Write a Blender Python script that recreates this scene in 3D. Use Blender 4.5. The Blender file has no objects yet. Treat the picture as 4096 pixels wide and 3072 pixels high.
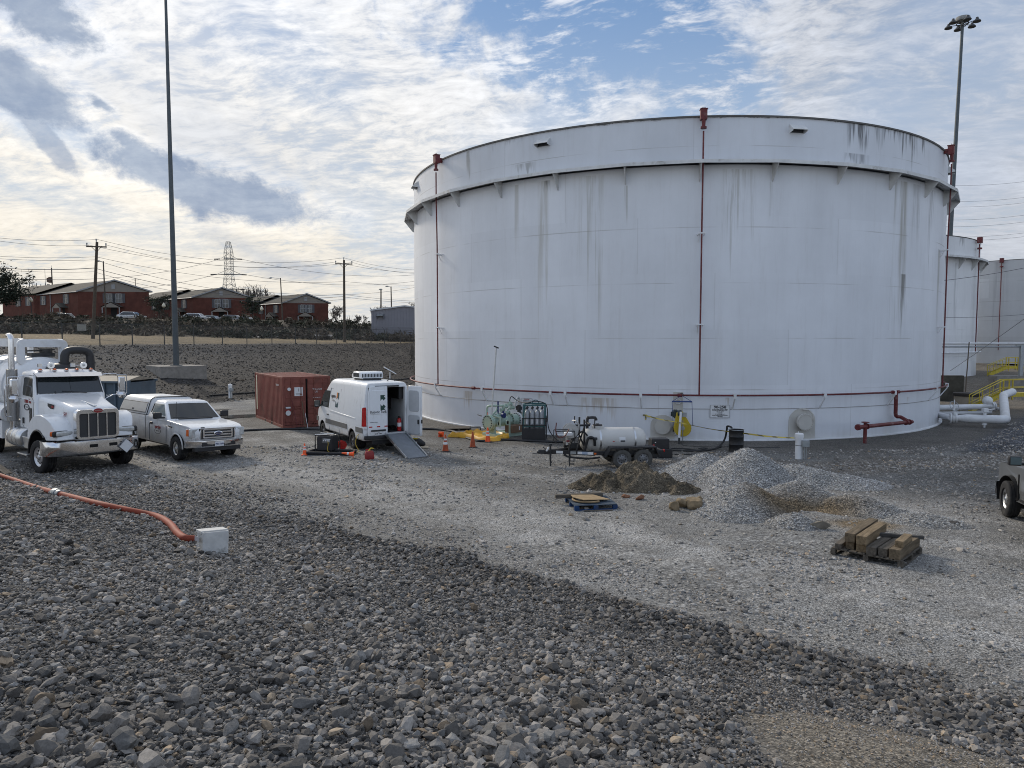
import bpy, bmesh, math, random
import numpy as np
from mathutils import Matrix, Vector, noise as mnoise
from math import sin, cos, pi, radians as R, sqrt, atan2, hypot, tan
scene = bpy.context.scene
COL = scene.collection

# ------------------------------------------------------------------ camera
FPX, PITCH, EYE = 2840.0, R(3.5), 4.4          # focal length in photo pixels, tilt down, eye height over the yard
cam_d = bpy.data.cameras.new('camera')
cam_d.sensor_width = 36.0
cam_d.lens = 36.0*FPX/4096
cam_d.clip_start, cam_d.clip_end = 0.1, 5000
cam = bpy.data.objects.new('camera', cam_d)
COL.objects.link(cam)
cam.location = (0, 0, EYE)
cam.rotation_euler = (R(90)-PITCH, 0, 0)
scene.camera = cam
scene.view_settings.view_transform = 'Standard'
scene.view_settings.look = 'None'
scene.view_settings.exposure = 0.22
scene.view_settings.gamma = 1.0
scene.cycles.max_bounces = 5
scene.cycles.diffuse_bounces = 2
scene.cycles.use_adaptive_sampling = True
scene.cycles.adaptive_threshold = .02
scene.cycles.transparent_max_bounces = 16
scene.cycles.use_denoising = True
scene.cycles.denoising_prefilter = 'NONE'
scene.cycles.filter_width = 1.0

SUN_AZ, SUN_EL = R(-42), R(30)                 # azimuth from the view direction (left is minus)
sun_d = bpy.data.lights.new('sun', 'SUN')
sun_d.energy, sun_d.angle, sun_d.color = 2.3, R(8), (1.0, 0.90, 0.76)
sun = bpy.data.objects.new('sun', sun_d)
COL.objects.link(sun)
sdir = Vector((sin(SUN_AZ)*cos(SUN_EL), cos(SUN_AZ)*cos(SUN_EL), sin(SUN_EL)))
sun.rotation_euler = sdir.to_track_quat('Z', 'Y').to_euler()

def ray(px, py):
    u = 1536-py
    return Vector((px-2048, FPX*cos(PITCH)+u*sin(PITCH), -FPX*sin(PITCH)+u*cos(PITCH)))
def PY(px, py, Y):                             # point at depth Y seen at photo pixel
    d = ray(px, py); return Vector((0, 0, EYE))+d*(Y/d.y)
def PZ(px, py, z):
    d = ray(px, py); return Vector((0, 0, EYE))+d*((z-EYE)/d.z)

# ------------------------------------------------------------------ node helper
class NT:
    def __init__(s, tree): s.t = tree; s.n = tree.nodes; s.l = tree.links
    def new(s, typ, **kw):
        n = s.n.new(typ)
        for k, v in kw.items(): setattr(n, k, v)
        return n
    def put(s, sock, v):
        if v is None: return
        if hasattr(v, 'links') or isinstance(v, bpy.types.NodeSocket): s.l.new(v, sock)
        else:
            if sock.type == 'RGBA' and hasattr(v, '__len__') and len(v) == 3: v = (*v, 1)
            if sock.type == 'VECTOR' and not hasattr(v, '__len__'): v = (v, v, v)
            sock.default_value = v
    def m(s, op, a, b=None, c=None, clamp=False):
        n = s.new('ShaderNodeMath', operation=op, use_clamp=clamp)
        for i, v in enumerate((a, b, c)): s.put(n.inputs[i], v)
        return n.outputs[0]
    def vm(s, op, a, b=None, scale=None):
        n = s.new('ShaderNodeVectorMath', operation=op)
        s.put(n.inputs[0], a); s.put(n.inputs[1], b)
        if scale is not None: s.put(n.inputs[3], scale)
        return n.outputs['Value'] if op in ('LENGTH', 'DOT_PRODUCT') else n.outputs[0]
    def mix(s, f, a, b, blend='MIX'):
        n = s.new('ShaderNodeMix', data_type='RGBA', blend_type=blend)
        s.put(n.inputs[0], f); s.put(n.inputs[6], a); s.put(n.inputs[7], b)
        return n.outputs[2]
    def sstep(s, x, a, b, o0=0.0, o1=1.0, kind='SMOOTHSTEP'):
        n = s.new('ShaderNodeMapRange', interpolation_type=kind)
        for i, v in enumerate((x, a, b, o0, o1)): s.put(n.inputs[i], v)
        return n.outputs[0]
    def noise(s, vec, scale, detail=4, rough=.55, dist=0.0, out=0):
        n = s.new('ShaderNodeTexNoise')
        s.put(n.inputs['Vector'], vec)
        n.inputs['Scale'].default_value = scale; n.inputs['Detail'].default_value = detail
        n.inputs['Roughness'].default_value = rough; n.inputs['Distortion'].default_value = dist
        return n.outputs[out]
    def vor(s, vec, scale, feature='F1', rnd=1.0):
        n = s.new('ShaderNodeTexVoronoi', feature=feature)
        s.put(n.inputs['Vector'], vec); n.inputs['Scale'].default_value = scale
        n.inputs['Randomness'].default_value = rnd
        return n
    def xyz(s, v):
        n = s.new('ShaderNodeSeparateXYZ'); s.put(n.inputs[0], v); return n.outputs
    def vec(s, x, y, z):
        n = s.new('ShaderNodeCombineXYZ')
        for i, v in enumerate((x, y, z)): s.put(n.inputs[i], v)
        return n.outputs[0]
    def bump(s, h, strength, dist):
        n = s.new('ShaderNodeBump'); s.put(n.inputs['Height'], h)
        n.inputs['Strength'].default_value = strength; n.inputs['Distance'].default_value = dist
        return n.outputs[0]

# ------------------------------------------------------------------ sky
def build_world():
    w = bpy.data.worlds.new('World'); scene.world = w; w.use_nodes = True
    nt = NT(w.node_tree); nt.n.clear()
    out = nt.new('ShaderNodeOutputWorld'); bg = nt.new('ShaderNodeBackground')
    sky = nt.new('ShaderNodeTexSky', sky_type='NISHITA', sun_disc=False)
    sky.sun_elevation = SUN_EL; sky.sun_rotation = SUN_AZ
    sky.air_density, sky.dust_density, sky.ozone_density = 1.0, 0.6, 1.5
    bg.inputs['Strength'].default_value = 0.088
    d = nt.vm('NORMALIZE', nt.new('ShaderNodeTexCoord').outputs['Generated'])
    x, y, z = nt.xyz(d)
    az = nt.m('ARCTAN2', x, y); el = nt.m('ARCSINE', z); ae = nt.vec(az, el, 0)
    zz = nt.m('ADD', nt.m('MAXIMUM', z, 0.0), 0.15)
    p = nt.vec(nt.m('DIVIDE', x, zz), nt.m('DIVIDE', y, zz), 0.0)      # a flat cloud deck
    warp = nt.noise(p, 1.5, 3, .6, out=1)
    pw = nt.vm('ADD', p, nt.vm('SCALE', nt.vm('SUBTRACT', warp, (.5, .5, .5)), scale=.30))
    big = nt.noise(pw, .9, 4, .55)
    rot = nt.new('ShaderNodeVectorRotate', rotation_type='Z_AXIS'); nt.put(rot.inputs['Vector'], pw); rot.inputs['Angle'].default_value = R(14)
    band = nt.noise(nt.vm('MULTIPLY', rot.outputs[0], (1.0, 1.5, 1)), 3.0, 7, .68)
    rip = nt.noise(nt.vm('MULTIPLY', rot.outputs[0], (1.0, 1.7, 1)), 12.0, 4, .66)
    edge = nt.noise(nt.vm('MULTIPLY', ae, (1, 1.35, 1)), 9.0, 8, .66, .15)
    e0 = nt.m('SUBTRACT', edge, .5)
    def blob(px, py, sx, sy, ang=0, fray=2.4, hard=(1.15, .75)):
        """soft ellipse on the sky dome round a direction, edge frayed by noise"""
        q = ray(px, py).normalized(); k = 1/FPX
        mp = nt.new('ShaderNodeMapping', vector_type='TEXTURE'); nt.put(mp.inputs['Vector'], ae)
        mp.inputs['Location'].default_value = (atan2(q.x, q.y), math.asin(q.z), 0); mp.inputs['Rotation'].default_value = (0, 0, R(ang)); mp.inputs['Scale'].default_value = (sx*k, sy*k, 1)
        r = nt.m('MULTIPLY_ADD', e0, fray, nt.vm('LENGTH', mp.outputs[0]))
        return nt.sstep(r, hard[0], hard[1]) if hard else r
    def union(*b):
        r = b[0]
        for q in b[1:]: r = nt.m('MAXIMUM', r, q)
        return r
    W_ = (1.6, .1)
    gap = union(blob(2430, 120, 680, 270, -10, 3.2, (1.3, .55)), blob(2760, 190, 300, 360, 25, 3.2, (1.3, .5)),
                nt.m('MULTIPLY', blob(2330, 430, 380, 110, 14, 3.4, W_), .65),
                nt.m('MULTIPLY', blob(1150, 210, 430, 150, -36, 4.0, W_), .42),
                nt.m('MULTIPLY', blob(1500, 860, 300, 200, -20, 4.0, W_), .45),
                nt.m('MULTIPLY', blob(150, 470, 300, 80, -15, 4.0, W_), .55),
                nt.m('MULTIPLY', blob(300, 830, 460, 60, -13, 3.4, W_), .45),
                nt.m('MULTIPLY', blob(3700, 330, 420, 240, 35, 2.6, W_), .45))
    wisp = nt.sstep(nt.m('ADD', nt.m('MULTIPLY', rip, .45), nt.m('MULTIPLY', band, .6)), .50, .66)
    gapm = nt.m('MULTIPLY', gap, nt.m('SUBTRACT', 1.0, nt.m('MULTIPLY', wisp, .85)))
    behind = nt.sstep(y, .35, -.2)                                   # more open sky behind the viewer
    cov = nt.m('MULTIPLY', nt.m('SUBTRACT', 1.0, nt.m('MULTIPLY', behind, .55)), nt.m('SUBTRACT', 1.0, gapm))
    # brightness of the cloud deck: glow round the veiled sun, mackerel texture
    sd = nt.vm('DOT_PRODUCT', d, tuple(sdir))
    glow = nt.m('POWER', nt.m('MAXIMUM', sd, 0.0), 3.0)
    tex = nt.m('ADD', nt.m('MULTIPLY', rip, .38), nt.m('ADD', nt.m('MULTIPLY', band, .42), nt.m('MULTIPLY', big, .30)))
    lum = nt.m('MULTIPLY_ADD', glow, .27, nt.sstep(tex, .43, .64, .60, .93, 'LINEAR'))
    lum = nt.m('ADD', nt.m('MULTIPLY', lum, nt.sstep(el, .0, .30, .45, 1.0)), nt.sstep(el, .0, .30, .44, 0))
    warm = nt.m('MULTIPLY', nt.sstep(el, .50, .06), nt.sstep(az, .10, -.32))
    ccol = nt.mix(warm, (.95, .97, 1.01), (1.05, .985, .87))
    ccol = nt.mix(nt.sstep(az, -.05, .45), ccol, (.88, .93, 1.03))
    lum = nt.m('MULTIPLY_ADD', nt.sstep(az, .05, .55), -.12, lum)
    cov = nt.m('MULTIPLY', cov, nt.sstep(tex, .44, .56, .50, 1.0))               # blue shows between the ripples
    cloud = nt.vm('SCALE', ccol, scale=nt.m('MULTIPLY', lum, 10.0))
    blue = nt.mix(nt.sstep(el, .5, .05), nt.mix(.55, sky.outputs[0], (1.9, 3.7, 7.0)), (5.6, 6.6, 7.8))
    c = nt.mix(cov, blue, cloud)
    shade = union(nt.m('MULTIPLY', blob(820, 560, 560, 170, -25, 2.6, W_), .42), nt.m('MULTIPLY', blob(3500, 520, 480, 150, 12, 2.6, W_), .34),
                  nt.m('MULTIPLY', blob(3950, 120, 440, 160, 0, 2.6, W_), .40), nt.m('MULTIPLY', blob(3900, 640, 260, 160, 30, 2.6, W_), .40))
    c = nt.mix(shade, c, (4.9, 5.8, 7.4))
    # grey undersides of the lower cumulus
    def dist(*a): return blob(*a, hard=None)
    ds = [dist(60, 330, 240, 88, -24, 2.2), dist(130, 20, 190, 80, -25, 3.6), dist(640, 700, 250, 78, -26, 3.0), dist(990, 800, 320, 84, -13, 2.8), dist(560, 610, 130, 50, -36, 3.6), dist(425, 430, 70, 24, -25, 4.2)]
    dm = ds[0]
    for q in ds[1:]: dm = nt.m('MINIMUM', dm, q)
    rim = nt.m('MULTIPLY', nt.sstep(dm, 1.75, 1.05), .10)
    c = nt.vm('SCALE', c, scale=nt.m('ADD', rim, 1.0))
    dark = union(nt.sstep(dm, 1.22, .60), nt.m('MULTIPLY', blob(200, 570, 120, 34, -52, 2.8), .7),
                 nt.m('MULTIPLY', blob(1020, 1010, 170, 42, -24, 3.0, W_), .55), nt.m('MULTIPLY', blob(1130, 1075, 190, 34, -4, 3.0, W_), .5))
    dcol = nt.mix(nt.sstep(nt.m('ADD', nt.m('MULTIPLY', edge, .6), nt.m('MULTIPLY', band, .4)), .36, .66), (2.9, 3.7, 5.2), (5.0, 5.8, 7.0))
    c = nt.mix(nt.m('MULTIPLY', dark, .92), c, dcol)
    c = nt.mix(nt.sstep(el, .07, -.03), c, (7.2, 7.6, 8.0))
    c = nt.vm('SCALE', c, scale=nt.m('MULTIPLY_ADD', behind, .36, .93))       # unseen sky behind the viewer brightened to light the tank front
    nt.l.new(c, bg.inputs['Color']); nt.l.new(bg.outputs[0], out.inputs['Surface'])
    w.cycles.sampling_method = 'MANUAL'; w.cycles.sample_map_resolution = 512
build_world()

# ------------------------------------------------------------------ materials
MATS = {}
def mat(name, color, rough=.6, metal=0.0, var=.12, scale=6.0, bump=0.0, spec=.5, dirt=None, dirt_amt=.0, emit=None, coat=0.0, alpha=None, stretch=None):
    if name in MATS: return MATS[name]
    m = bpy.data.materials.new(name); m.use_nodes = True
    nt = NT(m.node_tree); b = nt.n['Principled BSDF']
    co = nt.new('ShaderNodeTexCoord').outputs['Object']
    c = color
    if stretch: co = nt.vm('MULTIPLY', co, stretch)
    if var:
        f = nt.noise(co, scale, 5, .6)
        k = nt.sstep(f, .3, .7, 1-var, 1+var, 'LINEAR')
        c = nt.vm('SCALE', tuple(color), scale=k)
    if dirt_amt:
        f2 = nt.sstep(nt.noise(co, scale*.45, 8, .68, .4), .52, .68)
        c = nt.mix(nt.m('MULTIPLY', f2, dirt_amt), c, dirt)
    nt.put(b.inputs['Base Color'], c)
    b.inputs['Roughness'].default_value = rough; b.inputs['Metallic'].default_value = metal
    b.inputs['Specular IOR Level'].default_value = spec
    if coat: b.inputs['Coat Weight'].default_value = coat; b.inputs['Coat Roughness'].default_value = .08
    if bump: nt.l.new(nt.bump(nt.noise(co, scale*4, 4, .6), .5, bump), b.inputs['Normal'])
    if emit:
        nt.put(b.inputs['Emission Color'], emit); b.inputs['Emission Strength'].default_value = 1
    if alpha is not None: b.inputs['Alpha'].default_value = alpha
    MATS[name] = m
    return m
def dusty(name, color, rough, hi, amt):
    m = mat(name, color, rough, 0, .03, 3, coat=.4); nt = NT(m.node_tree); b = nt.n['Principled BSDF']; co = nt.new('ShaderNodeTexCoord').outputs['Object']
    src = b.inputs['Base Color'].links[0].from_socket; z = nt.xyz(co)[2]; n = nt.noise(co, 3.0, 7, .7); n2 = nt.noise(nt.vm('MULTIPLY', co, (2.5, 2.5, .6)), 2.2, 5, .7)
    k = nt.m('MULTIPLY', nt.sstep(nt.m('MULTIPLY_ADD', n, -1.1, nt.m('ADD', z, .55)), hi, .35), amt); k = nt.m('MAXIMUM', k, nt.m('MULTIPLY', nt.sstep(n2, .54, .72), .28))
    nt.put(b.inputs['Base Color'], nt.mix(k, src, (.27, .245, .21))); return m
WHITE = dusty('white vehicle paint', (.72, .73, .74), .28, 1.25, .8)
VANWHITE = dusty('white van paint', (.74, .76, .78), .3, 1.0, .6)
PIPEWHITE = mat('white pipe paint', (.68, .69, .70), .5, 0, .08, 2, 0, .4, (.3, .26, .2), .3)
RED = mat('dark red pipe paint', (.115, .017, .019), .55, 0, .3, 8, 0, .4, (.30, .22, .20), .35)
BLACK = mat('black plastic', (.018, .018, .02), .5, 0, .2)
RUBBER = mat('tyre rubber', (.022, .022, .023), .85, 0, .25, 9, .004, .3, (.10, .095, .085), .5)
DARKMETAL = mat('dark steel', (.05, .052, .055), .5, .5, .2)
CHROME = mat('polished steel', (.66, .66, .67), .16, 1.0, .06, 4)
ALU = mat('brushed aluminium', (.60, .61, .62), .35, 1.0, .08, 7)
GALV = mat('galvanised steel', (.34, .36, .37), .5, .7, .15, 5)
GLASS = mat('dark vehicle glass', (.016, .02, .022), .06, 0, 0, spec=.8)
PALEGLASS = mat('side window glass', (.10, .14, .15), .06, 0, 0, spec=.8)
LAMP = mat('headlamp lens', (.50, .51, .50), .12, .2, .2, 14)
AMBER = mat('amber lens', (.62, .12, .02), .25, 0, .1)
REDLENS = mat('red lens', (.42, .012, .012), .2, 0, .2)
TEXTDARK = mat('dark lettering', (.03, .03, .035), .6, 0, 0)
TEXTRED = mat('dark red lettering', (.25, .012, .015), .6, 0, 0)
TEXTWHITE = mat('white lettering', (.7, .7, .7), .6, 0, 0)
SIGNWHITE = mat('white sign', (.66, .67, .68), .5, 0, .05)
WOOD = mat('weathered timber', (.135, .105, .070), .85, 0, .5, 16, .003, .2, (.05, .042, .035), .5, stretch=(.12, 1, 1))
OLDWOOD = mat('grey timber', (.105, .092, .076), .9, 0, .5, 16, .003, .2, (.045, .04, .035), .5, stretch=(.12, 1, 1))
PLY = mat('plywood', (.31, .225, .13), .8, 0, .2, 5, 0, .2)
CONCRETE = mat('concrete', (.24, .225, .205), .9, 0, .2, 3, .006, .2, (.10, .09, .08), .4)
ORANGE = mat('orange cone plastic', (.85, .10, .012), .5, 0, .1)
ORANGEOLD = mat('dirty orange cone plastic', (.34, .065, .02), .6, 0, .3, 6, 0, .4, (.1, .05, .03), .5)
YELLOW = mat('yellow paint', (.52, .40, .03), .5, 0, .12)

# ------------------------------------------------------------------ mesh builder
class B:
    """collects shapes, then links them as one mesh object"""
    def __init__(s, m=None):
        s.v = []; s.f = []; s.mi = []; s.mats = []; s.cur = 0; s.X = Matrix.Identity(4)
        if m: s.use(m)
    def use(s, m):
        if m not in s.mats: s.mats.append(m)
        s.cur = s.mats.index(m); return s
    def at(s, loc=(0, 0, 0), rz=0, rx=0, ry=0):
        s.X = Matrix.Translation(loc) @ Matrix.Rotation(rz, 4, 'Z') @ Matrix.Rotation(ry, 4, 'Y') @ Matrix.Rotation(rx, 4, 'X'); return s
    def add(s, vs, fs):
        o = len(s.v)
        s.v += [tuple(s.X @ Vector(p)) for p in vs]
        s.f += [tuple(i+o for i in q) for q in fs]; s.mi += [s.cur]*len(fs); return s
    def box(s, c, d, rz=0, rx=0, ry=0):
        q = Matrix.Rotation(rz, 3, 'Z') @ Matrix.Rotation(ry, 3, 'Y') @ Matrix.Rotation(rx, 3, 'X')
        c = Vector(c); hx, hy, hz = d[0]/2, d[1]/2, d[2]/2
        vs = [c+q @ Vector((i*hx, j*hy, k*hz)) for i in (-1, 1) for j in (-1, 1) for k in (-1, 1)]
        return s.add(vs, [(0, 1, 3, 2), (4, 6, 7, 5), (0, 4, 5, 1), (2, 3, 7, 6), (0, 2, 6, 4), (1, 5, 7, 3)])
    def bb(s, lo, hi):
        return s.box([(a+b)/2 for a, b in zip(lo, hi)], [b-a for a, b in zip(lo, hi)])
    def cyl(s, a, b, r, r2=None, n=12, caps=True):
        a, b = Vector(a), Vector(b); r2 = r if r2 is None else r2
        q = (b-a).to_track_quat('Z', 'Y').to_matrix()
        vs = []
        for p, rr in ((a, r), (b, r2)):
            vs += [p+q @ Vector((rr*cos(2*pi*i/n), rr*sin(2*pi*i/n), 0)) for i in range(n)]
        fs = [(i, (i+1) % n, n+(i+1) % n, n+i) for i in range(n)]
        if caps: fs += [tuple(range(n-1, -1, -1)), tuple(range(n, 2*n))]
        return s.add(vs, fs)
    def tube(s, pts, r, n=8, closed=False, caps=True):
        pts = [Vector(p) for p in pts]; N = len(pts); rs = r if hasattr(r, '__len__') else [r]*N
        vs = []; up = None
        for i, p in enumerate(pts):
            if closed: t = (pts[(i+1) % N]-pts[i-1])
            else: t = pts[min(i+1, N-1)]-pts[max(i-1, 0)]
            t.normalize()
            if up is None:
                up = Vector((0, 0, 1)) if abs(t.z) < .9 else Vector((1, 0, 0))
            up = (up-t*up.dot(t)).normalized(); sd_ = t.cross(up)
            vs += [p+(sd_*cos(2*pi*k/n)+up*sin(2*pi*k/n))*rs[i] for k in range(n)]
        fs = []
        for i in range(N if closed else N-1):
            j = (i+1) % N
            fs += [(i*n+k, i*n+(k+1) % n, j*n+(k+1) % n, j*n+k) for k in range(n)]
        if caps and not closed: fs += [tuple(range(n-1, -1, -1)), tuple(range((N-1)*n, N*n))]
        return s.add(vs, fs)
    def lathe(s, prof, n=24, a=(0, 0, 0), axis=(0, 0, 1), a0=0, a1=2*pi, caps=True):
        q = Vector(axis).to_track_quat('Z', 'Y').to_matrix(); a = Vector(a); full = abs(a1-a0-2*pi) < 1e-6
        cnt = n if full else n+1; vs = []
        for (r, z) in prof:
            vs += [a+q @ Vector((r*cos(a0+(a1-a0)*i/n), r*sin(a0+(a1-a0)*i/n), z)) for i in range(cnt)]
        fs = []
        for k in range(len(prof)-1):
            for i in range(n):
                j = (i+1) % cnt
                fs.append((k*cnt+i, k*cnt+j, (k+1)*cnt+j, (k+1)*cnt+i))
        if full and caps:
            if prof[0][0] > 1e-4: fs.append(tuple(range(n-1, -1, -1)))
            if prof[-1][0] > 1e-4: fs.append(tuple(range((len(prof)-1)*n, len(prof)*n)))
        return s.add(vs, fs)
    def prism(s, poly, y0, y1, w=None):
        """polygon in x,z swept along y; w(side,x,z) may override y"""
        n = len(poly); w = w or (lambda k, x, z: y1 if k else y0)
        vs = [(x, w(0, x, z), z) for x, z in poly]+[(x, w(1, x, z), z) for x, z in poly]
        fs = [(i, (i+1) % n, n+(i+1) % n, n+i) for i in range(n)]+[tuple(range(n-1, -1, -1)), tuple(range(n, 2*n))]
        return s.add(vs, fs)
    def loft(s, rings, cap=True):
        n = len(rings[0]); vs = [p for r in rings for p in r]; fs = []
        for k in range(len(rings)-1):
            fs += [(k*n+i, k*n+(i+1) % n, (k+1)*n+(i+1) % n, (k+1)*n+i) for i in range(n)]
        if cap: fs += [tuple(range(n-1, -1, -1)), tuple(range((len(rings)-1)*n, len(rings)*n))]
        return s.add(vs, fs)
    def ball(s, c, r, n=12, sc=(1, 1, 1)):
        c = Vector(c); m_ = max(4, n//2); vs = [c+Vector((0, 0, -r*sc[2]))]
        for k in range(1, m_):
            t = -pi/2+pi*k/m_
            vs += [c+Vector((r*sc[0]*cos(t)*cos(2*pi*i/n), r*sc[1]*cos(t)*sin(2*pi*i/n), r*sc[2]*sin(t))) for i in range(n)]
        vs.append(c+Vector((0, 0, r*sc[2])))
        fs = [(0, 1+(i+1) % n, 1+i) for i in range(n)]
        for k in range(m_-2):
            o = 1+k*n
            fs += [(o+i, o+(i+1) % n, o+n+(i+1) % n, o+n+i) for i in range(n)]
        o = 1+(m_-2)*n; t = len(vs)-1
        fs += [(o+i, o+(i+1) % n, t) for i in range(n)]
        return s.add(vs, fs)
    def torus(s, c, R_, r, axis=(0, 0, 1), n=24, k=8):
        q = Vector(axis).to_track_quat('Z', 'Y').to_matrix(); c = Vector(c)
        return s.tube([c+q @ Vector((R_*cos(2*pi*i/n), R_*sin(2*pi*i/n), 0)) for i in range(n)], r, k, True)
    def quad(s, *p): return s.add(p, [tuple(range(len(p)))])
    def mesh(s, name):
        me = bpy.data.meshes.new(name); me.from_pydata(s.v, [], s.f)
        for m in s.mats: me.materials.append(m)
        if len(s.mats) > 1: me.polygons.foreach_set('material_index', s.mi)
        me.update(); return me
    def obj(s, name, parent=None, smooth=32, bevel=0, seg=2, fix=True):
        me = s.mesh(name)
        if fix:
            bm = bmesh.new(); bm.from_mesh(me); bmesh.ops.recalc_face_normals(bm, faces=bm.faces); bm.to_mesh(me); bm.free()
        if smooth:
            me.polygons.foreach_set('use_smooth', [True]*len(me.polygons)); me.set_sharp_from_angle(angle=R(smooth))
        o = bpy.data.objects.new(name, me); COL.objects.link(o)
        if parent: o.parent = parent
        if bevel:
            md = o.modifiers.new('bevel', 'BEVEL'); md.width = bevel; md.segments = seg; md.limit_method = 'ANGLE'; md.angle_limit = R(30)
            md.harden_normals = False
        return o

def tag(o, label=None, cat=None, group=None, kind=None):
    if label: o['label'] = label
    if cat: o['category'] = cat
    if group: o['group'] = group
    if kind: o['kind'] = kind
    return o
def thing(name, label, cat, loc=(0, 0, 0), rz=0, group=None, rx=0, ry=0):
    o = bpy.data.objects.new(name, None); COL.objects.link(o)
    o.location = loc; o.rotation_euler = (rx, ry, rz); o.empty_display_size = .2
    return tag(o, label, cat, group)
def children(o): return list(o.children)
def dup(o, loc=None, rz=None, label=None, parent=None, sc=None):
    c = o.copy(); COL.objects.link(c)
    if parent is not None: c.parent = parent
    if loc is not None: c.location = loc
    if rz is not None: c.rotation_euler = (c.rotation_euler.x, c.rotation_euler.y, rz)
    if sc is not None: c.scale = (sc, sc, sc) if not hasattr(sc, '__len__') else sc
    if label: c['label'] = label
    for ch in children(o): dup(ch, parent=c)
    return c
def boolcut(o, cutters, op='DIFFERENCE'):
    """cut closed meshes (list of B) out of an object for good"""
    for b in cutters:
        c = b.obj('cutter', smooth=0); c.parent = o.parent
        md = o.modifiers.new('cut', 'BOOLEAN'); md.object = c; md.operation = op; md.solver = 'EXACT'
        dg = bpy.context.evaluated_depsgraph_get(); dg.update()
        me = bpy.data.meshes.new_from_object(o.evaluated_get(dg))
        old = o.data; o.modifiers.clear(); o.data = me; bpy.data.meshes.remove(old); me.name = o.name
        d = c.data; bpy.data.objects.remove(c); bpy.data.meshes.remove(d)
    me.polygons.foreach_set('use_smooth', [True]*len(me.polygons)); me.set_sharp_from_angle(angle=R(32))
    return o
def text(s, size, m, M, parent, name='lettering', align='CENTER', depth=.002, sx=1.0, shear=0, space=1.0, bold=0.0):
    """flat lettering: M places it with its x axis along the line and z out of the face"""
    c = bpy.data.curves.new(name, 'FONT'); c.body = s; c.size = size; c.align_x = align; c.align_y = 'CENTER'
    c.extrude = depth; c.resolution_u = 2; c.shear = shear; c.space_line = space; c.offset = bold
    t = bpy.data.objects.new('tmp', c); COL.objects.link(t)
    dg = bpy.context.evaluated_depsgraph_get(); dg.update()
    me = bpy.data.meshes.new_from_object(t.evaluated_get(dg)); bpy.data.objects.remove(t); bpy.data.curves.remove(c)
    me.transform(M @ Matrix.Diagonal((sx, 1, 1, 1))); me.materials.clear(); me.materials.append(m); me.name = name
    o = bpy.data.objects.new(name, me); COL.objects.link(o); o.parent = parent
    return o
def face(origin, right, up):
    r = Vector(right).normalized(); u = Vector(up); u = (u-r*u.dot(r)).normalized(); n = r.cross(u)
    M = Matrix((r, u, n)).transposed().to_4x4(); M.translation = Vector(origin); return M
def smooth_path(pts, k=6):
    """Catmull-Rom through the points"""
    pts = [Vector(p) for p in pts]; P_ = [2*pts[0]-pts[1]]+pts+[2*pts[-1]-pts[-2]]; out = []
    for i in range(1, len(P_)-2):
        a, b, c, d = P_[i-1:i+3]
        for j in range(k):
            t = j/k
            out.append(.5*((2*b)+(c-a)*t+(2*a-5*b+4*c-d)*t*t+(3*b-a-3*c+d)*t**3))
    return out+[pts[-1]]
def rrect(w, h, r, n=4, cx=0, cy=0):
    """rounded rectangle points"""
    out = []
    for (sx, sy, a) in ((1, 1, 0), (-1, 1, 90), (-1, -1, 180), (1, -1, 270)):
        for k in range(n+1):
            t = R(a+90*k/n); out.append((cx+sx*(w/2-r)+r*cos(t), cy+sy*(h/2-r)+r*sin(t)))
    return out
random.seed(7); rng = np.random.default_rng(7)
# ------------------------------------------------------------------ terrain
TANK = Vector((9.73, 47.0, 0)); TR = 16.0
def sst(x, a, b):
    t = np.clip((x-a)/(b-a), 0, 1); return t*t*(3-2*t)
def ramp(x, k=.25):                             # softened max(0,x)
    return .5*(x+np.sqrt(x*x+k*k))
_ph = rng.uniform(0, 6.28, 24); _an = rng.uniform(0, 6.28, 24)
def wob(x, y, f, o=0, n=6):
    """cheap smooth noise, about -1..1"""
    r = 0
    for i in range(n):
        a = _an[(i+o) % 24]; q = f*(1+.55*i)
        r = r+np.sin((x*np.cos(a)+y*np.sin(a))*q+_ph[(i*3+o) % 24]+1.3*np.sin((y*np.cos(a)-x*np.sin(a))*q*.6+o))/(1+.45*i)
    return r/2.6
def s_near(x, y): return .618*x+.786*y+.020*ramp(-np.asarray(x, float)-4, .5)**2
def d_far(x, y): return (x+20.5)*-.879+(y-52)*.478
def hgt(x, y):
    x = np.asarray(x, float); y = np.asarray(y, float)
    s = s_near(x, y)+.18*wob(x, y, .5, 3)
    hn = np.minimum(.272*ramp(10.3-s, .5), 3.15)
    hn = hn+.09*np.exp(-((s-9.55)/.55)**2)*sst(x, -9, -3)
    yard = .035*wob(x, y, .35, 1)+.012*wob(x, y, 1.7, 7)
    h = hn+yard*sst(np.hypot(x-TANK.x, y-TANK.y), TR-1, TR+2.5)
    patch = np.exp(-(((x-3.05)/1.1)**2+((y-5.3)/.8)**2)*1.2); h = h+.10*patch
    # dike left of the tank, then the field and the bank under the houses
    d = d_far(x, y); left = sst(y, 20, 34)
    hf = 4.1*np.clip(d/21.9, 0, 1)+.12*np.exp(-((d-21.9)/2.5)**2)*-1
    hf = hf+.03*np.clip(d-21.9, 0, 40)
    amp = 1.5+1.5*sst(-x, 12, 45)
    hf = hf+amp*sst(y-(x+45)*.2, 106, 134)*sst(d, 18, 30)
    back = sst(y, 88, 150)*sst(x, -8, 6)*2.5
    h = h+np.maximum(hf*left, back)
    # coarse ramp and rubble slopes right of the tank
    dr = np.minimum((y-27.3), ((x-18.0)*.732-(y-28.2)*.681)*1.0)
    h = h+np.minimum(.24*ramp(dr, .4)*sst(dr, -.6, .6), 1.6)
    h = h+sst(x, 21, 25)*sst(y, 49, 60)*1.0+sst(x, 25, 40)*sst(y, 82, 98)*.9
    return h
def H(x, y): return float(hgt(x, y))
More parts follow.
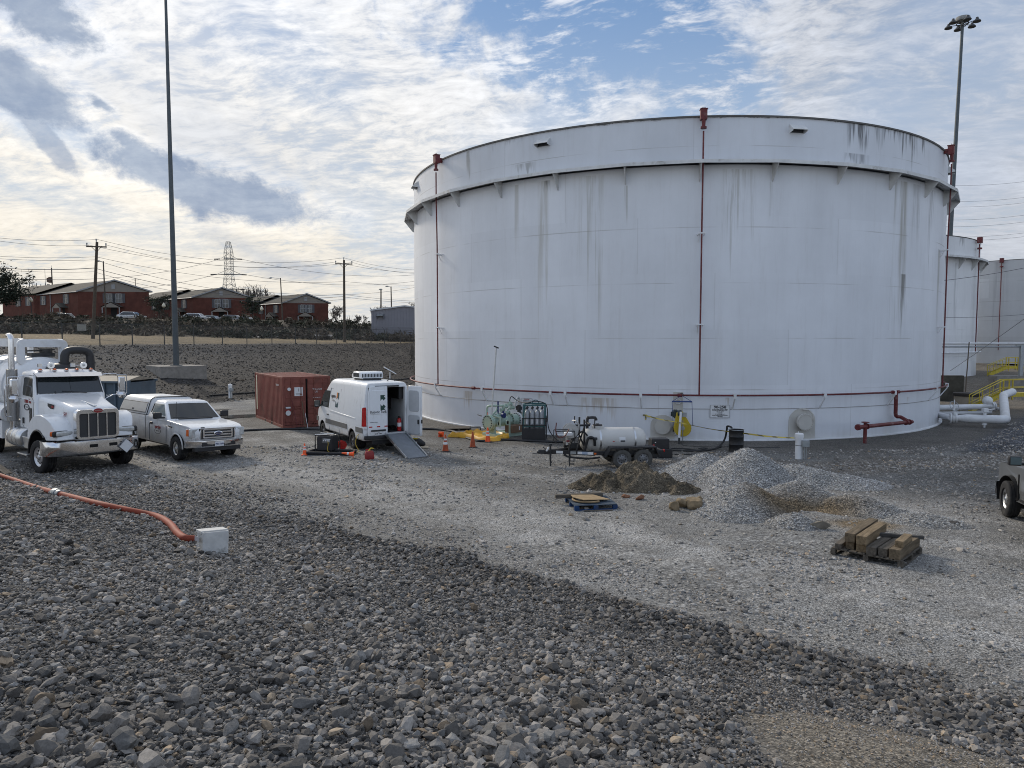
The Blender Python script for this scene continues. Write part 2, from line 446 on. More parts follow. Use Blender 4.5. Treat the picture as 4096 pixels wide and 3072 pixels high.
def G(px, py, lift=0.0):
    """where the ray through a photo pixel meets the terrain"""
    d = ray(px, py); d = d/d.y; t = 1.2; o = Vector((0, 0, EYE)); prev = t
    while t < 400:
        p = o+d*t
        if p.z < H(p.x, p.y)+lift:
            lo, hi = prev, t
            for _ in range(18):
                m_ = (lo+hi)/2; p = o+d*m_
                if p.z < H(p.x, p.y)+lift: hi = m_
                else: lo = m_
            p = o+d*hi; return Vector((p.x, p.y, H(p.x, p.y)))
        prev = t; t += .1 if t < 40 else .4
    return o+d*400
def axis(*seg):
    out = []
    for a, b, st in seg: out += list(np.arange(a, b, st))
    return np.array(out+[seg[-1][1]])
def in_patch(x, y): return (((x-3.05)/1.22)**2+((y-5.05)/1.22)**2)+.25*wob(x, y, 2.3, 5) < 1
def ground_color(x, y):
    """base colours of the different gravels and the dry grass (no light or shade in them)"""
    s = s_near(x, y)+.5*wob(x, y, .9, 4)+.25*wob(x, y, 2.6, 9)
    n1 = wob(x, y, .22, 2); n2 = wob(x, y, .8, 6)
    L = lambda a, b, t: a+(b-a)*t[..., None]
    c = L(np.array((.262, .262, .257)), np.array((.14, .134, .124)), np.clip(.5+.45*n1+.45*n2+.2*wob(x, y, 1.9, 12), 0, 1))
    # packed wheel tracks are paler
    tr = np.exp(-((s-14.2-1.0*n1)/1.7)**2); c = L(c, np.array((.37, .37, .365)), .6*tr)
    tr2 = np.exp(-((s-20.5-1.4*n1)/1.3)**2)*sst(x, 1, 6); c = L(c, np.array((.36, .36, .36)), .55*tr2)
    for s0 in (13.1, 14.8, 18.4, 20.1):                            # wheel ruts
        c = L(c, np.array((.40, .397, .39)), .55*np.exp(-((s-s0-1.0*n1)/.26)**2)); c = L(c, np.array((.19, .185, .175)), .40*np.exp(-((s-s0-.48-1.0*n1)/.20)**2))
    dt = np.hypot(x-TANK.x, y-TANK.y)-TR
    c = L(c, np.array((.135, .124, .11)), .85*sst(-dt+.7*n2, -5.5, -2.5))
    c = L(c, np.array((.20, .172, .14)), .65*sst(-np.abs(dt-6.3+.8*n2), -2.0, -.5)*sst(x, 2, 6))
    lf = 1-sst(x, -8, -2); c = L(c, np.array((.20, .196, .187)), .65*lf*sst(-y, -24, -17)); c = L(c, np.array((.12, .12, .12)), sst(-s, -10.5, -9.6)*(1-.4*lf))
    sp = np.exp(-(((x-8.45)/1.05)**2+((y-16.75)/.62)**2)*1.3)*(1+.6*wob(x, y, 2.4, 10)); c = L(c, np.array((.22, .165, .10)), np.clip(sp*1.5-.25, 0, 1))
    ip = in_patch(x, y); c[ip] = (.20, .18, .15)
    dr = np.minimum((y-27.3), ((x-18.0)*.732-(y-28.2)*.681))
    c = L(c, np.array((.115, .122, .138)), sst(dr+.3*n2, -.2, .3))
    rb = sst(x, 19, 22)*sst(y, 40, 46)
    c = L(c, np.array((.20, .178, .148)), rb*(1-sst(dr, 0, .6)))
    d = d_far(x, y)+.6*n2
    c = L(c, L(np.array((.042, .045, .051)), np.array((.037, .032, .028)), sst(x, -34, -18)), sst(d, -1.0, .5)*sst(y, 30, 36))
    g = L(np.array((.185, .135, .07)), np.array((.095, .074, .042)), np.clip(.45+.5*wob(x*.6, y*1.6, .16, 3)+.3*wob(x, y, .7, 8), 0, 1))
    c = L(c, g, sst(d, 22.2, 23.2))
    bank = sst(y-(x+45)*.2, 104, 112)*sst(d, 24, 30)
    c = L(c, np.array((.050, .041, .030)), bank)
    c = L(c, np.array((.12, .105, .08)), sst(y, 128, 140))
    return c
def gravel_material(name, coarse=14.0, fine=42.0, bump=.02):
    m = bpy.data.materials.new(name); m.use_nodes = True; nt = NT(m.node_tree); b = nt.n['Principled BSDF']
    pos = nt.new('ShaderNodeNewGeometry').outputs['Position']
    w = nt.vm('ADD', pos, nt.vm('SCALE', nt.noise(pos, 9, 2, .5, out=1), scale=.05))
    base = nt.new('ShaderNodeVertexColor', layer_name='base').outputs[0]
    ga = nt.new('ShaderNodeAttribute', attribute_name='grain').outputs['Fac']      # 0 fine .. 1 coarse
    hs = []
    def layer(sc, tone, rnd):
        v = nt.vor(w, sc, 'F1'); cell = nt.xyz(v.outputs['Color'])[0]
        t = nt.sstep(cell, 0, 1, tone[0], tone[1], 'LINEAR')
        gap = nt.sstep(v.outputs['Distance'], .30, .62, 1.0, rnd)
        return nt.m('MULTIPLY', t, gap), nt.m('SUBTRACT', 1.0, v.outputs['Distance'])
    fa, fh = layer(fine, (.42, 1.6), .5)
    ca, ch = layer(coarse, (.40, 1.65), .35)
    k = nt.mix(ga, fa, ca); hmix = nt.mix(ga, nt.m('MULTIPLY', fh, .35), ch)
    ra, rh = layer(4.6, (.30, 1.8), .45); ga2 = nt.sstep(ga, 1.0, 2.0, 0, 1, 'LINEAR'); k = nt.mix(ga2, k, ra); hmix = nt.mix(ga2, hmix, nt.m('MULTIPLY', rh, 2.5))
    big = nt.sstep(nt.noise(pos, .9, 6, .65), .3, .7, .78, 1.22, 'LINEAR')
    mid = nt.sstep(nt.noise(pos, 5.5, 4, .7), .3, .7, .80, 1.20, 'LINEAR')
    tint = nt.mix(nt.noise(pos, 2.2, 4, .7), (1.07, 1.0, .90), (.95, 1.0, 1.06))
    c = nt.vm('MULTIPLY', nt.vm('SCALE', base, scale=nt.m('MULTIPLY', big, mid)), tint)
    c = nt.vm('MULTIPLY', c, k)
    gr = nt.new('ShaderNodeAttribute', attribute_name='grass').outputs['Fac']
    gn = nt.sstep(nt.noise(nt.vm('MULTIPLY', pos, (1, .5, 1)), 1.1, 8, .75), .32, .68, .55, 1.4, 'LINEAR')
    c = nt.mix(gr, c, nt.vm('SCALE', base, scale=gn))
    nt.put(b.inputs['Base Color'], c); b.inputs['Roughness'].default_value = .9
    b.inputs['Specular IOR Level'].default_value = .25
    nt.l.new(nt.bump(hmix, .9, bump), b.inputs['Normal'])
    return m
GRAVEL = gravel_material('gravel ground')
def vattr(me, name, arr, typ='FLOAT'):
    a = me.attributes.new(name, typ, 'POINT')
    if typ == 'FLOAT': a.data.foreach_set('value', np.ascontiguousarray(arr, dtype=np.float32).ravel())
    else:
        q = np.ones((len(arr), 4), np.float32); q[:, :3] = arr; a.data.foreach_set('color', q.ravel())
def grid_mesh(name, Xg, Yg, Zg):
    ny, nx = Xg.shape; v = np.stack([Xg, Yg, Zg], -1).reshape(-1, 3)
    i = np.arange(ny*nx).reshape(ny, nx)
    q = np.stack([i[:-1, :-1], i[:-1, 1:], i[1:, 1:], i[1:, :-1]], -1).reshape(-1, 4)
    return np_mesh(name, v, q)
def np_mesh(name, v, q, smooth=True):
    me = bpy.data.meshes.new(name); k = q.shape[1]
    me.vertices.add(len(v)); me.vertices.foreach_set('co', v.astype(np.float32).ravel())
    me.loops.add(q.size); me.loops.foreach_set('vertex_index', q.astype(np.int32).ravel())
    me.polygons.add(len(q)); me.polygons.foreach_set('loop_start', np.arange(0, q.size, k, dtype=np.int32))
    me.polygons.foreach_set('use_smooth', np.full(len(q), smooth)); me.update(calc_edges=True); return me
def build_ground():
    xs = axis((-520, -120, 40), (-120, -46, 3), (-46, -30, 1.2), (-30, 30, .4), (30, 60, 1.2), (60, 120, 6), (120, 520, 40))
    ys = axis((-40, -4, 4), (-4, 1, .5), (1, 30, .28), (30, 80, .6), (80, 160, 2.2), (160, 1000, 40))
    X_, Y_ = np.meshgrid(xs, ys); Z_ = hgt(X_, Y_)
    me = grid_mesh('ground', X_, Y_, Z_)
    x, y = X_.ravel(), Y_.ravel()
    vattr(me, 'base', ground_color(x, y), 'FLOAT_COLOR')
    d = d_far(x, y); s = s_near(x, y)
    dr = np.minimum((y-27.3), ((x-18.0)*.732-(y-28.2)*.681))
    far = sst(d, -1, .5)*sst(y, 30, 36)
    g = np.clip(np.maximum.reduce([sst(-s+.5*wob(x, y, .9, 4), -10.5, -9.6), far, sst(dr, -.2, .3), .55*sst(y, 40, 46)*sst(x, 19, 22),
                           .55*sst(wob(x, y, .5, 11), .1, .7)]), 0, 1)
    g = g+.9*far*(1-sst(d, 22.2, 23.2))
    g[in_patch(x, y)] = 0
    vattr(me, 'grain', g); vattr(me, 'grass', sst(d, 22.2, 23.2)*sst(y, 40, 50))
    me.materials.append(GRAVEL)
    o = bpy.data.objects.new('ground', me); COL.objects.link(o); tag(o, kind='structure')
build_ground()

# ------------------------------------------------------------------ loose stone as real geometry
STONE = bpy.data.materials.new('crushed stone'); STONE.use_nodes = True
def _stone():
    nt = NT(STONE.node_tree); b = nt.n['Principled BSDF']; pos = nt.new('ShaderNodeNewGeometry').outputs['Position']
    c = nt.new('ShaderNodeVertexColor', layer_name='tone').outputs[0]
    f = nt.sstep(nt.noise(pos, 38, 5, .7), .3, .7, .72, 1.28, 'LINEAR')
    nt.put(b.inputs['Base Color'], nt.vm('SCALE', c, scale=f)); b.inputs['Roughness'].default_value = .82
    b.inputs['Specular IOR Level'].default_value = .3
    nt.l.new(nt.bump(nt.noise(pos, 60, 4, .6), .35, .01), b.inputs['Normal'])
_stone()
def rock_protos(n, sub=0, jit=.28, seed=3):
    r = np.random.default_rng(seed); out = []
    bm = bmesh.new(); bmesh.ops.create_icosphere(bm, subdivisions=sub+1, radius=1.0)
    v0 = np.array([v.co[:] for v in bm.verts]); f = np.array([[v.index for v in q.verts] for q in bm.faces]); bm.free()
    for _ in range(n):
        v = v0*(1+r.uniform(-jit, jit, (len(v0), 1)))
        for _k in range(5):                                   # planar chips give broken faces
            nrm = r.normal(size=3); nrm /= np.linalg.norm(nrm); dd = r.uniform(.45, .8)
            t = v@nrm; v = v-np.outer(np.maximum(t-dd, 0), nrm)
        out.append(v*r.uniform((.8, .6, .42), (1.15, .95, .75)))
    return np.array(out), f
def stone_mesh(name, P_, size, tone, protos, tilt=.5, seed=1):
    pv, pf = protos; r = np.random.default_rng(seed); N = len(P_); nv = pv.shape[1]
    ang = r.uniform(0, 2*pi, N); tx, ty = r.normal(0, tilt, N), r.normal(0, tilt, N)
    ca, sa = np.cos(ang), np.sin(ang); cx, sx = np.cos(tx), np.sin(tx); cy, sy = np.cos(ty), np.sin(ty)
    V = pv[r.integers(0, len(pv), N)]*size[:, None, None]
    x, y, z = V[..., 0], V[..., 1], V[..., 2]
    x, y = x*ca[:, None]-y*sa[:, None], x*sa[:, None]+y*ca[:, None]
    y, z = y*cx[:, None]-z*sx[:, None], y*sx[:, None]+z*cx[:, None]
    x, z = x*cy[:, None]+z*sy[:, None], -x*sy[:, None]+z*cy[:, None]
    V = np.stack([x, y, z], -1)+P_[:, None, :]
    F_ = pf[None]+(np.arange(N)*nv)[:, None, None]
    me = np_mesh(name, V.reshape(-1, 3), F_.reshape(-1, 3), smooth=False)
    vattr(me, 'tone', np.repeat(tone, nv, 0), 'FLOAT_COLOR'); me.materials.append(STONE)
    return me
def stone_tones(n, lo, hi, r, warm=.06):
    t = lo*(hi/lo)**r.random(n); c = np.stack([t*1.08, t*1.0, t*.91], -1)
    w = r.random(n) < warm; c[w] *= (1.25, 1.04, .80)
    b = r.random(n) < .2; c[b] *= (.95, 1.0, 1.05)
    return c
def build_stones():
    r = np.random.default_rng(11); Ps, Ss, Ts = [], [], []
    for (y0, y1, dens, s0) in ((1.2, 5.0, 2900, 1.0), (5.0, 8.0, 2300, 1.02), (8.0, 13, 1250, 1.2), (13, 27, 560, 1.5)):
        xa, xb = -(y1*.74+5), y1*.74+4; n = int((xb-xa)*(y1-y0)*dens)
        x, y = r.uniform(xa, xb, n), r.uniform(y0, y1, n)
        s = s_near(x, y)+.65*wob(x, y, .9, 4)+.4*wob(x, y, 2.6, 9)
        lf = 1-sst(x, -8, -2); p = sst(-s, -10.5-2.2*lf, -9.7+.6*lf)+.04*sst(-s, -12.6, -10.6)
        k = (np.abs(x) < y*.74+4.4) & (r.random(n) < p) & (s > -1) & ~in_patch(x, y)
        x, y, s = x[k], y[k], s[k]; n = len(x)
        patchy = 1+.28*wob(x, y, 1.1, 13)
        low = 1+.35*sst(-(np.hypot(x-.3, (y-5.1)*1.2)), -2.4, -.6)        # coarser pocket low on the slope
        bnd = sst(-np.abs(s-9.0), -1.6, -.3)*np.clip(.75+.5*wob(x, y, 1.3, 6), .2, 1)*(.15+.85*sst(x, -8, -2))
        sz = .0120*np.exp(r.normal(0, .56, n))*s0*patchy*low*(1+.7*bnd)
        sz = np.where(r.random(n) < .010, sz*2.4, sz); sz = np.clip(sz, .0055, .08)
        z = hgt(x, y)+sz*r.uniform(-.15, .75, n)
        Ps.append(np.stack([x, y, z], -1)); Ss.append(sz)
        t = stone_tones(n, .068, .29, r)*(1+.16*wob(x, y, .7, 3))[:, None]
        Ts.append(t*(1-.38*bnd[:, None]))
    P_, S_, T_ = np.concatenate(Ps), np.concatenate(Ss), np.concatenate(Ts)
    near = P_[:, 1] < 4.2
    print('stones', len(P_), near.sum())
    for nm, k, pr in (('crushed_stone', near, rock_protos(40, 1, .25)), ('far_crushed_stone', ~near, rock_protos(24, 0, .2, 5))):
        o = bpy.data.objects.new('crushed_stone', stone_mesh('crushed_stone', P_[k], S_[k], T_[k], pr, .38)); COL.objects.link(o)
        tag(o, "coarse grey crushed stone covering the near slope" if nm == "crushed_stone" else "coarse grey crushed stone further along the slope foot", "stones", kind="stuff")
    n = 9000; x, y = r.uniform(1.2, 5.2, n), r.uniform(3.4, 6.7, n); k = in_patch(x, y); x, y = x[k], y[k]; n = len(x); sz = np.clip(.0075*np.exp(r.normal(0, .4, n)), .004, .03)
    o = bpy.data.objects.new('fine_chippings', stone_mesh('fine_chippings', np.stack([x, y, hgt(x, y)+sz*.3], -1), sz, stone_tones(n, .10, .36, r, .3), rock_protos(12, 1, .2, 8), .4)); COL.objects.link(o); tag(o, 'patch of fine brownish chippings at the bottom right corner', 'stones', kind='stuff')
    # flat chips lying about on the fine yard gravel
    n = 260000; x, y = r.uniform(-19, 27, n), r.uniform(7.5, 40, n); s = s_near(x, y)
    p = np.clip(.14+.75*sst(wob(x, y, .55, 11)+.5*wob(x, y, 1.6, 2), .25, .9)+.5*sst(-np.abs(s-11.4), -1.0, 0), 0, 1)
    dt = np.hypot(x-TANK.x, y-TANK.y)-TR
    p = p*(1-sst(y, 28, 30)*(1-sst(x, 15, 18))); p = np.maximum(p, .9*sst(-np.abs(dt-6.6), -1.4, -.4)*sst(x, 2, 6))
    k = (s > 10.3) & (np.abs(x) < y*.74+2) & (r.random(n) < p) & (dt > 3); x, y = x[k], y[k]; n = len(x)
    sz = np.clip(.021*np.exp(r.normal(0, .45, n))*(.8+.02*y), .01, .10)
    P2 = np.stack([x, y, hgt(x, y)+sz*.15], -1)
    o = bpy.data.objects.new('loose_chippings', stone_mesh('loose_chippings', P2, sz, stone_tones(n, .12, .40, r), rock_protos(20, 1, .2, 9), .16)); COL.objects.link(o)
    tag(o, 'pale flat stone chips scattered over the fine yard gravel', 'stones', kind='stuff')
    print('chips', n)
    n = 26000; a, dd = r.uniform(-30, 62, n), r.uniform(-.5, 22, n); x = -20.5+a*.478-dd*.879; y = 52+a*.879+dd*.478; k = (np.abs(x) < y*.76+3) & (np.hypot(x-TANK.x, y-TANK.y) > TR+1) & (y > 30); x, y = x[k], y[k]; n = len(x)
    sz = np.clip(.05*np.exp(r.normal(0, .45, n)), .03, .20); P3 = np.stack([x, y, hgt(x, y)+sz*.2], -1)
    o = bpy.data.objects.new('dike_stones', stone_mesh('dike_stones', P3, sz, stone_tones(n, .025, .11, r, .2), rock_protos(16, 0, .2, 13), .3)); COL.objects.link(o); tag(o, 'dark rubble stones lying over the far dike slope', 'stones', kind='stuff')
build_stones()
# ------------------------------------------------------------------ storage tanks
def phi_of(px, py=1000, c=TANK, rad=TR):
    """bearing on the shell (0 faces the camera, + to the right) seen at photo pixel"""
    d = ray(px, py); dx, dy = d.x, d.y; L = hypot(dx, dy); dx /= L; dy /= L
    b = dx*c.x+dy*c.y; q = b*b-(c.x**2+c.y**2-rad*rad); t = b-sqrt(max(q, 0))
    return atan2(dx*t-c.x, -(dy*t-c.y))-atan2(-c.x, c.y)
def z_on(px, py, rad=TR, c=TANK):
    d = ray(px, py); L = hypot(d.x, d.y); dx, dy = d.x/L, d.y/L
    b = dx*c.x+dy*c.y; q = b*b-(c.x**2+c.y**2-rad*rad); t = b-sqrt(max(q, 0))
    return EYE+d.z/L*t
class Cyl:
    """local frame of a tank: angle phi from the camera side, radius, height"""
    def __init__(s, c, R0): s.c = c; s.R = R0; s.a = atan2(-c.x, c.y)
    def p(s, phi, r, z):
        a = phi+s.a; return Vector((r*sin(a), -r*cos(a), z))
    def rot(s, phi): return phi+s.a
def tank_paint(name, base, cy, z0, z1, streaks, seams, panel=.04, dirt=.35, seed=0):
    m = bpy.data.materials.new(name); m.use_nodes = True; nt = NT(m.node_tree); b = nt.n['Principled BSDF']
    co = nt.new('ShaderNodeTexCoord').outputs['Object']; x, y, z = nt.xyz(co)
    ph = nt.m('SUBTRACT', nt.m('ARCTAN2', x, nt.m('MULTIPLY', y, -1.0)), cy.a)
    arc = nt.m('MULTIPLY', ph, cy.R)
    sv = nt.vec(arc, seed, nt.m('MULTIPLY', z, .10)); thin = nt.noise(sv, 3.2, 6, .7); wide = nt.noise(sv, .55, 4, .6)
    zw = nt.m('ADD', z, nt.m('MULTIPLY', nt.noise(nt.vec(arc, 0, 0), 1.7, 5, .7), 1.0))
    rows = nt.m('FLOOR', nt.m('DIVIDE', z, 2.44))
    cell = nt.new('ShaderNodeTexWhiteNoise', noise_dimensions='2D')
    nt.put(cell.inputs[0], nt.vec(nt.m('FLOOR', nt.m('ADD', nt.m('DIVIDE', arc, 9.0), nt.m('MULTIPLY', rows, .37))), rows, 0))
    tone = nt.m('ADD', nt.sstep(cell.outputs[0], 0, 1, 1-panel, 1+panel, 'LINEAR'), nt.sstep(wide, .3, .7, -.05, .05, 'LINEAR'))
    c = nt.vm('SCALE', base, scale=tone)
    c = nt.mix(nt.m('MULTIPLY', nt.sstep(thin, .50, .75), .20), c, (.42, .41, .40))
    cl = nt.noise(co, .35, 6, .65); c = nt.vm('SCALE', c, scale=nt.sstep(cl, .3, .7, .94, 1.05, 'LINEAR'))
    vs_ = nt.m('ABSOLUTE', nt.m('SUBTRACT', nt.m('FRACT', nt.m('ADD', nt.m('DIVIDE', arc, 9.0), nt.m('MULTIPLY', rows, .37))), .5)); c = nt.mix(nt.m('MULTIPLY', nt.sstep(vs_, .4965, .4985), .22), c, (.34, .34, .34))
    for k, (za, wid, amt) in enumerate(seams):
        dz = nt.m('ABSOLUTE', nt.m('SUBTRACT', z, za))
        brk = nt.sstep(nt.noise(nt.vec(arc, za, 0), .28, 3, .6), .42, .6)
        c = nt.mix(nt.m('MULTIPLY', nt.m('MULTIPLY', nt.sstep(dz, wid, wid*.3), brk), amt), c, (.28, .27, .26))
    for (pa, hw, za, zb, col, amt, fr) in streaks:              # runs of rust and mildew hanging from za down to zb
        da = nt.m('ABSOLUTE', nt.m('SUBTRACT', ph, pa))
        ma = nt.sstep(nt.m('ADD', da, nt.m('MULTIPLY', nt.m('SUBTRACT', thin, .5), hw*.8)), hw, hw*.45)
        ln = nt.m('ADD', zb, nt.m('MULTIPLY', nt.sstep(nt.noise(nt.vec(arc, pa*7, 0), fr, 4, .75), .32, .68), za-zb))
        mz = nt.m('MULTIPLY', nt.sstep(z, ln, nt.m('ADD', ln, (za-zb)*.35)), nt.sstep(z, za+.03, za-.02))
        st = nt.sstep(nt.noise(nt.vec(arc, pa*3, nt.m('MULTIPLY', z, .06)), fr*2.2, 4, .7), .36, .60)
        c = nt.mix(nt.m('MULTIPLY', nt.m('MULTIPLY', nt.m('MULTIPLY', ma, mz), st), amt), c, col)
    low = nt.m('MULTIPLY', nt.sstep(zw, 1.0, .35), dirt*1.1)
    c = nt.mix(low, c, (.40, .37, .32))
    grime = nt.m('MULTIPLY', nt.sstep(nt.noise(sv, 1.3, 8, .75, .2), .56, .72), dirt*.5)
    c = nt.mix(grime, c, (.40, .40, .40))
    nt.put(b.inputs['Base Color'], c); b.inputs['Roughness'].default_value = .5; b.inputs['Specular IOR Level'].default_value = .4
    ps = nt.m('ABSOLUTE', nt.m('SUBTRACT', nt.m('FRACT', nt.m('ADD', nt.m('DIVIDE', arc, 9.0), nt.m('MULTIPLY', rows, .37))), .5))
    weld = nt.sstep(ps, .495, .4988); hh = nt.m('MULTIPLY_ADD', weld, .006, nt.m('MULTIPLY', nt.noise(co, .45, 3, .5), .22))
    nt.l.new(nt.bump(hh, .6, .25), b.inputs['Normal'])
    return m
CY = Cyl(TANK, TR)
ZG, ZT, ZRING = 11.95, 14.0, 2.02
def pv(vx): return vx*4096/2212                     # overview pixels to photo pixels
GREY, RUST, MOSS = (.055, .055, .058), (.30, .21, .10), (.20, .18, .13)
up_streaks = [(phi_of(pv(1868), 560), .075, 13.97, 12.1, GREY, .97, 2.0), (phi_of(pv(1925), 570), .045, 13.97, 12.7, GREY, .95, 2.4),
              (phi_of(pv(1962), 600), .06, 13.97, 11.95, GREY, .97, 2.2), (phi_of(pv(1990), 600), .03, 13.97, 12.9, GREY, .8, 2.6),
              (phi_of(pv(1852), 560), .05, 12.65, 12.0, GREY, .55, 1.6), (phi_of(pv(1100), 640), .10, 13.97, 13.2, (.25, .25, .25), .5, 1.2),
              (phi_of(pv(1130), 680), .05, 12.7, 12.0, (.22, .22, .21), .6, 2.0), (phi_of(pv(1012), 680), .016, 13.9, 12.0, (.22, .21, .19), .7, 2.0),
              (phi_of(pv(1300), 560), .20, 13.97, 13.85, (.06, .055, .05), .9, 1.0), (phi_of(pv(1700), 560), .35, 13.97, 13.88, (.10, .095, .09), .8, 1.0)]
low_streaks = [(phi_of(pv(1595), 800), .055, 11.75, 5.2, MOSS, 0.40, 2.6), (phi_of(pv(1946), 900), .040, 11.75, 1.9, (.22, .195, .14), 0.68, .6), (phi_of(pv(1952), 1100), .016, 7.5, 2.0, (.10, .095, .08), .8, 1.4), (phi_of(pv(1936), 900), .012, 11.75, 3.0, (.16, .14, .10), 0.65, .7),
               (phi_of(pv(1978), 900), .03, 11.75, 5.0, (.16, .15, .14), 0.43, 2.8), (phi_of(pv(2012), 900), .035, 11.75, 6.2, (.13, .125, .12), 0.50, 3.0),
               (phi_of(pv(1278), 800), .045, 11.75, 3.0, (.30, .29, .24), 0.43, 1.8), (phi_of(pv(1173), 800), .022, 11.75, 1.5, (.34, .32, .26), 0.50, 1.2),
               (phi_of(pv(1116), 800), .010, 11.75, 5.0, (.30, .28, .22), 0.43, 1.8), (phi_of(pv(1180), 800), .016, 11.75, 10.6, GREY, 0.65, 3.0),
               (phi_of(pv(1352), 800), .006, 11.2, 8.6, MOSS, .5, 1.0), (phi_of(pv(1665), 800), .006, 11.2, 9.0, MOSS, .4, 1.0),
               (phi_of(pv(1012), 1700), .03, 1.8, .3, RUST, .5, 2.2), (phi_of(pv(1290), 1700), .07, 1.8, .5, RUST, .5, 1.6),
               (phi_of(pv(1172), 1600), .02, 1.9, 1.2, RUST, .55, 2.0), (phi_of(pv(1570), 1700), .006, 1.9, .9, RUST, .7, 2.0),
               (phi_of(pv(1928), 1700), .02, 1.9, .5, RUST, .5, 2.0), (phi_of(pv(1960), 1700), .01, 1.7, .3, RUST, .55, 2.0), (phi_of(pv(2025), 1200), .02, 9, 3, MOSS, .5, 2.0)]
SHELL = tank_paint('white tank paint', (.65, .67, .705), CY, 0, ZG, low_streaks, [(9.3, .03, .5), (6.9, .026, .45), (4.5, .03, .45), (2.25, .03, .5), (1.42, .018, .6)])
UPPER = tank_paint('weathered white tank paint', (.60, .622, .66), CY, ZG, ZT, up_streaks, [(12.75, .022, .55)], .06, .5, 4)
GIRDER = mat('wind girder paint', (.58, .585, .58), .6, 0, .12, 2, 0, .3, (.16, .14, .11), .55)
ROOF = mat('tank rim', (.10, .095, .09), .8)
def ringpts(cy, r, z, a0, a1, n): return [cy.p(a0+(a1-a0)*i/n, r, z) for i in range(n+1)]
def build_tank():
    t = thing('storage_tank', 'huge white cylindrical storage tank with red pipes and stained rim, filling the right half', 'storage tank', TANK)
    B(SHELL).lathe([(TR, -.3), (TR, ZG)], 180).obj('shell', t, 40)
    b = B(UPPER).lathe([(TR-.012, ZG+.13), (TR-.012, ZT)], 180).obj('upper_shell', t, 40)
    B(ROOF).lathe([(TR+.05, ZT-.05), (TR+.05, ZT+.02), (TR-.25, ZT+.03), (0, ZT+.05)], 120).obj('roof_rim', t, 30)
    B(PIPEWHITE).lathe([(TR+.005, -.05), (TR+.14, -.05), (TR+.14, .04), (TR+.005, .05)], 160).obj('base_ring', t, 30)
    # wind girder: straight plates between the brackets
    N = 32; a0 = phi_of(pv(1352), 700); st = 2*pi/N; g = B(GIRDER)
    R1, R0 = TR+.62, TR-.02
    for k in range(N):
        A, C = a0+k*st, a0+(k+1)*st
        i0, i1, o0, o1 = CY.p(A, R0, ZG+.12), CY.p(C, R0, ZG+.12), CY.p(A, R1, ZG+.10), CY.p(C, R1, ZG+.10)
        dn = Vector((0, 0, -.03)); lp = Vector((0, 0, -.15))
        mid = [CY.p(A+st*j/4, R0, ZG+.12) for j in range(5)]
        g.add([*mid, o1, o0], [(0, 1, 2, 3, 4, 5, 6)])
        g.add([*[p+dn for p in mid], o1+dn, o0+dn], [(6, 5, 4, 3, 2, 1, 0)])
        q0, q1 = CY.p(A, R1-.02, ZG+.10), CY.p(C, R1-.02, ZG+.10)
        g.add([o0, o1, o1+lp, o0+lp, q0, q1, q1+lp, q0+lp], [(0, 3, 2, 1), (4, 5, 6, 7), (2, 3, 7, 6)])
    g.obj('wind_girder', t, 20)
    for k in range(N):
        A = a0+k*st; ph = (A+pi) % (2*pi)-pi
        if abs(ph) > 1.45: continue
        q = B(GIRDER); w = .012/TR
        prof = [(TR-.01, ZG+.085), (R1-.03, ZG+.065), (R1-.03, ZG-.07), (TR+.10, ZG-.68), (TR-.01, ZG-.72)]
        q.add([CY.p(A-w, r, z) for r, z in prof]+[CY.p(A+w, r, z) for r, z in prof],
              [(4, 3, 2, 1, 0), (5, 6, 7, 8, 9)]+[(i, (i+1) % 5, 5+(i+1) % 5, 5+i) for i in range(5)])
        q.obj('bracket', t, 0)
    # drain holes under the girder
    DH = mat('drain hole stain', (.03, .028, .026), .9); q = B(DH)
    for i in range(150):
        A = -1.5+3.0*i/150+random.uniform(-.006, .006); rr = TR+random.choice((.16, .36))
        w = random.uniform(.08, .16)/TR
        q.add([CY.p(A, rr, ZG+.082), CY.p(A+w, rr, ZG+.082), CY.p(A+w, rr+.05, ZG+.066), CY.p(A, rr+.05, ZG+.066)], [(0, 1, 2, 3)])
    q.obj('drain_holes', t, 0)
    # foam ring main and risers
    RR = TR+.30
    rp = B(RED).tube(ringpts(CY, RR, ZRING, -1.62, 1.62, 120), .042, 10)
    for vx in (893, 1895): pass
    for px in (1894, 3590, 3573, 2719):
        A = phi_of(px, 1600, rad=RR); rp.cyl(CY.p(A-.006, RR, ZRING), CY.p(A+.006, RR, ZRING), .08, n=10)
    rp.obj('ring_pipe', t, 40)
    k = 0
    for px in (1743, 1930, 2203, 2402-140, 2563, 2938, 3297, 3576, 3742, 3801):
        A = phi_of(px, 1610, rad=RR); q = B(PIPEWHITE); M = Matrix.Rotation(CY.rot(A), 4, 'Z')
        q.X = M; q.box((0, -RR, ZRING-.02), (.12, .17, .20)); q.box((.0, -TR-.15, ZRING-.40), (.045, .62, .05), rx=-.95); q.obj('pipe_bracket', t, 20)
    for (vtop, vbot, ytop) in ((956, 957, 345), (1523, 1508, 262), (2043, 2021, 325)):
        At, Ab = phi_of(pv(vtop), pv(ytop)), phi_of(pv(vbot), 1560); r0 = TR+.17; q = B(RED)
        A = Ab
        q.tube([CY.p(A, RR, ZRING+.02), CY.p(A, RR, 6), CY.p(A, RR, 9.5), CY.p(A, TR+.34, ZG), CY.p(A, TR+.34, ZT-.72)], .036, 10)
        q.cyl(CY.p(A, TR+.34, ZT-.62), CY.p(A, TR+.34, ZT-.54), .13, n=12)
        q.cyl(CY.p(A, TR+.34, ZT-.55), CY.p(A, TR+.34, ZT-.2), .07, .09, n=10)
        rz = q.obj('riser_pipe', t, 40)
        f = B(RED); f.X = Matrix.Rotation(CY.rot(A), 4, 'Z')
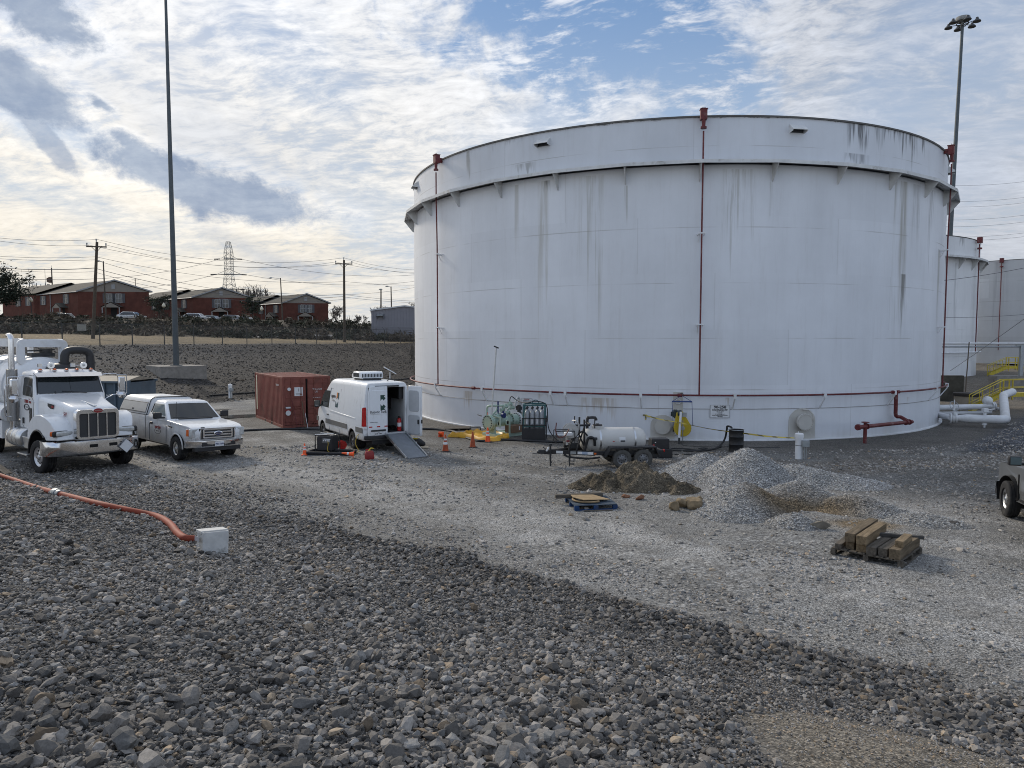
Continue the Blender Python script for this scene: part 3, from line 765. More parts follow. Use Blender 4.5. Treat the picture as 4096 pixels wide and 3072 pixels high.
        f.box((0, -TR-.30, ZT-.03), (.27, .27, .42)); f.box((0, -TR-.30, ZT+.19), (.32, .32, .03))
        f.tube([(-.08, -TR-.32, ZT+.2), (-.08, -TR-.32, ZT+.27), (.08, -TR-.32, ZT+.27), (.08, -TR-.32, ZT+.2)], .010, 5)
        f.box((0, -TR-.08, ZT-.06), (.16, .20, .22)); f.obj('foam_chamber', rz, 20)
        for zz in (9.0, 5.1):
            h = B(PIPEWHITE); h.X = f.X; h.box((0, -TR-.30, zz), (.30, .10, .05)); h.box((-.13, -TR-.15, zz-.03), (.03, .32, .05)); h.box((.13, -TR-.15, zz-.03), (.03, .32, .05))
            h.box((-.08, -TR-.1, zz-.18), (.03, .03, .35), rx=.5); h.obj('pipe_clamp', rz, 0)
    # overflow vents under the rim
    for px, py in ((1668, 700), (2174, 556), (3188, 505), (3797, 650), (1200, 700)):
        A = phi_of(px, py) if px > 1300 else -1.9
        q = B(GIRDER); q.X = Matrix.Rotation(CY.rot(A), 4, 'Z'); z0 = 13.45
        w = .34
        for sx in (-1, 1): q.add([(sx*w, -TR+.02, z0+.24), (sx*w, -TR-.30, z0-.02), (sx*w, -TR-.30, z0-.10), (sx*w, -TR+.02, z0-.14)], [(0, 1, 2, 3)])
        q.add([(-w, -TR+.02, z0+.24), (w, -TR+.02, z0+.24), (w, -TR-.30, z0-.02), (-w, -TR-.30, z0-.02)], [(0, 1, 2, 3)])
        q.add([(-w, -TR-.30, z0-.02), (w, -TR-.30, z0-.02), (w, -TR-.30, z0-.05), (-w, -TR-.30, z0-.05)], [(0, 1, 2, 3)])
        v = q.obj('overflow_vent', t, 0)
        q = B(BLACK); q.X = Matrix.Rotation(CY.rot(A), 4, 'Z'); q.box((0, -TR-.02, z0-.01), (.58, .03, .2)); q.obj('vent_opening', v, 0)
    # manway with its reinforcing pad
    PADM = mat('faded beige paint', (.50, .485, .45), .6, 0, .06, 3, 0, .3, (.36, .33, .28), .3)
    def pad(A, w, zt, n=18):
        """tombstone shaped plate following the shell"""
        q = B(PADM); hw = w/2; pts = [(-hw, .05), (hw, .05)]+[(hw*cos(a), zt-hw*.9+hw*.9*sin(a)) for a in np.linspace(0, pi, n)]
        f = [CY.p(A+u/TR, TR+.025, z) for u, z in pts]; g_ = [CY.p(A+u/TR, TR-.01, z) for u, z in pts]; m_ = len(f)
        q.add(f+g_, [tuple(range(m_))]+[(i, m_+i, m_+(i+1) % m_, (i+1) % m_) for i in range(m_)])
        return q.obj('reinforcing_pad', t, 0)
    A = phi_of(3207, 1710); pad(A, 1.30, 1.42)
    q = B(PADM); q.X = Matrix.Rotation(CY.rot(A), 4, 'Z'); c = (0, -TR, .82)
    q.cyl((0, -TR+.05, .82), (0, -TR-.22, .82), .30, n=28); q.cyl((0, -TR-.20, .82), (0, -TR-.25, .82), .38, n=28); q.cyl((0, -TR-.255, .82), (0, -TR-.30, .82), .385, n=28)
    for i in range(24): a = 2*pi*i/24; q.cyl((.34*cos(a), -TR-.29, .82+.34*sin(a)), (.34*cos(a), -TR-.335, .82+.34*sin(a)), .02, n=6)
    mw = q.obj('manway', t, 25)
    q = B(PADM); q.X = Matrix.Rotation(CY.rot(A), 4, 'Z')
    q.tube(smooth_path([(.0, -TR-.06, 1.36), (.22, -TR-.2, 1.32), (.34, -TR-.3, 1.1), (.37, -TR-.3, .8)], 5), .03, 8)
    q.tube([(0, -TR-.27, 1.2), (0, -TR-.27, .98)], .02, 6); q.obj('davit_arm', mw, 40)
    A = phi_of(2650, 1720); pad(A, 1.05, 1.12)
    q = B(PADM); q.X = Matrix.Rotation(CY.rot(A), 4, 'Z'); q.cyl((0, -TR+.05, .62), (0, -TR-.2, .62), .27, n=24); q.cyl((0, -TR-.2, .62), (0, -TR-.27, .62), .34, n=24); q.obj('manway', t, 25)
    A = phi_of(2712, 1620)
    q = B(PADM); q.X = Matrix.Rotation(CY.rot(A), 4, 'Z'); q.box((0, -TR, 1.62), (.42, .04, 1.05)); q.obj('hanger_plate', t, 0)
    q = B(PIPEWHITE); q.X = Matrix.Rotation(CY.rot(A), 4, 'Z'); q.torus((0, -TR-.05, 1.72), .11, .02, (0, 1, 0), 14, 6); q.obj('hanger_ring', t, 30)
    # hydrant branch: down from the ring, out along the shell, down into the ground
    A = phi_of(3584, 1600, rad=RR); A1 = phi_of(3640, 1690, rad=TR+.6)
    ro = TR+.45; z1 = .78
    pa = CY.p(A, RR, ZRING); pb = CY.p(A, RR, 1.0)
    L0 = PY(3638, 1688, (TANK+CY.p(A, ro+.1, 0)).y)-TANK; L1 = Vector(L0); e = PZ(3448, 1708, .78)-TANK
    q = B(RED); q.tube([pa, CY.p(A, RR, 1.05), CY.p(A+.002, RR, .92), CY.p(A+.008, RR, .86), CY.p(A+.02, RR+.05, .84), L0], .085, 12)
    e = Vector((L0.x-3.2, L0.y-2.35, .72)); e = CY.p(phi_of(3455, 1707, rad=TR+1.6), TR+1.6, .72)
    q.tube([L0+(L0-e).normalized()*.25, e+(e-L0).normalized()*.45], .085, 12)
    for tt, rr in ((.0, .13), (.08, .13), (.93, .13)): p = L0.lerp(e, tt); q.cyl(p, p+(e-L0).normalized()*.05, rr, n=12)
    vp = L0.lerp(e, .97); q.tube([vp, vp-Vector((0, 0, .45)), Vector((vp.x, vp.y, -.2))], .075, 12); q.cyl(vp+Vector((0, 0, .05)), vp+Vector((0, 0, .17)), .07, n=10); q.cyl(vp+Vector((0, 0, .17)), vp+Vector((0, 0, .20)), .16, n=12)
    q.cyl(e+(e-L0).normalized()*.40, e+(e-L0).normalized()*.52, .13, n=12)
    q.obj('hydrant_pipe', t, 40)
    # bonding cable round the shell
    B(mat('thin cable', (.20, .19, .18))).tube(ringpts(CY, TR+.012, 1.40, -1.5, 1.5, 90), .010, 5).obj('shell_cable', t, 40)
    # conduit at the hose drop, bottom skirt stains come from the paint
    return t
tank = build_tank()
def sign_on_tank(px, py, w, h, lines, label, name='sign'):
    A = phi_of(px, py); z = z_on(px, py)
    s = thing(name, label, 'sign', TANK+CY.p(A, TR+.03, z), CY.rot(A))
    B(SIGNWHITE).box((0, 0, 0), (w, .012, h)).obj('panel', s, 0)
    b = B(mat('thin sign edge', (.30, .31, .33)))
    for sx in (-1, 1): b.box((sx*w/2, -.004, 0), (.012, .02, h+.012))
    for sz in (-1, 1): b.box((0, -.004, sz*h/2), (w-.012, .02, .012))
    b.obj('border', s, 0)
    for (tx, size, zz, mm, sx) in lines:
        text(tx, size, mm, face((0, -.0085, zz), (1, 0, 0), (0, 0, 1)), s, sx=sx, bold=.006 if size > .1 else .002)
    return s
sign_on_tank(2879, 1645, .84, .55, [('90-258', .165, .18, TEXTDARK, 1.15), ('DO NOT ENTER WITHOUT PERMIT', .045, .085, TEXTDARK, .95), ('IN CASE OF EMERGENCY CALL', .045, .03, TEXTDARK, 1.05),
             ('1-877-CALL BELOW', .042, -.025, TEXTDARK, .9), ('TO NOTIFY', .042, -.075, TEXTDARK, .9), ('KY DEPARTMENT OF', .045, -.125, TEXTDARK, .95), ('ENVIRONMENTAL PROTECTION', .045, -.175, TEXTDARK, 1.0), ('1-800-928-2380', .040, -.225, TEXTDARK, .9)],
             'white notice headed 90-258 on the tank wall right of the yellow mixer')
sign_on_tank(2109, 1607, .58, .33, [('DANGER', .068, .115, TEXTRED, 1.1), ('CONFINED SPACE', .056, .045, TEXTDARK, 1.0), ('PERMIT REQUIRED', .056, -.02, TEXTDARK, .95), ('FOR ENTRY', .052, -.085, TEXTDARK, .95)],
             'white danger sign on the tank wall behind the pale green skid')
# ------------------------------------------------------------------ the two tanks beyond
def far_tank(name, label, c, rad, z0, hgt_, paint, girder, risers, ring=True):
    cy = Cyl(c, rad); t = thing(name, label, 'storage tank', c)
    top = hgt_; zg = hgt_-1.9
    B(paint(cy)).lathe([(rad, z0-.5), (rad, top)], 120).obj('shell', t, 40)
    B(ROOF).lathe([(rad+.04, top-.04), (rad+.04, top+.02), (0, top+.03)], 90).obj('roof_rim', t, 30)
    if girder:
        g = B(GIRDER); g.lathe([(rad, zg+.1), (rad+.75, zg+.08), (rad+.75, zg-.10), (rad+.72, zg-.10), (rad+.72, zg+.05), (rad, zg+.06)], 36); g.obj('wind_girder', t, 20)
        for k in range(36):
            A = 2*pi*(k+.3)/36; ph = (A+pi) % (2*pi)-pi
            if not (-.2 < ph < 1.7): continue
            q = B(GIRDER); w = .015/rad; prof = [(rad-.02, zg+.06), (rad+.7, zg+.05), (rad+.7, zg-.05), (rad-.02, zg-1.1)]
            q.add([cy.p(A-w, r, z) for r, z in prof]+[cy.p(A+w, r, z) for r, z in prof], [(3, 2, 1, 0), (4, 5, 6, 7)]+[(i, (i+1) % 4, 4+(i+1) % 4, 4+i) for i in range(4)]); q.obj('bracket', t, 0)
    if ring: B(PIPEWHITE).tube(ringpts(cy, rad+.3, z0+2.4, -1.4, 1.6, 60), .07, 8).obj('ring_pipe', t, 40)
    for A in risers:
        q = B(RED).tube([cy.p(A, rad+.3, z0+(2.4 if ring else 1.2)), cy.p(A, rad+.3, z0+4), cy.p(A, rad+.3, top-.4)], .05, 8); rz = q.obj('riser_pipe', t, 40)
        q = B(RED); q.X = Matrix.Rotation(cy.rot(A), 4, 'Z'); q.box((0, -rad-.32, top-.05), (.42, .4, .55)); q.cyl((0, -rad-.32, top-.9), (0, -rad-.32, top-.75), .2, n=10); q.obj('foam_chamber', rz, 20)
    return t, cy
T2 = Vector((33.3, 78.9, 0)); R2 = 15.3
far_tank('storage_tank', 'white storage tank with a dented stained rim, half hidden behind the huge tank', T2, R2, .9, 13.9,
         lambda cy: tank_paint('second tank paint', (.67, .675, .68), cy, 0, 14, [(phi_of(3960-140, 1200, T2, R2), .02, 11.5, 2, (.3, .3, .3), .5, 1.0), (phi_of(3850, 1000, T2, R2), .05, 13.9, 12.2, (.2, .2, .2), .7, .8)], [(2.9, .04, .4), (5.4, .03, .3), (7.8, .03, .3), (10.3, .03, .3)], .06, .5, 8), True, [phi_of(3895, 1200, T2, R2)])
T3 = Vector((75.2, 103.5, 0)); R3 = 20.0
t3, cy3 = far_tank('storage_tank', 'grey streaked flat topped storage tank farthest right', T3, R3, 2.0, 14.4,
         lambda cy: tank_paint('third tank paint', (.50, .51, .52), cy, 0, 14, [(phi_of(4000, 1200, T3, R3), .05, 14.2, 3, (.26, .26, .27), .6, .7), (phi_of(3960, 1200, T3, R3), .03, 14.2, 5, (.5, .5, .5), .4, .7)], [(4.4, .05, .6), (6.9, .05, .6), (9.3, .05, .6), (11.8, .05, .6)], .10, .7, 15), False, [phi_of(4003, 1200, T3, R3)], False)
# ------------------------------------------------------------------ vehicles (x forward, y left, origin under the front axle)
HOLE = mat('dark opening', (.008, .008, .008), .9, 0, 0)
GREYTRIM = mat('grey body cladding', (.12, .12, .118), .6, 0, .08)
def wheel(parent, c, r, w, side, rim, steer=0, dual=False, holes=8, name='wheel', nut=True, spokes=False):
    """tyre mesh with a rim as its child; side +1 shows its face to +y"""
    o = B(RUBBER); hr = r*.60; s = side
    o.lathe([(hr, -w/2), (r*.86, -w*.52), (r*.96, -w*.47), (r*.995, -w*.38), (r, -w*.26), (r*.975, -w*.25), (r*.975, -w*.20), (r, -w*.19), (r, -w*.02), (r*.975, -w*.01), (r*.975, w*.03),
             (r, w*.04), (r, w*.20), (r*.975, w*.21), (r*.975, w*.26), (r, w*.27), (r*.995, w*.38), (r*.96, w*.47), (r*.86, w*.52), (hr, w/2), (hr*.9, w*.1), (hr*.9, -w*.1)], 36, (0, 0, 0), (0, s, 0), caps=False)
    t = o.obj(name, parent, 50); t.location = c; t.rotation_euler = (0, 0, steer)
    q = B(rim); d = w*.5
    q.lathe([(hr*1.02, d-.005), (hr*1.03, d-.03), (hr*.97, d-.035), (hr*.90, d*.55), (hr*.80, d*.45), (hr*.42, d*.62), (hr*.36, d*.70), (hr*.20, d*.78), (hr*.16, d*.92), (0.001, d*.95)], 32, (0, 0, 0), (0, s, 0), caps=False)
    rm = q.obj('rim', t, 40)
    h = B(HOLE)
    for k in range(holes):
        a = 2*pi*k/holes+.2
        if spokes:
            p = [(hr*.40*cos(a-.12), hr*.40*sin(a-.12)), (hr*.86*cos(a-.20), hr*.86*sin(a-.20)), (hr*.86*cos(a+.20), hr*.86*sin(a+.20)), (hr*.40*cos(a+.12), hr*.40*sin(a+.12))]
            h.add([(x, s*(d*(.70 if i in (0, 3) else .56)), z) for i, (x, z) in enumerate(p)], [(0, 1, 2, 3)])
        else: h.cyl((hr*.63*cos(a), s*d*.44, hr*.63*sin(a)), (hr*.63*cos(a), s*(d*.575), hr*.63*sin(a)), hr*.105, n=8)
    h.obj('rim_holes', rm, 0)
    if nut:
        h = B(DARKMETAL)
        for k in range(10): a = 2*pi*k/10; h.cyl((hr*.30*cos(a), s*d*.6, hr*.30*sin(a)), (hr*.30*cos(a), s*d*.84, hr*.30*sin(a)), hr*.045, n=6)
        h.obj('wheel_nuts', rm, 0)
    if dual:
        o2 = dup(t, parent=parent, loc=(c[0], c[1]-s*(w+.03), c[2]))
    return t
def plate(b, poly, yf, off, thick=.02):
    """thin panel on a vehicle's side: polygon in x,z laid at y=yf(z)+off"""
    n = len(poly)
    A = [(x, yf(z)+off, z) for x, z in poly]; C_ = [(x, yf(z)+off-math.copysign(thick, off), z) for x, z in poly]
    return b.add(A+C_, [tuple(range(n)), tuple(range(2*n-1, n-1, -1))]+[(i, (i+1) % n, n+(i+1) % n, n+i) for i in range(n)])
def arc_pts(cx, cz, r, a0, a1, n): return [(cx+r*cos(R(a0+(a1-a0)*i/n)), cz+r*sin(R(a0+(a1-a0)*i/n))) for i in range(n+1)]

def pickup(label, loc, rz, paint, topper=True, crew=False, rx=0, badge=True, wr=.40, rim=None):
    t = thing('pickup_truck', label, 'pickup truck', loc, rz, None, rx)
    W = 1.0; L = 4.95 if not crew else 5.0; WB = 3.72; rim = rim or ALU
    cabr = -2.36 if not crew else -3.05
    top = [(.97, .82), (.975, 1.02), (.93, 1.13), (.75, 1.19), (.3, 1.235), (-.62, 1.295), (-.9, 1.33), (cabr, 1.34), (cabr-.03, 1.36), (-L, 1.38)]
    prof = [(-L, .62), (-L+.1, .50), (-.5, .46), (.7, .46), (.94, .56)]+top
    def wf(k, x, z):
        y = W if z < 1.1 else W-(z-1.1)*.22
        if crew and x > -.7 and z > 1.1: y -= (z-1.1)*.9
        if x > .3: y -= (x-.3)**2*(.30 if not crew else .55)
        if z < .62: y -= (.62-z)*.25
        return y if k else -y
    b = B(paint).prism(prof, 0, 0, wf); o = b.obj('body', t, 0, .05 if not crew else .15, 3 if not crew else 7)
    cut = []
    for ax in (0, -WB):
        for s in (-1, 1): cut.append(B(paint).cyl((ax, s*.60, wr), (ax, s*1.2, wr), wr+(.085 if not crew else .13), n=32))
    boolcut(o, cut)
    for ax in (0, -WB):
        for s in (-1, 1):
            lin = B(HOLE)
            pts = arc_pts(ax, wr, wr+(.078 if not crew else .123), -12, 192, 20)
            lin.add([(x, s*.61, z) for x, z in pts]+[(x, s*.95, z) for x, z in pts], [(i, i+1, 22+i, 21+i) for i in range(20)]+[tuple(range(21))])
            lin.obj('wheel_well', t, 0)
    fl = B(paint)                                            # wheel arch lips
    for ax in (0, -WB) if not crew else ():
        for s in (-1, 1): fl.tube([(x, s*(W-.022-(.02 if ax == 0 else 0)), z) for x, z in arc_pts(ax, wr, wr+.095, 2, 178, 18)], .026, 8)
    if not crew: fl.obj('arch_lip', t, 50)
    # cab
    z0, z1 = 1.28, 1.86
    rl = (cabr+.10)
    def ring(z, xf, xr, hw, r): return [(x, y, z) for x, y in rrect(xf-xr, 2*hw, r, 4, (xf+xr)/2, 0)]
    xf0, xf1, xr1 = -.60, -1.30, cabr+.22
    cb = B(paint).loft([ring(z0, xf0, cabr, .955, .08), ring(1.36, xf0-.10, cabr, .945, .08), ring(z1, xf1, xr1, .765, .10), ring(1.905, xf1-.10, xr1-.02, .70, .12), ring(1.93, xf1-.28, xr1+.1, .56, .14)])
    cb.obj('cab', t, 50)
    hw = lambda z: .955-(z-z0)*(.955-.765)/(z1-z0)
    xf = lambda z: xf0+(z-z0)*(xf1-xf0)/(z1-z0)
    g = B(GLASS); a, c = 1.345, 1.825
    g.add([(xf(a)+.016, -hw(a)+.085, a), (xf(a)+.045, 0, a), (xf(a)+.016, hw(a)-.085, a), (xf(c)+.016, hw(c)-.085, c), (xf(c)+.03, 0, c+.01), (xf(c)+.016, -hw(c)+.085, c)], [(0, 1, 4, 5), (1, 2, 3, 4)])
    g.obj('windshield', t, 50)
    doors = [(-.98, -2.02)] if not crew else [(-.98, -1.98), (-2.06, -2.86)]
    for s in (-1, 1):
        for (xa, xb) in doors:
            g = B(PALEGLASS)
            za, zb = 1.36, 1.80
            front = xf(zb)-.09 if xa > -1.2 else xa
            poly = [(xa-.02 if xa > -1.2 else xa, za), (xb, za), (max(xb, xr1+.10), zb), (front, zb)]
            if xa > -1.2: poly = [(xf(za)-.16, za+.02), (xb, za), (xb, zb), (front, zb)]
            plate(g, poly, lambda z: s*hw(z), s*.014, .012); g.obj('side_window', t, 0)
        if not crew:
            g = B(HOLE); plate(g, [(-2.06, 1.37), (-2.19, 1.38), (-2.11, 1.79), (-2.06, 1.80)], lambda z: s*hw(z), s*.012, .012); g.obj('quarter_window', t, 0)
        ln = B(mat('body seam', (.20, .20, .20), .7, 0, 0) if not crew else HOLE)
        for x in ([-.70, -2.06] if not crew else [-.70, -2.02, -2.92]): ln.box((x, s*(W-.014), .82), (.010, .03, .58))
        ln.box(((-.70-2.06)/2, s*(W-.004), .53), (1.36, .016, .01)); ln.box((cabr-.02, s*(W-.006), .95), (.012, .02, .8)); ln.obj('door_seam', t, 0)
        h = B(BLACK); h.box((-1.86 if not crew else -1.82, s*(W+.01), 1.13), (.17, .05, .075)); h.obj('door_handle', t, 0, .012)
        mm = B(BLACK); mm.box((-.93, s*1.19, 1.45), (.13, .27, .21), rz=s*-.12); mm.box((-.90, s*1.03, 1.38), (.09, .16, .07)); mo = mm.obj('wing_mirror', t, 30, .03)
        gl = B(PALEGLASS); gl.box((-1.0, s*1.19, 1.455), (.012, .22, .16), rz=s*-.12); gl.obj('mirror_glass', mo, 0)
    # front
    if badge:
        g = B(BLACK); g.box((.965, 0, .945), (.05, 1.18, .36)); g.obj('grille', t, 0, .01); gr = t.children[-1]
        q = B(CHROME); q.X = Matrix.Identity(4)
        for z in (.81, .90, .99, 1.08): q.box((.995, 0, z), (.03, 1.0, .042))
        for s in (-1, 1): q.box((.99, s*.49, .945), (.035, .055, .27)); q.box((.985, s*.585, .945), (.03, .03, .30))
        q.box((.985, 0, 1.115), (.045, 1.22, .04)); q.obj('grille_bar', t, 20, .006)
        q = B(CHROME); q.lathe([(.075, 0), (.082, .012), (.07, .018)], 24, (1.01, 0, .945), (1, 0, 0)); q.v = [(x, y*1.9, (z-.945)*1+.945) for x, y, z in q.v]; bd = q.obj('badge', t, 30)
        q = B(mat('badge blue', (.012, .02, .08), .4, 0, 0)); q.lathe([(.062, .0205), (.001, .0206)], 24, (1.01, 0, .945), (1, 0, 0)); q.v = [(x, y*1.95, z) for x, y, z in q.v]; q.obj('badge_face', bd, 0)
        text('Ford', .085, CHROME, face((1.0325, 0, .945), (0, 1, 0), (0, 0, 1)), bd, sx=1.2, shear=.3)
    for s in (-1, 1) if badge else ():
        q = B(LAMP); q.box((.915, s*.785, .975), (.12, .32, .27), rz=s*-.25); q.box((.925, s*.70, .80), (.10, .14, .12), rz=s*-.2); lm = q.obj('headlight', t, 20, .02)
        q = B(AMBER); q.box((.835, s*.945, .985), (.10, .055, .22), rz=s*-.5); q.obj('turn_signal', lm, 20, .015)
        q = B(HOLE); q.box((.89, s*.62, .96), (.16, .02, .30)); q.obj('lamp_gap', lm, 0)
    q = B(CHROME)
    pl = [(.80, -1.0), (1.02, -.80), (1.08, -.4), (1.10, 0), (1.08, .4), (1.02, .80), (.80, 1.0)]; n = len(pl)
    q.add([(x, y, .72) for x, y in pl]+[(x+.01, y*1.005, .62) for x, y in pl]+[(x-.02, y, .50) for x, y in pl]+[(x-.10, y, .735) for x, y in pl], [(i, i+1, n+i+1, n+i) for i in range(n-1)]+[(n+i, n+i+1, 2*n+i+1, 2*n+i) for i in range(n-1)]+[(3*n+i, 3*n+i+1, i+1, i) for i in range(n-1)])
    if crew: q.v = [(x-.10, y*.90, z) for x, y, z in q.v]
    bp = q.obj('front_bumper', t, 40)
    q = B(BLACK)
    for s in (-1, 1): q.box((1.065, s*.40, .60), (.045, .36, .13))
    q.box((1.08, 0, .60), (.03, .42, .15)); q.box((.92, 0, .43), (.2, 1.6, .13)); q.obj('bumper_insert', bp, 0, .01)
    if badge:
        q = B(SIGNWHITE); q.box((1.105, 0, .60), (.015, .31, .155)); pt = q.obj('licence_plate', t, 0)
        text('PJU 7289', .075, mat('plate blue', (.04, .05, .14), .5, 0, 0), face((1.1145, 0, .595), (0, 1, 0), (0, 0, 1)), pt, bold=.003)
    for s in (-1, 1):
        for ax in (0, -WB): wheel(t, (ax, s*.86, wr), wr, .26, s, rim, steer=(.0 if not crew else -.12) if ax == 0 else 0, holes=7 if not crew else 6, nut=False, spokes=crew)
    q = B(BLACK); q.bb((-L+.1, -.55, .32), (.6, .55, .52)); q.cyl((0, -.8, wr), (0, .8, wr), .06, n=8); q.cyl((-WB, -.8, wr), (-WB, .8, wr), .07, n=8); q.box((-2.2, 0, .50), (4.9, 1.84, .06)); q.obj('chassis', t, 0)
    q = B(CHROME); q.box((-L-.07, 0, .62), (.16, 1.9, .2)); q.obj('rear_bumper', t, 20, .03)
    q = B(BLACK); q.box((-.64, .0, 1.335), (.05, 1.2, .03), ry=.3); q.tube([(-.66, -.2, 1.35), (-.72, -.75, 1.40)], .012, 5); q.tube([(-.66, .55, 1.35), (-.72, -.05, 1.40)], .012, 5); q.obj('wiper', t, 0)
    if topper:
        TP = mat('topper paint', (.62, .63, .64), .35, 0, .04, 3)
        fr, re = cabr-.06, -L+.03
        def tr(z, a, c, h, r): return [(x, y, z) for x, y in rrect(a-c, 2*h, r, 4, (a+c)/2, 0)]
        q = B(TP).loft([tr(1.375, fr, re, .945, .05), tr(1.46, fr, re, .93, .05), tr(1.84, fr-.05, re+.06, .79, .06), tr(1.93, fr-.08, re+.08, .73, .10), tr(1.985, fr-.16, re+.16, .60, .12)]); q.obj('topper', t, 50); tp = t.children[-1]
        th = lambda z: .93-(z-1.46)*.368
        for s in (-1, 1):
            q = B(GREYTRIM); plate(q, [(fr-.10, 1.44), (re+.1, 1.44), (re+.16, 1.80), (fr-.16, 1.80)], lambda z: s*th(z), s*.010, .01)
            sd_ = q.obj('side_panel_seal', tp, 0)
            q = B(mat('topper side panel', (.40, .41, .42), .35, .3, .06, 3)); plate(q, [(fr-.13, 1.465), (re+.13, 1.465), (re+.185, 1.775), (fr-.19, 1.775)], lambda z: s*th(z), s*.016, .012); q.obj('side_panel', tp, 0)
            q = B(BLACK); q.box(((fr+re)/2, s*(th(1.52)+.02), 1.52), (.07, .02, .07)); q.obj('panel_latch', tp, 0)
            q = B(BLACK); q.tube([(fr+.004, s*.945, 1.38), (fr-.045, s*.80, 1.84), (fr-.08, s*.735, 1.935), (fr-.14, s*.60, 1.99), (fr-.14, 0, 1.993)], .016, 6); q.obj('front_seal', tp, 40)
        q = B(HOLE); q.box((-(-fr-re)/2, 0, 1.372), (fr-re, 1.9, .012)); q.obj('rail_seal', tp, 0)
        q = B(BLACK); q.tube([(-.38, -.80, 1.24), (-.36, -.80, 1.95)], .007, 5); q.cyl((-.38, -.80, 1.22), (-.38, -.80, 1.27), .03, n=8); q.obj('antenna', t, 0)
        for s in (-1, 1):
            o_ = face((-1.35, s*(W+.004), 1.02), (s*-1, 0, 0), (0, 0, 1))
            text('Interdyne', .16, TEXTRED, o_, t, sx=.75, bold=.006)
            q = B(TEXTDARK); q.tube([(-1.35+.24*cos(a), s*(W+.003), .88+.095*sin(a)) for a in np.linspace(0, 2*pi, 24, endpoint=False)], .008, 4, True); q.obj('door_emblem', t, 0)
            text('SERVICES INC', .04, TEXTDARK, face((-1.35, s*(W+.004), .88), (s*-1, 0, 0), (0, 0, 1)), t)
            q = B(BLACK); q.box((-.42, s*(W-.02), 1.10), (.24, .05, .03), ry=.12); q.obj('fender_vent', t, 0)
            text('24', .10, TEXTDARK, face((-.35, s*(W-.002), 1.19), (s*-1, 0, 0), (0, 0, 1)), t)
        q = B(TEXTDARK); q.box((.93, -.50, 1.145), (.012, .13, .04)); q.obj('hood_marking', t, 0)
    return t
pickup('white pickup truck with a grey sided bed topper parked beside the vacuum truck', (-11.64, 26.6, -.02), R(49-90), WHITE, rx=R(-2.2)).scale = (1.09,)*3
SILVER = mat('silver grey paint', (.17, .178, .185), .32, .45, .05, 3, coat=.4)
pickup('silver grey pickup truck cut off by the right edge, seen from its left rear', (13.30, 17.36, 0), R(77.3), SILVER, topper=False, crew=True, badge=False, wr=.42).scale = (1.0, 1.0, 1.07)

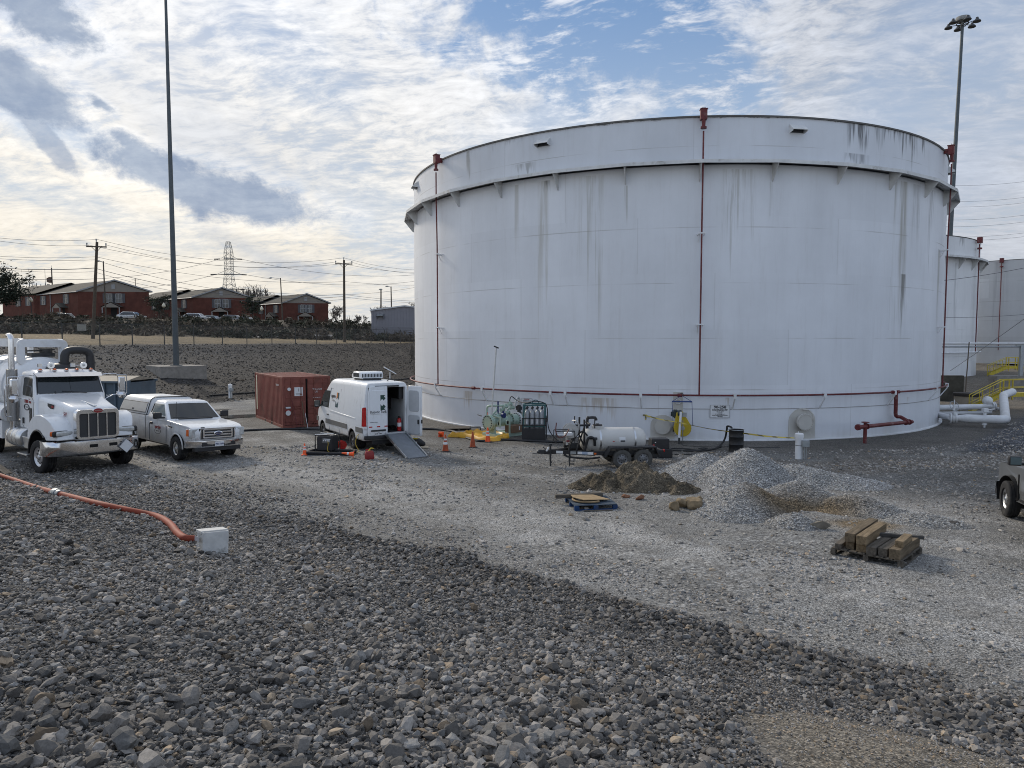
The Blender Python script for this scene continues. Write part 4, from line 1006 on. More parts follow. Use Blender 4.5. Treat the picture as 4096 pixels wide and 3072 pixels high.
# ------------------------------------------------------------------ vacuum truck
def vacuum_truck(loc, rz):
    t = thing('vacuum_truck', 'white vacuum tanker truck with chrome bumper and tall exhaust stack at the left edge', 'truck', loc, rz)
    wr = .54
    def sec(x, hw, zb, zt, r): return [(x, y, z) for y, z in rrect(2*hw, zt-zb, r, 4, 0, (zb+zt)/2)]
    hd = B(WHITE).loft([sec(1.13, .57, 1.10, 2.04, .12), sec(1.05, .63, 1.08, 2.12, .15), sec(.6, .68, 1.10, 2.20, .17), sec(-.2, .78, 1.15, 2.34, .17), sec(-.95, .93, 1.15, 2.46, .15)]); hd.obj('hood', t, 50)
    cr = B(WHITE); cr.box((.1, 0, 2.285), (1.9, .09, .03), ry=.12); cr.obj('hood_crease', t, 20, .012)
    fp = [(1.06, 1.12)]+[(1.0, 1.42), (.84, 1.68), (.58, 1.83), (.22, 1.90), (-.15, 1.88), (-.5, 1.76), (-.80, 1.55), (-.92, 1.25), (-.95, 1.02), (-.74, 1.02)]+arc_pts(0, wr, .86, 145, 62, 12)+[(.62, 1.10)]
    for s in (-1, 1):
        f = B(WHITE).prism(fp, 0, 0, lambda k, x, z: s*((1.24-max(0, x-.4)**2*.45) if k else .50)); f.obj('fender', t, 50, .13, 5)
        f = B(BLACK); pts = arc_pts(0, wr, .85, 178, 50, 16); f.add([(x, s*.50, z) for x, z in pts]+[(x, s*1.225, z) for x, z in pts], [(i, i+1, 18+i, 17+i) for i in range(16)]); f.tube([(x, s*1.235, z) for x, z in pts], .03, 6); f.obj('fender_liner', t, 50)
        q = B(LAMP); q.box((1.02, s*.86, 1.34), (.10, .50, .155), rz=s*-.22); q.obj('headlight', t, 30, .05, 3); lm = t.children[-1]
        q = B(AMBER); q.box((.925, s*1.13, 1.34), (.10, .16, .15), rz=s*-.75); q.obj('turn_signal', lm, 30, .03)
        q = B(BLACK); q.box((1.0, s*.89, 1.34), (.09, .60, .19), rz=s*-.24); q.obj('lamp_surround', lm, 30, .05, 3)
    # grille
    q = B(CHROME); ou, inn = rrect(1.26, .96, .14, 5, 0, 1.60), rrect(1.02, .75, .05, 5, 0, 1.57); n = len(ou)
    q.add([(1.10, y, z) for y, z in ou]+[(1.215, y*.97, z) for y, z in rrect(1.22, .92, .12, 5, 0, 1.60)]+[(1.215, y, z) for y, z in inn]+[(1.16, y, z) for y, z in inn], [(k*n+i, k*n+(i+1) % n, (k+1)*n+(i+1) % n, (k+1)*n+i) for k in range(3) for i in range(n)])
    gr = q.obj('grille_surround', t, 40)
    q = B(mat('grille mesh', (.045, .046, .048), .5, .4, .3, 60)); q.bb((1.13, -.515, 1.18), (1.165, .515, 1.955)); q.obj('grille_mesh', gr, 0)
    q = B(CHROME)
    for y in (-.255, 0, .255): q.bb((1.165, y-.016, 1.19), (1.20, y+.016, 1.945))
    q.obj('grille_bar', gr, 0)
    q = B(CHROME); q.lathe([(.085, 0), (.09, .015), (.075, .022)], 24, (1.215, 0, 2.03), (1, 0, 0)); q.v = [(x, y*1.8, z) for x, y, z in q.v]; bd = q.obj('badge', t, 40)
    q = B(TEXTRED); q.lathe([(.07, .0245), (.001, .0247)], 24, (1.215, 0, 2.03), (1, 0, 0)); q.v = [(x, y*1.85, z) for x, y, z in q.v]; q.obj('badge_face', bd, 0)
    text('Peterbilt', .06, CHROME, face((1.2415, 0, 2.03), (0, 1, 0), (0, 0, 1)), bd, sx=.95)
    # bumper
    q = B(CHROME); pl = [(.42, -1.31), (.84, -1.305), (1.03, -1.22), (1.15, -.98), (1.20, -.5), (1.215, 0), (1.20, .5), (1.15, .98), (1.03, 1.22), (.84, 1.305), (.42, 1.31)]; n = len(pl)
    zs = [(-.05, 1.09), (0, 1.06), (.01, .88), (0, .68), (-.05, .63)]
    q.add([(x+dx, y, z) for dx, z in zs for x, y in pl], [(k*n+i, k*n+i+1, (k+1)*n+i+1, (k+1)*n+i) for k in range(4) for i in range(n-1)])
    bp = q.obj('front_bumper', t, 40)
    q = B(HOLE)
    for y in (-.13, .42): q.box((1.219, y, .90), (.015, .23, .10))
    q.obj('tow_slot', bp, 0, .003)
    q = B(SIGNWHITE); q.box((1.215, .80, .80), (.02, .34, .34), rx=R(45), rz=.20); pc = q.obj('placard', t, 0)
    q = B(DARKMETAL); a = .255
    for i in range(4):
        c0, c1 = (cos(pi/2*i), sin(pi/2*i)), (cos(pi/2*(i+1)), sin(pi/2*(i+1)))
        q.tube([(1.228-.045*c0[0], .80+a*.93*c0[0], .80+a*.93*c0[1]), (1.228-.045*c1[0], .80+a*.93*c1[0], .80+a*.93*c1[1])], .006, 4)
        q.box((1.232-.03*c0[0], .80+.62*a*(c0[0]+c1[0])*.95, .80+.62*a*(c0[1]+c1[1])*.95), (.012, .03, .03), rz=.2)
    q.obj('placard_frame', pc, 0)
    # cab
    cabs = [(-.93, -2.42, 1.02, 1.25), (-.93, -2.42, 1.02, 2.44), (-1.20, -2.40, .955, 3.05), (-1.22, -2.40, .93, 3.18), (-1.36, -2.34, .82, 3.26), (-1.6, -2.2, .6, 3.285)]
    q = B(WHITE).loft([[(x, y, z) for x, y in rrect(a-c, 2*h, .10, 4, (a+c)/2, 0)] for a, c, h, z in cabs]); q.obj('cab', t, 50)
    hw = lambda z: 1.02-(z-2.44)*.107
    xf = lambda z: -.93-(z-2.44)*.443
    g = B(GLASS); a, c = 2.50, 3.03
    for s in (-1, 1): g.add([(xf(a)+.05, s*.004, a), (xf(a)+.022, s*(hw(a)-.10), a), (xf(c)+.022, s*(hw(c)-.10), c), (xf(c)+.05, s*.004, c)], [(0, 1, 2, 3)])
    g.obj('windshield', t, 0)
    q = B(BLACK)
    for s in (-1, 1):
        q.add([(xf(a)+.013, -s*.0, a-.035), (xf(a)+.012, s*(hw(a)-.06), a-.035), (xf(c)+.012, s*(hw(c)-.06), c+.03), (xf(c)+.013, 0, c+.03)], [(0, 1, 2, 3)])
        q.tube([(-.90, s*.45, 2.49), (-.93, s*.1-.35, 2.57)], .012, 5)
    q.obj('windshield_seal', t, 0)
    q = B(CHROME)                                              # sun visor
    q.add([(-1.13, -.97, 3.185), (-.93, -.93, 3.06), (-.86, 0, 3.065), (-.93, .93, 3.06), (-1.13, .97, 3.185), (-1.08, 0, 3.20),
           (-1.17, -.97, 3.17), (-.96, -.93, 3.04), (-.89, 0, 3.045), (-.96, .93, 3.04), (-1.17, .97, 3.17), (-1.12, 0, 3.185)], [(0, 1, 2, 5), (5, 2, 3, 4), (6, 11, 8, 7), (11, 10, 9, 8), (1, 7, 8, 2), (2, 8, 9, 3), (0, 6, 7, 1), (3, 9, 10, 4)]); q.obj('sun_visor', t, 0)
    for y in (-.74, -.34, 0, .30, .72):
        q = B(CHROME); q.box((-1.31, y, 3.26), (.20, .11, .03)); q.obj('marker_light', t, 20, .01); ml = t.children[-1]
        q = B(AMBER); q.ball((-1.29, y, 3.285), .05, 10, (1.8, 1.0, .95)); q.obj('lens', ml, 60)
    for y in (-.42, .52):
        q = B(CHROME); q.cyl((-1.45, y, 3.26), (-1.45, y, 3.42), .018, n=8); q.lathe([(.001, -.10), (.07, -.08), (.10, .0), (.11, .05), (.105, .06)], 20, (-1.40, y, 3.43), (1, 0, .02)); q.cyl((-1.46, y-.26, 3.42), (-1.46, y, 3.43), .012, n=6); q.box((-1.46, y-.28, 3.43), (.10, .11, .12)); q.obj('spotlight', t, 50); sp = t.children[-1]
        q = B(LAMP); q.lathe([(.10, .058), (.001, .062)], 20, (-1.40, y, 3.43), (1, 0, .02)); q.obj('lens', sp, 0)
    for s in (-1, 1):
        yf = lambda z: s*(1.02 if z < 2.44 else hw(z))
        g = B(GLASS); plate(g, [(-1.10, 2.46), (-1.10, 2.40), (-1.98, 2.42), (-2.02, 2.50), (-2.02, 2.98), (-1.96, 3.03), (-1.32, 3.03), (-1.26, 2.98)], yf, s*.012, .012); g.obj('side_window', t, 0)
        g = B(GLASS); plate(g, [(-1.18, 1.42), (-1.42, 1.42), (-1.42, 2.02), (-1.18, 2.02)], yf, s*.012, .012); g.obj('lower_window', t, 0, .01)
        q = B(GREYTRIM)
        for poly in ([(-1.04, 1.28), (-1.04, 2.30), (-1.22, 2.42), (-1.24, 2.41), (-1.06, 2.29), (-1.06, 1.28)], [(-2.08, 1.40), (-2.08, 3.07), (-2.10, 3.07), (-2.10, 1.40)], [(-1.04, 1.28), (-1.9, 1.28), (-2.09, 1.40), (-2.09, 1.42), (-1.9, 1.30), (-1.04, 1.30)]): plate(q, poly, yf, s*.006, .006)
        q.obj('door_seam', t, 0)
        q = B(BLACK); q.box((-1.97, s*1.035, 1.56), (.10, .04, .20)); q.obj('door_handle', t, 0, .012)
        text('Trans Vac', .205, TEXTRED, face((-1.56, s*1.0265, 2.24), (-s, 0, 0), (0, 0, 1)), t, sx=.78, shear=.12, bold=.005)
        q = B(TEXTDARK)
        for rr in (1, .8): q.tube([(-1.66+.25*rr*cos(u), s*1.026, 2.03+.105*rr*sin(u)) for u in np.linspace(0, 2*pi, 28, endpoint=False)], .007, 4, True)
        q.obj('door_emblem', t, 0); text('SERVICES', .05, TEXTDARK, face((-1.66, s*1.026, 2.03), (-s, 0, 0), (0, 0, 1)), t)
        v = face((.62, s*.697, 1.90), (-s*1, 0, 0), (0, 0, 1)); text('547', .20, TEXTRED, v, t, shear=.25, sx=.9)
        q = B(BLACK); q.add([(-.02, s*.765, 2.18), (-.42, s*.815, 2.22), (-.42, s*.815, 2.12), (-.25, s*.79, 2.04), (-.08, s*.77, 2.04)], [(0, 1, 2, 3, 4)]); q.v = [(x, y+s*.012, z) for x, y, z in q.v]; q.obj('hood_vent', t, 0, fix=False)
        q = B(TEXTRED); q.ball((-.13, s*.79, 2.11), .05, 10, (2.0, .3, .9)); q.obj('hood_badge', t, 60)
        # mirror on its tube frame
        q = B(CHROME); yo = s*1.42
        q.tube(smooth_path([(-1.12, s*.98, 3.10), (-1.02, s*1.15, 3.13), (-.98, s*1.32, 3.12), (-.98, yo, 3.06), (-.98, yo+s*.02, 2.75), (-.98, yo, 2.42), (-.98, s*1.25, 2.36), (-1.0, s*1.0, 2.22)], 5), .018, 6)
        q.tube(smooth_path([(-.98, yo-s*.02, 3.08), (-.98, s*1.66, 3.08), (-.98, s*1.70, 3.0), (-.98, s*1.70, 2.48), (-.98, s*1.66, 2.40), (-.98, yo-s*.02, 2.40)], 4), .014, 6); q.obj('mirror_arm', t, 50); ma = t.children[-1]
        q = B(CHROME); q.box((-.99, s*1.54, 2.75), (.11, .22, .52)); q.obj('mirror_head', ma, 40, .04, 3)
        q = B(CHROME); q.lathe([(.001, .07), (.09, .05), (.13, 0), (.12, -.02)], 18, (-.98, s*1.55, 2.36), (1, 0, 0)); q.obj('round_mirror', ma, 50)
    # under the cab: steps, fuel tank, chassis
    for s in (-1, 1):
        q = B(ALU); q.lathe([(.001, -.72), (.30, -.70), (.36, -.62), (.36, .62), (.30, .70), (.001, .72)], 28, (-2.35, s*.93, .98), (1, 0, 0)); q.obj('fuel_tank', t, 40); ft = t.children[-1]
        q = B(CHROME)
        for x in (-2.78, -2.35, -1.95): q.lathe([(.366, -.04), (.372, -.03), (.372, .03), (.366, .04)], 28, (x, s*.93, .98), (1, 0, 0))
        q.obj('tank_strap', ft, 40)
        q = B(ALU); q.box((-1.28, s*.98, 1.05), (.62, .42, .04)); q.box((-1.28, s*1.14, .86), (.62, .04, .36), rx=s*-.12); q.box((-1.35, s*1.10, .50), (.85, .36, .05)); q.box((-1.28, s*.80, .8), (.6, .04, .6)); q.obj('cab_step', t, 0, .01)
    q = B(DARKMETAL); q.bb((-8.6, -.48, .78), (1.0, -.36, 1.08)); q.bb((-8.6, .36, .78), (1.0, .48, 1.08)); q.cyl((0, -.9, wr), (0, .9, wr), .09, n=10); q.bb((-.9, -.40, .55), (.9, .40, 1.2)); q.bb((.75, -1.0, .66), (.98, 1.0, .86)); q.bb((-8.6, -.36, .85), (-1, .36, 1.0)); q.obj('chassis', t, 0)
    for s in (-1, 1):
        wheel(t, (0, s*1.10, wr), wr, .32, s, mat('bright steel wheel', (.62, .62, .62), .35, .6, .1), steer=R(6), holes=10)
        for x in (-6.0, -7.35): wheel(t, (x, s*1.06, wr), wr, .28, s, ALU, dual=True, holes=10)
    # exhaust
    q = B(CHROME); q.tube(smooth_path([(-2.62, -1.14, 3.15), (-2.62, -1.14, 4.18), (-2.64, -1.14, 4.34), (-2.74, -1.14, 4.43), (-2.86, -1.14, 4.44)], 5), .085, 14); q.tube(smooth_path([(-2.62, -1.14, 1.6), (-2.62, -1.14, 1.25), (-2.55, -1.12, 1.0), (-2.2, -.95, .9)], 5), .085, 12); q.obj('exhaust_pipe', t, 50); ex = t.children[-1]
    q = B(mat('perforated heat shield', (.30, .30, .30), .4, .9, .5, 90)); q.cyl((-2.62, -1.14, 1.50), (-2.62, -1.14, 3.28), .155, n=20); q.obj('heat_shield', ex, 40)
    q = B(CHROME); q.tube(smooth_path([(-2.5, -1.2, 2.75), (-2.5, -1.36, 2.72), (-2.5, -1.38, 2.4), (-2.5, -1.38, 1.95), (-2.5, -1.36, 1.7), (-2.5, -1.2, 1.66)], 4), .018, 6); q.obj('grab_rail', t, 50)
    # vacuum tank
    ax = (-1, 0, 0)
    q = B(PIPEWHITE); q.lathe([(.001, -.34), (.35, -.31), (.68, -.20), (.92, -.05), (1.04, .14), (1.07, .34), (1.07, 5.0), (1.0, 5.25), (.6, 5.45), (.001, 5.5)], 48, (-3.35, 0, 2.62), ax); tk = q.obj('vacuum_tank', t, 40)
    q = B(PIPEWHITE)
    for x in (-3.9, -5.4, -7.0): q.lathe([(1.075, -.05), (1.12, -.05), (1.12, .05), (1.075, .05)], 48, (x, 0, 2.62), (1, 0, 0))
    q.obj('tank_band', tk, 30)
    for s in (-1, 1):
        q = B(PIPEWHITE); pr = [(x, z) for x, z in rrect(3.4, 1.02, .22, 5, -5.15, 3.84)]; pi_ = [(x, z) for x, z in rrect(3.0, .50, .05, 5, -5.15, 3.80)]; n = len(pr); y0, y1 = s*.52, s*.66
        q.add([(x, y0, z) for x, z in pr]+[(x, y0, z) for x, z in pi_]+[(x, y1, z) for x, z in pr]+[(x, y1, z) for x, z in pi_], [f for i in range(n) for j in [(i+1) % n] for f in ((i, j, n+j, n+i), (2*n+i, 3*n+i, 3*n+j, 2*n+j), (i, 2*n+i, 2*n+j, j), (n+i, n+j, 3*n+j, 3*n+i))]); q.obj('top_rail', t, 40)
    q = B(PIPEWHITE); pr = rrect(1.5, .92, .18, 5, 0, 3.86); pi_ = rrect(1.12, .44, .05, 5, 0, 3.82); n = len(pr); x0, x1 = -3.42, -3.56
    q.add([(x0, y, z) for y, z in pr]+[(x0, y, z) for y, z in pi_]+[(x1, y, z) for y, z in pr]+[(x1, y, z) for y, z in pi_], [f for i in range(n) for j in [(i+1) % n] for f in ((i, j, n+j, n+i), (2*n+i, 3*n+i, 3*n+j, 2*n+j), (i, 2*n+i, 2*n+j, j), (n+i, n+j, 3*n+j, 3*n+i))]); q.obj('top_rail', t, 40)
    q = B(DARKMETAL); q.box((-4.0, .1, 3.76), (.5, .7, .14)); q.cyl((-4.0, .25, 3.8), (-4.0, .25, 4.0), .2, n=14); q.tube([(-3.9, -.35, 3.9), (-3.9, .5, 3.95)], .03, 6); q.obj('top_valve', t, 20)
    q = B(BLACK); q.tube(smooth_path([(-2.75, .42, 2.6), (-2.75, .42, 3.5), (-2.75, .46, 3.82), (-2.75, .62, 3.93), (-2.75, 1.0, 3.93), (-2.75, 1.18, 3.82), (-2.75, 1.22, 3.5), (-2.75, 1.22, 2.2)], 6), .135, 14)
    for z in (3.45,): q.cyl((-2.75, .42, z), (-2.75, .42, z+.07), .175, n=14); q.cyl((-2.75, 1.22, z), (-2.75, 1.22, z+.05), .165, n=14)
    q.lathe([(.45, 2.4), (.45, 3.3), (.36, 3.42), (.2, 3.46), (.001, 3.46)], 20, (-2.85, .35, 0)); q.obj('vacuum_pipe', t, 50)
    q = B(PIPEWHITE); q.cyl((-3.2, -1.02, 1.72), (-5.2, -1.02, 1.72), .30, n=20); q.box((-4.3, -1.0, 1.15), (1.9, .5, .62)); q.box((-4.3, 1.0, 1.15), (1.9, .5, .62)); q.obj('side_tank', t, 30)
    q = B(BLACK); q.tube(smooth_path([(-3.1, -.9, 1.9), (-3.3, -1.15, 1.75), (-3.9, -1.25, 1.45), (-4.8, -1.25, 1.30)], 5), .08, 10); q.cyl((-3.3, -1.0, 2.0), (-3.3, -1.0, 2.16), .10, n=12); q.tube([(-3.4, -1.1, 2.12), (-3.2, -.9, 2.12)], .02, 5); q.obj('suction_hose', t, 50)
    return t
VT = vacuum_truck((-14.86, 24.42, -.03), R(51-90)); VT.rotation_euler.x = R(-.8); VT.scale = (1.06, 1.11, 1.035)

# ------------------------------------------------------------------ van
def van(loc, rz):
    t = thing('cargo_van', 'white high roof cargo van with open rear doors and a ramp', 'van', loc, rz)
    def sec(x, zb, zt, hb, ht, r):
        out = []
        zs = zt-r-zb-.06; zm = max(.5*zs, min(.9*zs, 1.45-zb-.06)); out += [(x, -hb+.05, zb), (x, hb-.05, zb), (x, hb, zb+.06), (x, hb+.012, zb+.06+zm*.5), (x, hb, zb+.06+zm)]
        for k in range(7):
            a = R(90*k/6); out.append((x, ht-r+r*cos(a), zt-r+r*sin(a)))
        m_ = [(x, -y, z) for (_x, y, z) in reversed(out[2:])]
        return out+m_
    S = [(-4.95, .50, 2.72, .985, .87, .20), (-4.88, .47, 2.75, 1.0, .88, .20), (-3.0, .47, 2.77, 1.0, .88, .20), (-1.1, .47, 2.75, 1.0, .87, .22), (-.75, .47, 2.70, 1.0, .85, .24), (-.35, .47, 2.50, 1.0, .83, .24),
         (.10, .47, 2.14, .99, .84, .22), (.42, .47, 1.82, .98, .86, .18), (.62, .47, 1.52, .96, .88, .14), (.90, .48, 1.32, .90, .80, .12), (1.03, .50, 1.12, .80, .70, .10), (1.07, .56, .92, .72, .66, .08)]
    o = B(VANWHITE).loft([sec(*q) for q in S]).obj('body', t, 0)
    wr = .365
    cut = [B().box((ax, s*1.0, wr+.02), (.001, .001, .001)) for ax in () for s in ()]
    for ax in (0, -3.66):
        for s in (-1, 1): cut.append(B(VANWHITE).cyl((ax, s*.62, wr+.03), (ax, s*1.3, wr+.03), wr+.10, n=28))
    cut.append(B(VANWHITE).bb((-4.80, -.86, .74), (-1.3, .86, 2.58)))
    cut.append(B(VANWHITE).bb((-5.2, -.775, .74), (-4.7, .775, 2.56)))
    boolcut(o, cut)
    for ax in (0, -3.66):
        for s in (-1, 1):
            lin = B(HOLE); pts = arc_pts(ax, wr+.03, wr+.093, -15, 195, 20); lin.add([(x, s*.64, z) for x, z in pts]+[(x, s*.96, z) for x, z in pts], [(i, i+1, 22+i, 21+i) for i in range(20)]+[tuple(range(21))]); lin.obj('wheel_well', t, 0)
    yb = lambda z: 1.0 if z < 1.45 else 1.0-(z-1.45)*.12
    # side details, both sides
    for s in (-1, 1):
        q = B(GREYTRIM)
        for (xa, xb) in ((-.50, -3.17), (-4.15, -4.90), (.50, .85)): plate(q, [(xa, .78), (xb, .78), (xb, .98), (xa, .98)], lambda z: s*1.012, s*.014 if xa < .4 else s*-.05, .02)
        q.obj('side_cladding', t, 0)
        g = B(GLASS); plate(g, [(-.90, 1.48), (.25, 1.50), (.02, 1.95), (-.22, 2.20), (-.88, 2.22)], lambda z: s*(1.0-(z-1.45)*.13-.005), s*.014, .012); g.obj('side_window', t, 0)
        q = B(mat('panel gap', (.22, .23, .24), .8, 0, 0))
        for x in (-.96, -2.25, -4.42): plate(q, [(x, .52), (x-.014, .52), (x-.014, 2.35), (x, 2.35)], lambda z: s*yb(z)*1.0035, s*.012, .02)
        plate(q, [(-.97, 2.31), (-4.4, 2.31), (-4.4, 2.325), (-.97, 2.325)], lambda z: s*(yb(z)-.01), s*.012, .02)
        q.obj('panel_seam', t, 0)
        q = B(VANWHITE); plate(q, [(-1.05, 1.34), (-4.15, 1.27), (-4.15, 1.315), (-1.05, 1.40)], lambda z: s*1.006, s*.014, .02); q.obj('side_rib', t, 20, .006)
        q = B(BLACK); q.box((-.80, s*1.02, 1.18), (.20, .045, .05)); q.obj('door_handle', t, 0, .012)
        q = B(BLACK); q.box((.20, s*1.16, 1.58), (.12, .25, .30), rz=s*.15); q.box((.25, s*1.02, 1.50), (.10, .2, .08)); mm = q.obj('wing_mirror', t, 30, .03)
        q = B(CHROME); q.box((.135, s*1.17, 1.60), (.012, .2, .2), rz=s*.15); q.obj('mirror_glass', mm, 0)
        q = B(REDLENS); q.add([(-4.95, s*.995, 1.05), (-4.83, s*1.022, 1.05), (-4.85, s*1.0, 1.76), (-4.95, s*.97, 1.80), (-4.975, s*.885, 1.80), (-4.985, s*.885, 1.05)], [(0, 1, 2, 3), (0, 3, 4, 5)]); q.v = [(x-.012, y*1.010, z) for x, y, z in q.v]; q.obj('tail_light', t, 0)
        q = B(SIGNWHITE); q.box((-4.93, s*.93, .99), (.12, .16, .10)); q.obj('reverse_light', t, 0, .01)
        for ax in (0, -3.66): wheel(t, (ax, s*.865, wr), wr, .22, s, mat('dull steel wheel', (.16, .16, .165), .5, .6, .1), holes=8, dual=(ax != 0), nut=False)
    # lettering and squares on the left side
    TEAL, ORG = mat('teal logo', (.012, .055, .065), .4, 0, 0), mat('orange logo', (.62, .21, .04), .4, 0, 0)
    for s in (1, -1):
        fx = face((-1.38, s*(yb(2.05)+.02), 2.02), (-s, 0, 0), (0, -s*.12, 1)); text('square', .22, TEXTDARK, fx, t, sx=.9, bold=.004)
        text('robot', .15, mat('grey lettering', (.35, .33, .31), .6, 0, 0), face((-1.44, s*(yb(1.86)+.02), 1.84), (-s, 0, 0), (0, -s*.12, 1)), t, sx=.9)
        for (x0, z0, m1, m2) in ((-1.92, 2.05, TEAL, ORG), (-1.88, 1.72, TEAL, TEAL)):
            q = B(m1); q.use(m1); yy = lambda z: s*(yb(z)+.006)
            plate(q, [(x0-.13, z0-.14), (x0-.02, z0-.06), (x0-.02, z0+.14), (x0-.13, z0+.14)] if m1 is not m2 else [(x0-.15, z0-.15), (x0, z0-.15), (x0-.03, z0-.02), (x0-.15, z0+.10)], yy, s*.014, .012)
            q.use(m2); plate(q, [(x0+.02, z0-.06), (x0+.13, z0-.14), (x0+.13, z0+.14), (x0+.02, z0+.14)] if m1 is not m2 else [(x0+.03, z0-.02), (x0+.005, z0-.15), (x0+.15, z0-.15), (x0+.15, z0+.10)], yy, s*.014, .012)
            q.obj('side_emblem', t, 0)
    # windscreen and nose
    g = B(GLASS); g.add([(.60, -.80, 1.56), (.66, 0, 1.575), (.60, .80, 1.56), (-.30, .66, 2.46), (-.26, 0, 2.50), (-.30, -.66, 2.46)], [(0, 1, 4, 5), (1, 2, 3, 4)]); g.v = [(x+.03, y, z+.03) for x, y, z in g.v]; g.obj('windshield', t, 0)
    q = B(BLACK); q.box((1.06, 0, .92), (.06, 1.0, .3)); q.box((.98, 0, .58), (.2, 1.6, .16)); q.obj('front_grille', t, 20, .02)
    # rear
    q = B(BLACK); q.box((-4.98, 0, .60), (.16, 1.94, .16)); q.obj('rear_bumper', t, 20, .03)
    q = B(HOLE); q.box((-4.965, .0, 2.60), (.03, 1.0, .05)); q.obj('brake_light', t, 0)
    def door(name, wd):
        """door leaf hinged at the origin, leaf along +y, outer face to -x"""
        e = bpy.data.objects.new(name, None)
        pts = [(.0, .62), (wd, .62), (wd, 2.60), (.10, 2.60), (.03, 2.3), (0, 1.45)]; n = len(pts)
        q = B(VANWHITE); q.add([(-.03, y, z) for y, z in pts]+[(.03, y, z) for y, z in pts], [tuple(range(n)), tuple(range(2*n-1, n-1, -1))]+[(i, (i+1) % n, n+(i+1) % n, n+i) for i in range(n)])
        return q
    lf = door('door', .835).obj('rear_door', t, 20, .015); lf.location = (-4.985, .84, 0); lf.scale = (1, -1, 1)
    bm = bmesh.new(); bm.from_mesh(lf.data); bmesh.ops.scale(bm, vec=(1, -1, 1), verts=bm.verts); bmesh.ops.recalc_face_normals(bm, faces=bm.faces); bm.to_mesh(lf.data); bm.free(); lf.scale = (1, 1, 1)
    q = B(VANWHITE); pr = rrect(.66, .95, .08, 4, -.42, 1.98); n = len(pr); q.add([(-.032, y, z) for y, z in pr]+[(-.046, y*.985-.006, (z-1.98)*.97+1.98) for y, z in pr], [(i, (i+1) % n, n+(i+1) % n, n+i) for i in range(n)]+[tuple(range(n, 2*n))]); q.obj('door_panel', lf, 30)
    q = B(BLACK); q.box((-.05, -.44, .87), (.06, .62, .065)); q.obj('plate_bar', lf, 20, .02)
    q = B(SIGNWHITE); q.box((-.04, -.44, .745), (.02, .30, .155)); pt = q.obj('licence_plate', lf, 0)
    text('BVP-1885', .07, TEXTDARK, face((-.0515, -.44, .735), (0, -1, 0), (0, 0, 1)), pt, bold=.002); text('Texas', .035, TEXTDARK, face((-.0515, -.44, .80), (0, -1, 0), (0, 0, 1)), pt)
    q = B(REDLENS)
    for y in (-.12, -.45, -.76): q.box((-.034, y, 1.02), (.008, .13, .045))
    q.obj('reflector_strip', lf, 0)
    text('Robotic Tank', .155, TEXTDARK, face((-.0485, -.44, 1.60), (0, -1, 0), (0, 0, 1)), lf, sx=.80, bold=.002)
    text('square robot', .06, TEXTDARK, face((-.0335, -.25, 1.20), (0, -1, 0), (0, 0, 1)), lf)
    DG = mat('dark green logo', (.012, .05, .04), .4, 0, 0)
    for z0, sg in ((2.13, 1), (1.80, -1)):
        q = B(DG); P_ = [(-.53, .13), (-.74, .13), (-.68, .07), (-.75, .0), (-.66, -.09), (-.60, -.02), (-.53, -.10)]
        P_ = [(-1.28-y if False else y, z) for y, z in P_]
        q.add([(-.0485, y, z0+sg*z) for y, z in P_], [tuple(range(7))]); q.obj('arrow_emblem', lf, 0)
    rd = door('door', .835).obj('rear_door', t, 20, .015); rd.location = (-4.985, -.86, 0); rd.rotation_euler = (0, 0, R(108))
    INNER = mat('door inner trim', (.42, .44, .46), .5, 0, .05)
    for (zc, hh, ww) in ((2.0, .85, .58), (1.05, .78, .66)):
        q = B(INNER); pr = rrect(ww, hh, .1, 4, .42, zc); n = len(pr); q.add([(.031, y, z) for y, z in pr]+[(.05, (y-.42)*.97+.42, (z-zc)*.97+zc) for y, z in pr], [(i, (i+1) % n, n+(i+1) % n, n+i) for i in range(n)]+[tuple(range(n, 2*n))]); q.obj('inner_panel', rd, 30)
    q = B(BLACK); q.box((.06, .70, 1.18), (.05, .07, .18)); q.box((.02, .85, 1.2), (.05, .03, .14)); q.obj('door_latch', rd, 0)
    # roof air conditioner
    q = B(VANWHITE); xs = [(-2.15, .20, .06), (-2.35, .46, .16), (-2.6, .50, .27), (-3.35, .50, .28), (-3.45, .47, .22)]
    q.loft([[(x, y, z+2.84) for y, z in rrect(2*h, zt, min(.05, zt*.4), 3, 0, zt/2)] for x, h, zt in xs]); q.obj('roof_air_conditioner', t, 40); ac = t.children[-1]
    q = B(HOLE)
    for s in (-1, 1):
        for i in range(13): q.box((-2.64-.052*i, s*.502, 2.975), (.026, .012, .17))
    for i in range(14): q.box((-3.44, -.42+.065*i, 2.96), (.05, .03, .14))
    q.obj('louvre', ac, 0)
    q = B(BLACK); q.box((-2.95, 0, 2.81), (1.0, .8, .10)); q.obj('mounting_base', ac, 0)
    # cargo bay: black blocks added to darken the inside, pale lower wall
    q = B(BLACK); q.bb((-4.2, .10, .76), (-1.4, .84, 2.5)); q.bb((-3.4, -.84, 1.55), (-1.4, .1, 2.5)); q.bb((-1.5, -.84, .76), (-1.34, .84, 2.55)); q.bb((-4.75, -.84, 2.05), (-1.4, -.60, 2.56)); q.obj('bay_darkening_blocks', t, 0)
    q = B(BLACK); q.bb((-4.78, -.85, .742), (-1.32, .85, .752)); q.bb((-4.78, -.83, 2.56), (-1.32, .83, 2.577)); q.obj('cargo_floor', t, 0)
    q = B(DARKMETAL); q.bb((-4.85, -.6, .30), (.7, .6, .50)); q.cyl((0, -.8, wr), (0, .8, wr), .05, n=8); q.cyl((-3.66, -.8, wr), (-3.66, .8, wr), .07, n=8); q.bb((-.55, 1.0, .36), (-1.9, 1.14, .41)); q.obj('chassis', t, 0)
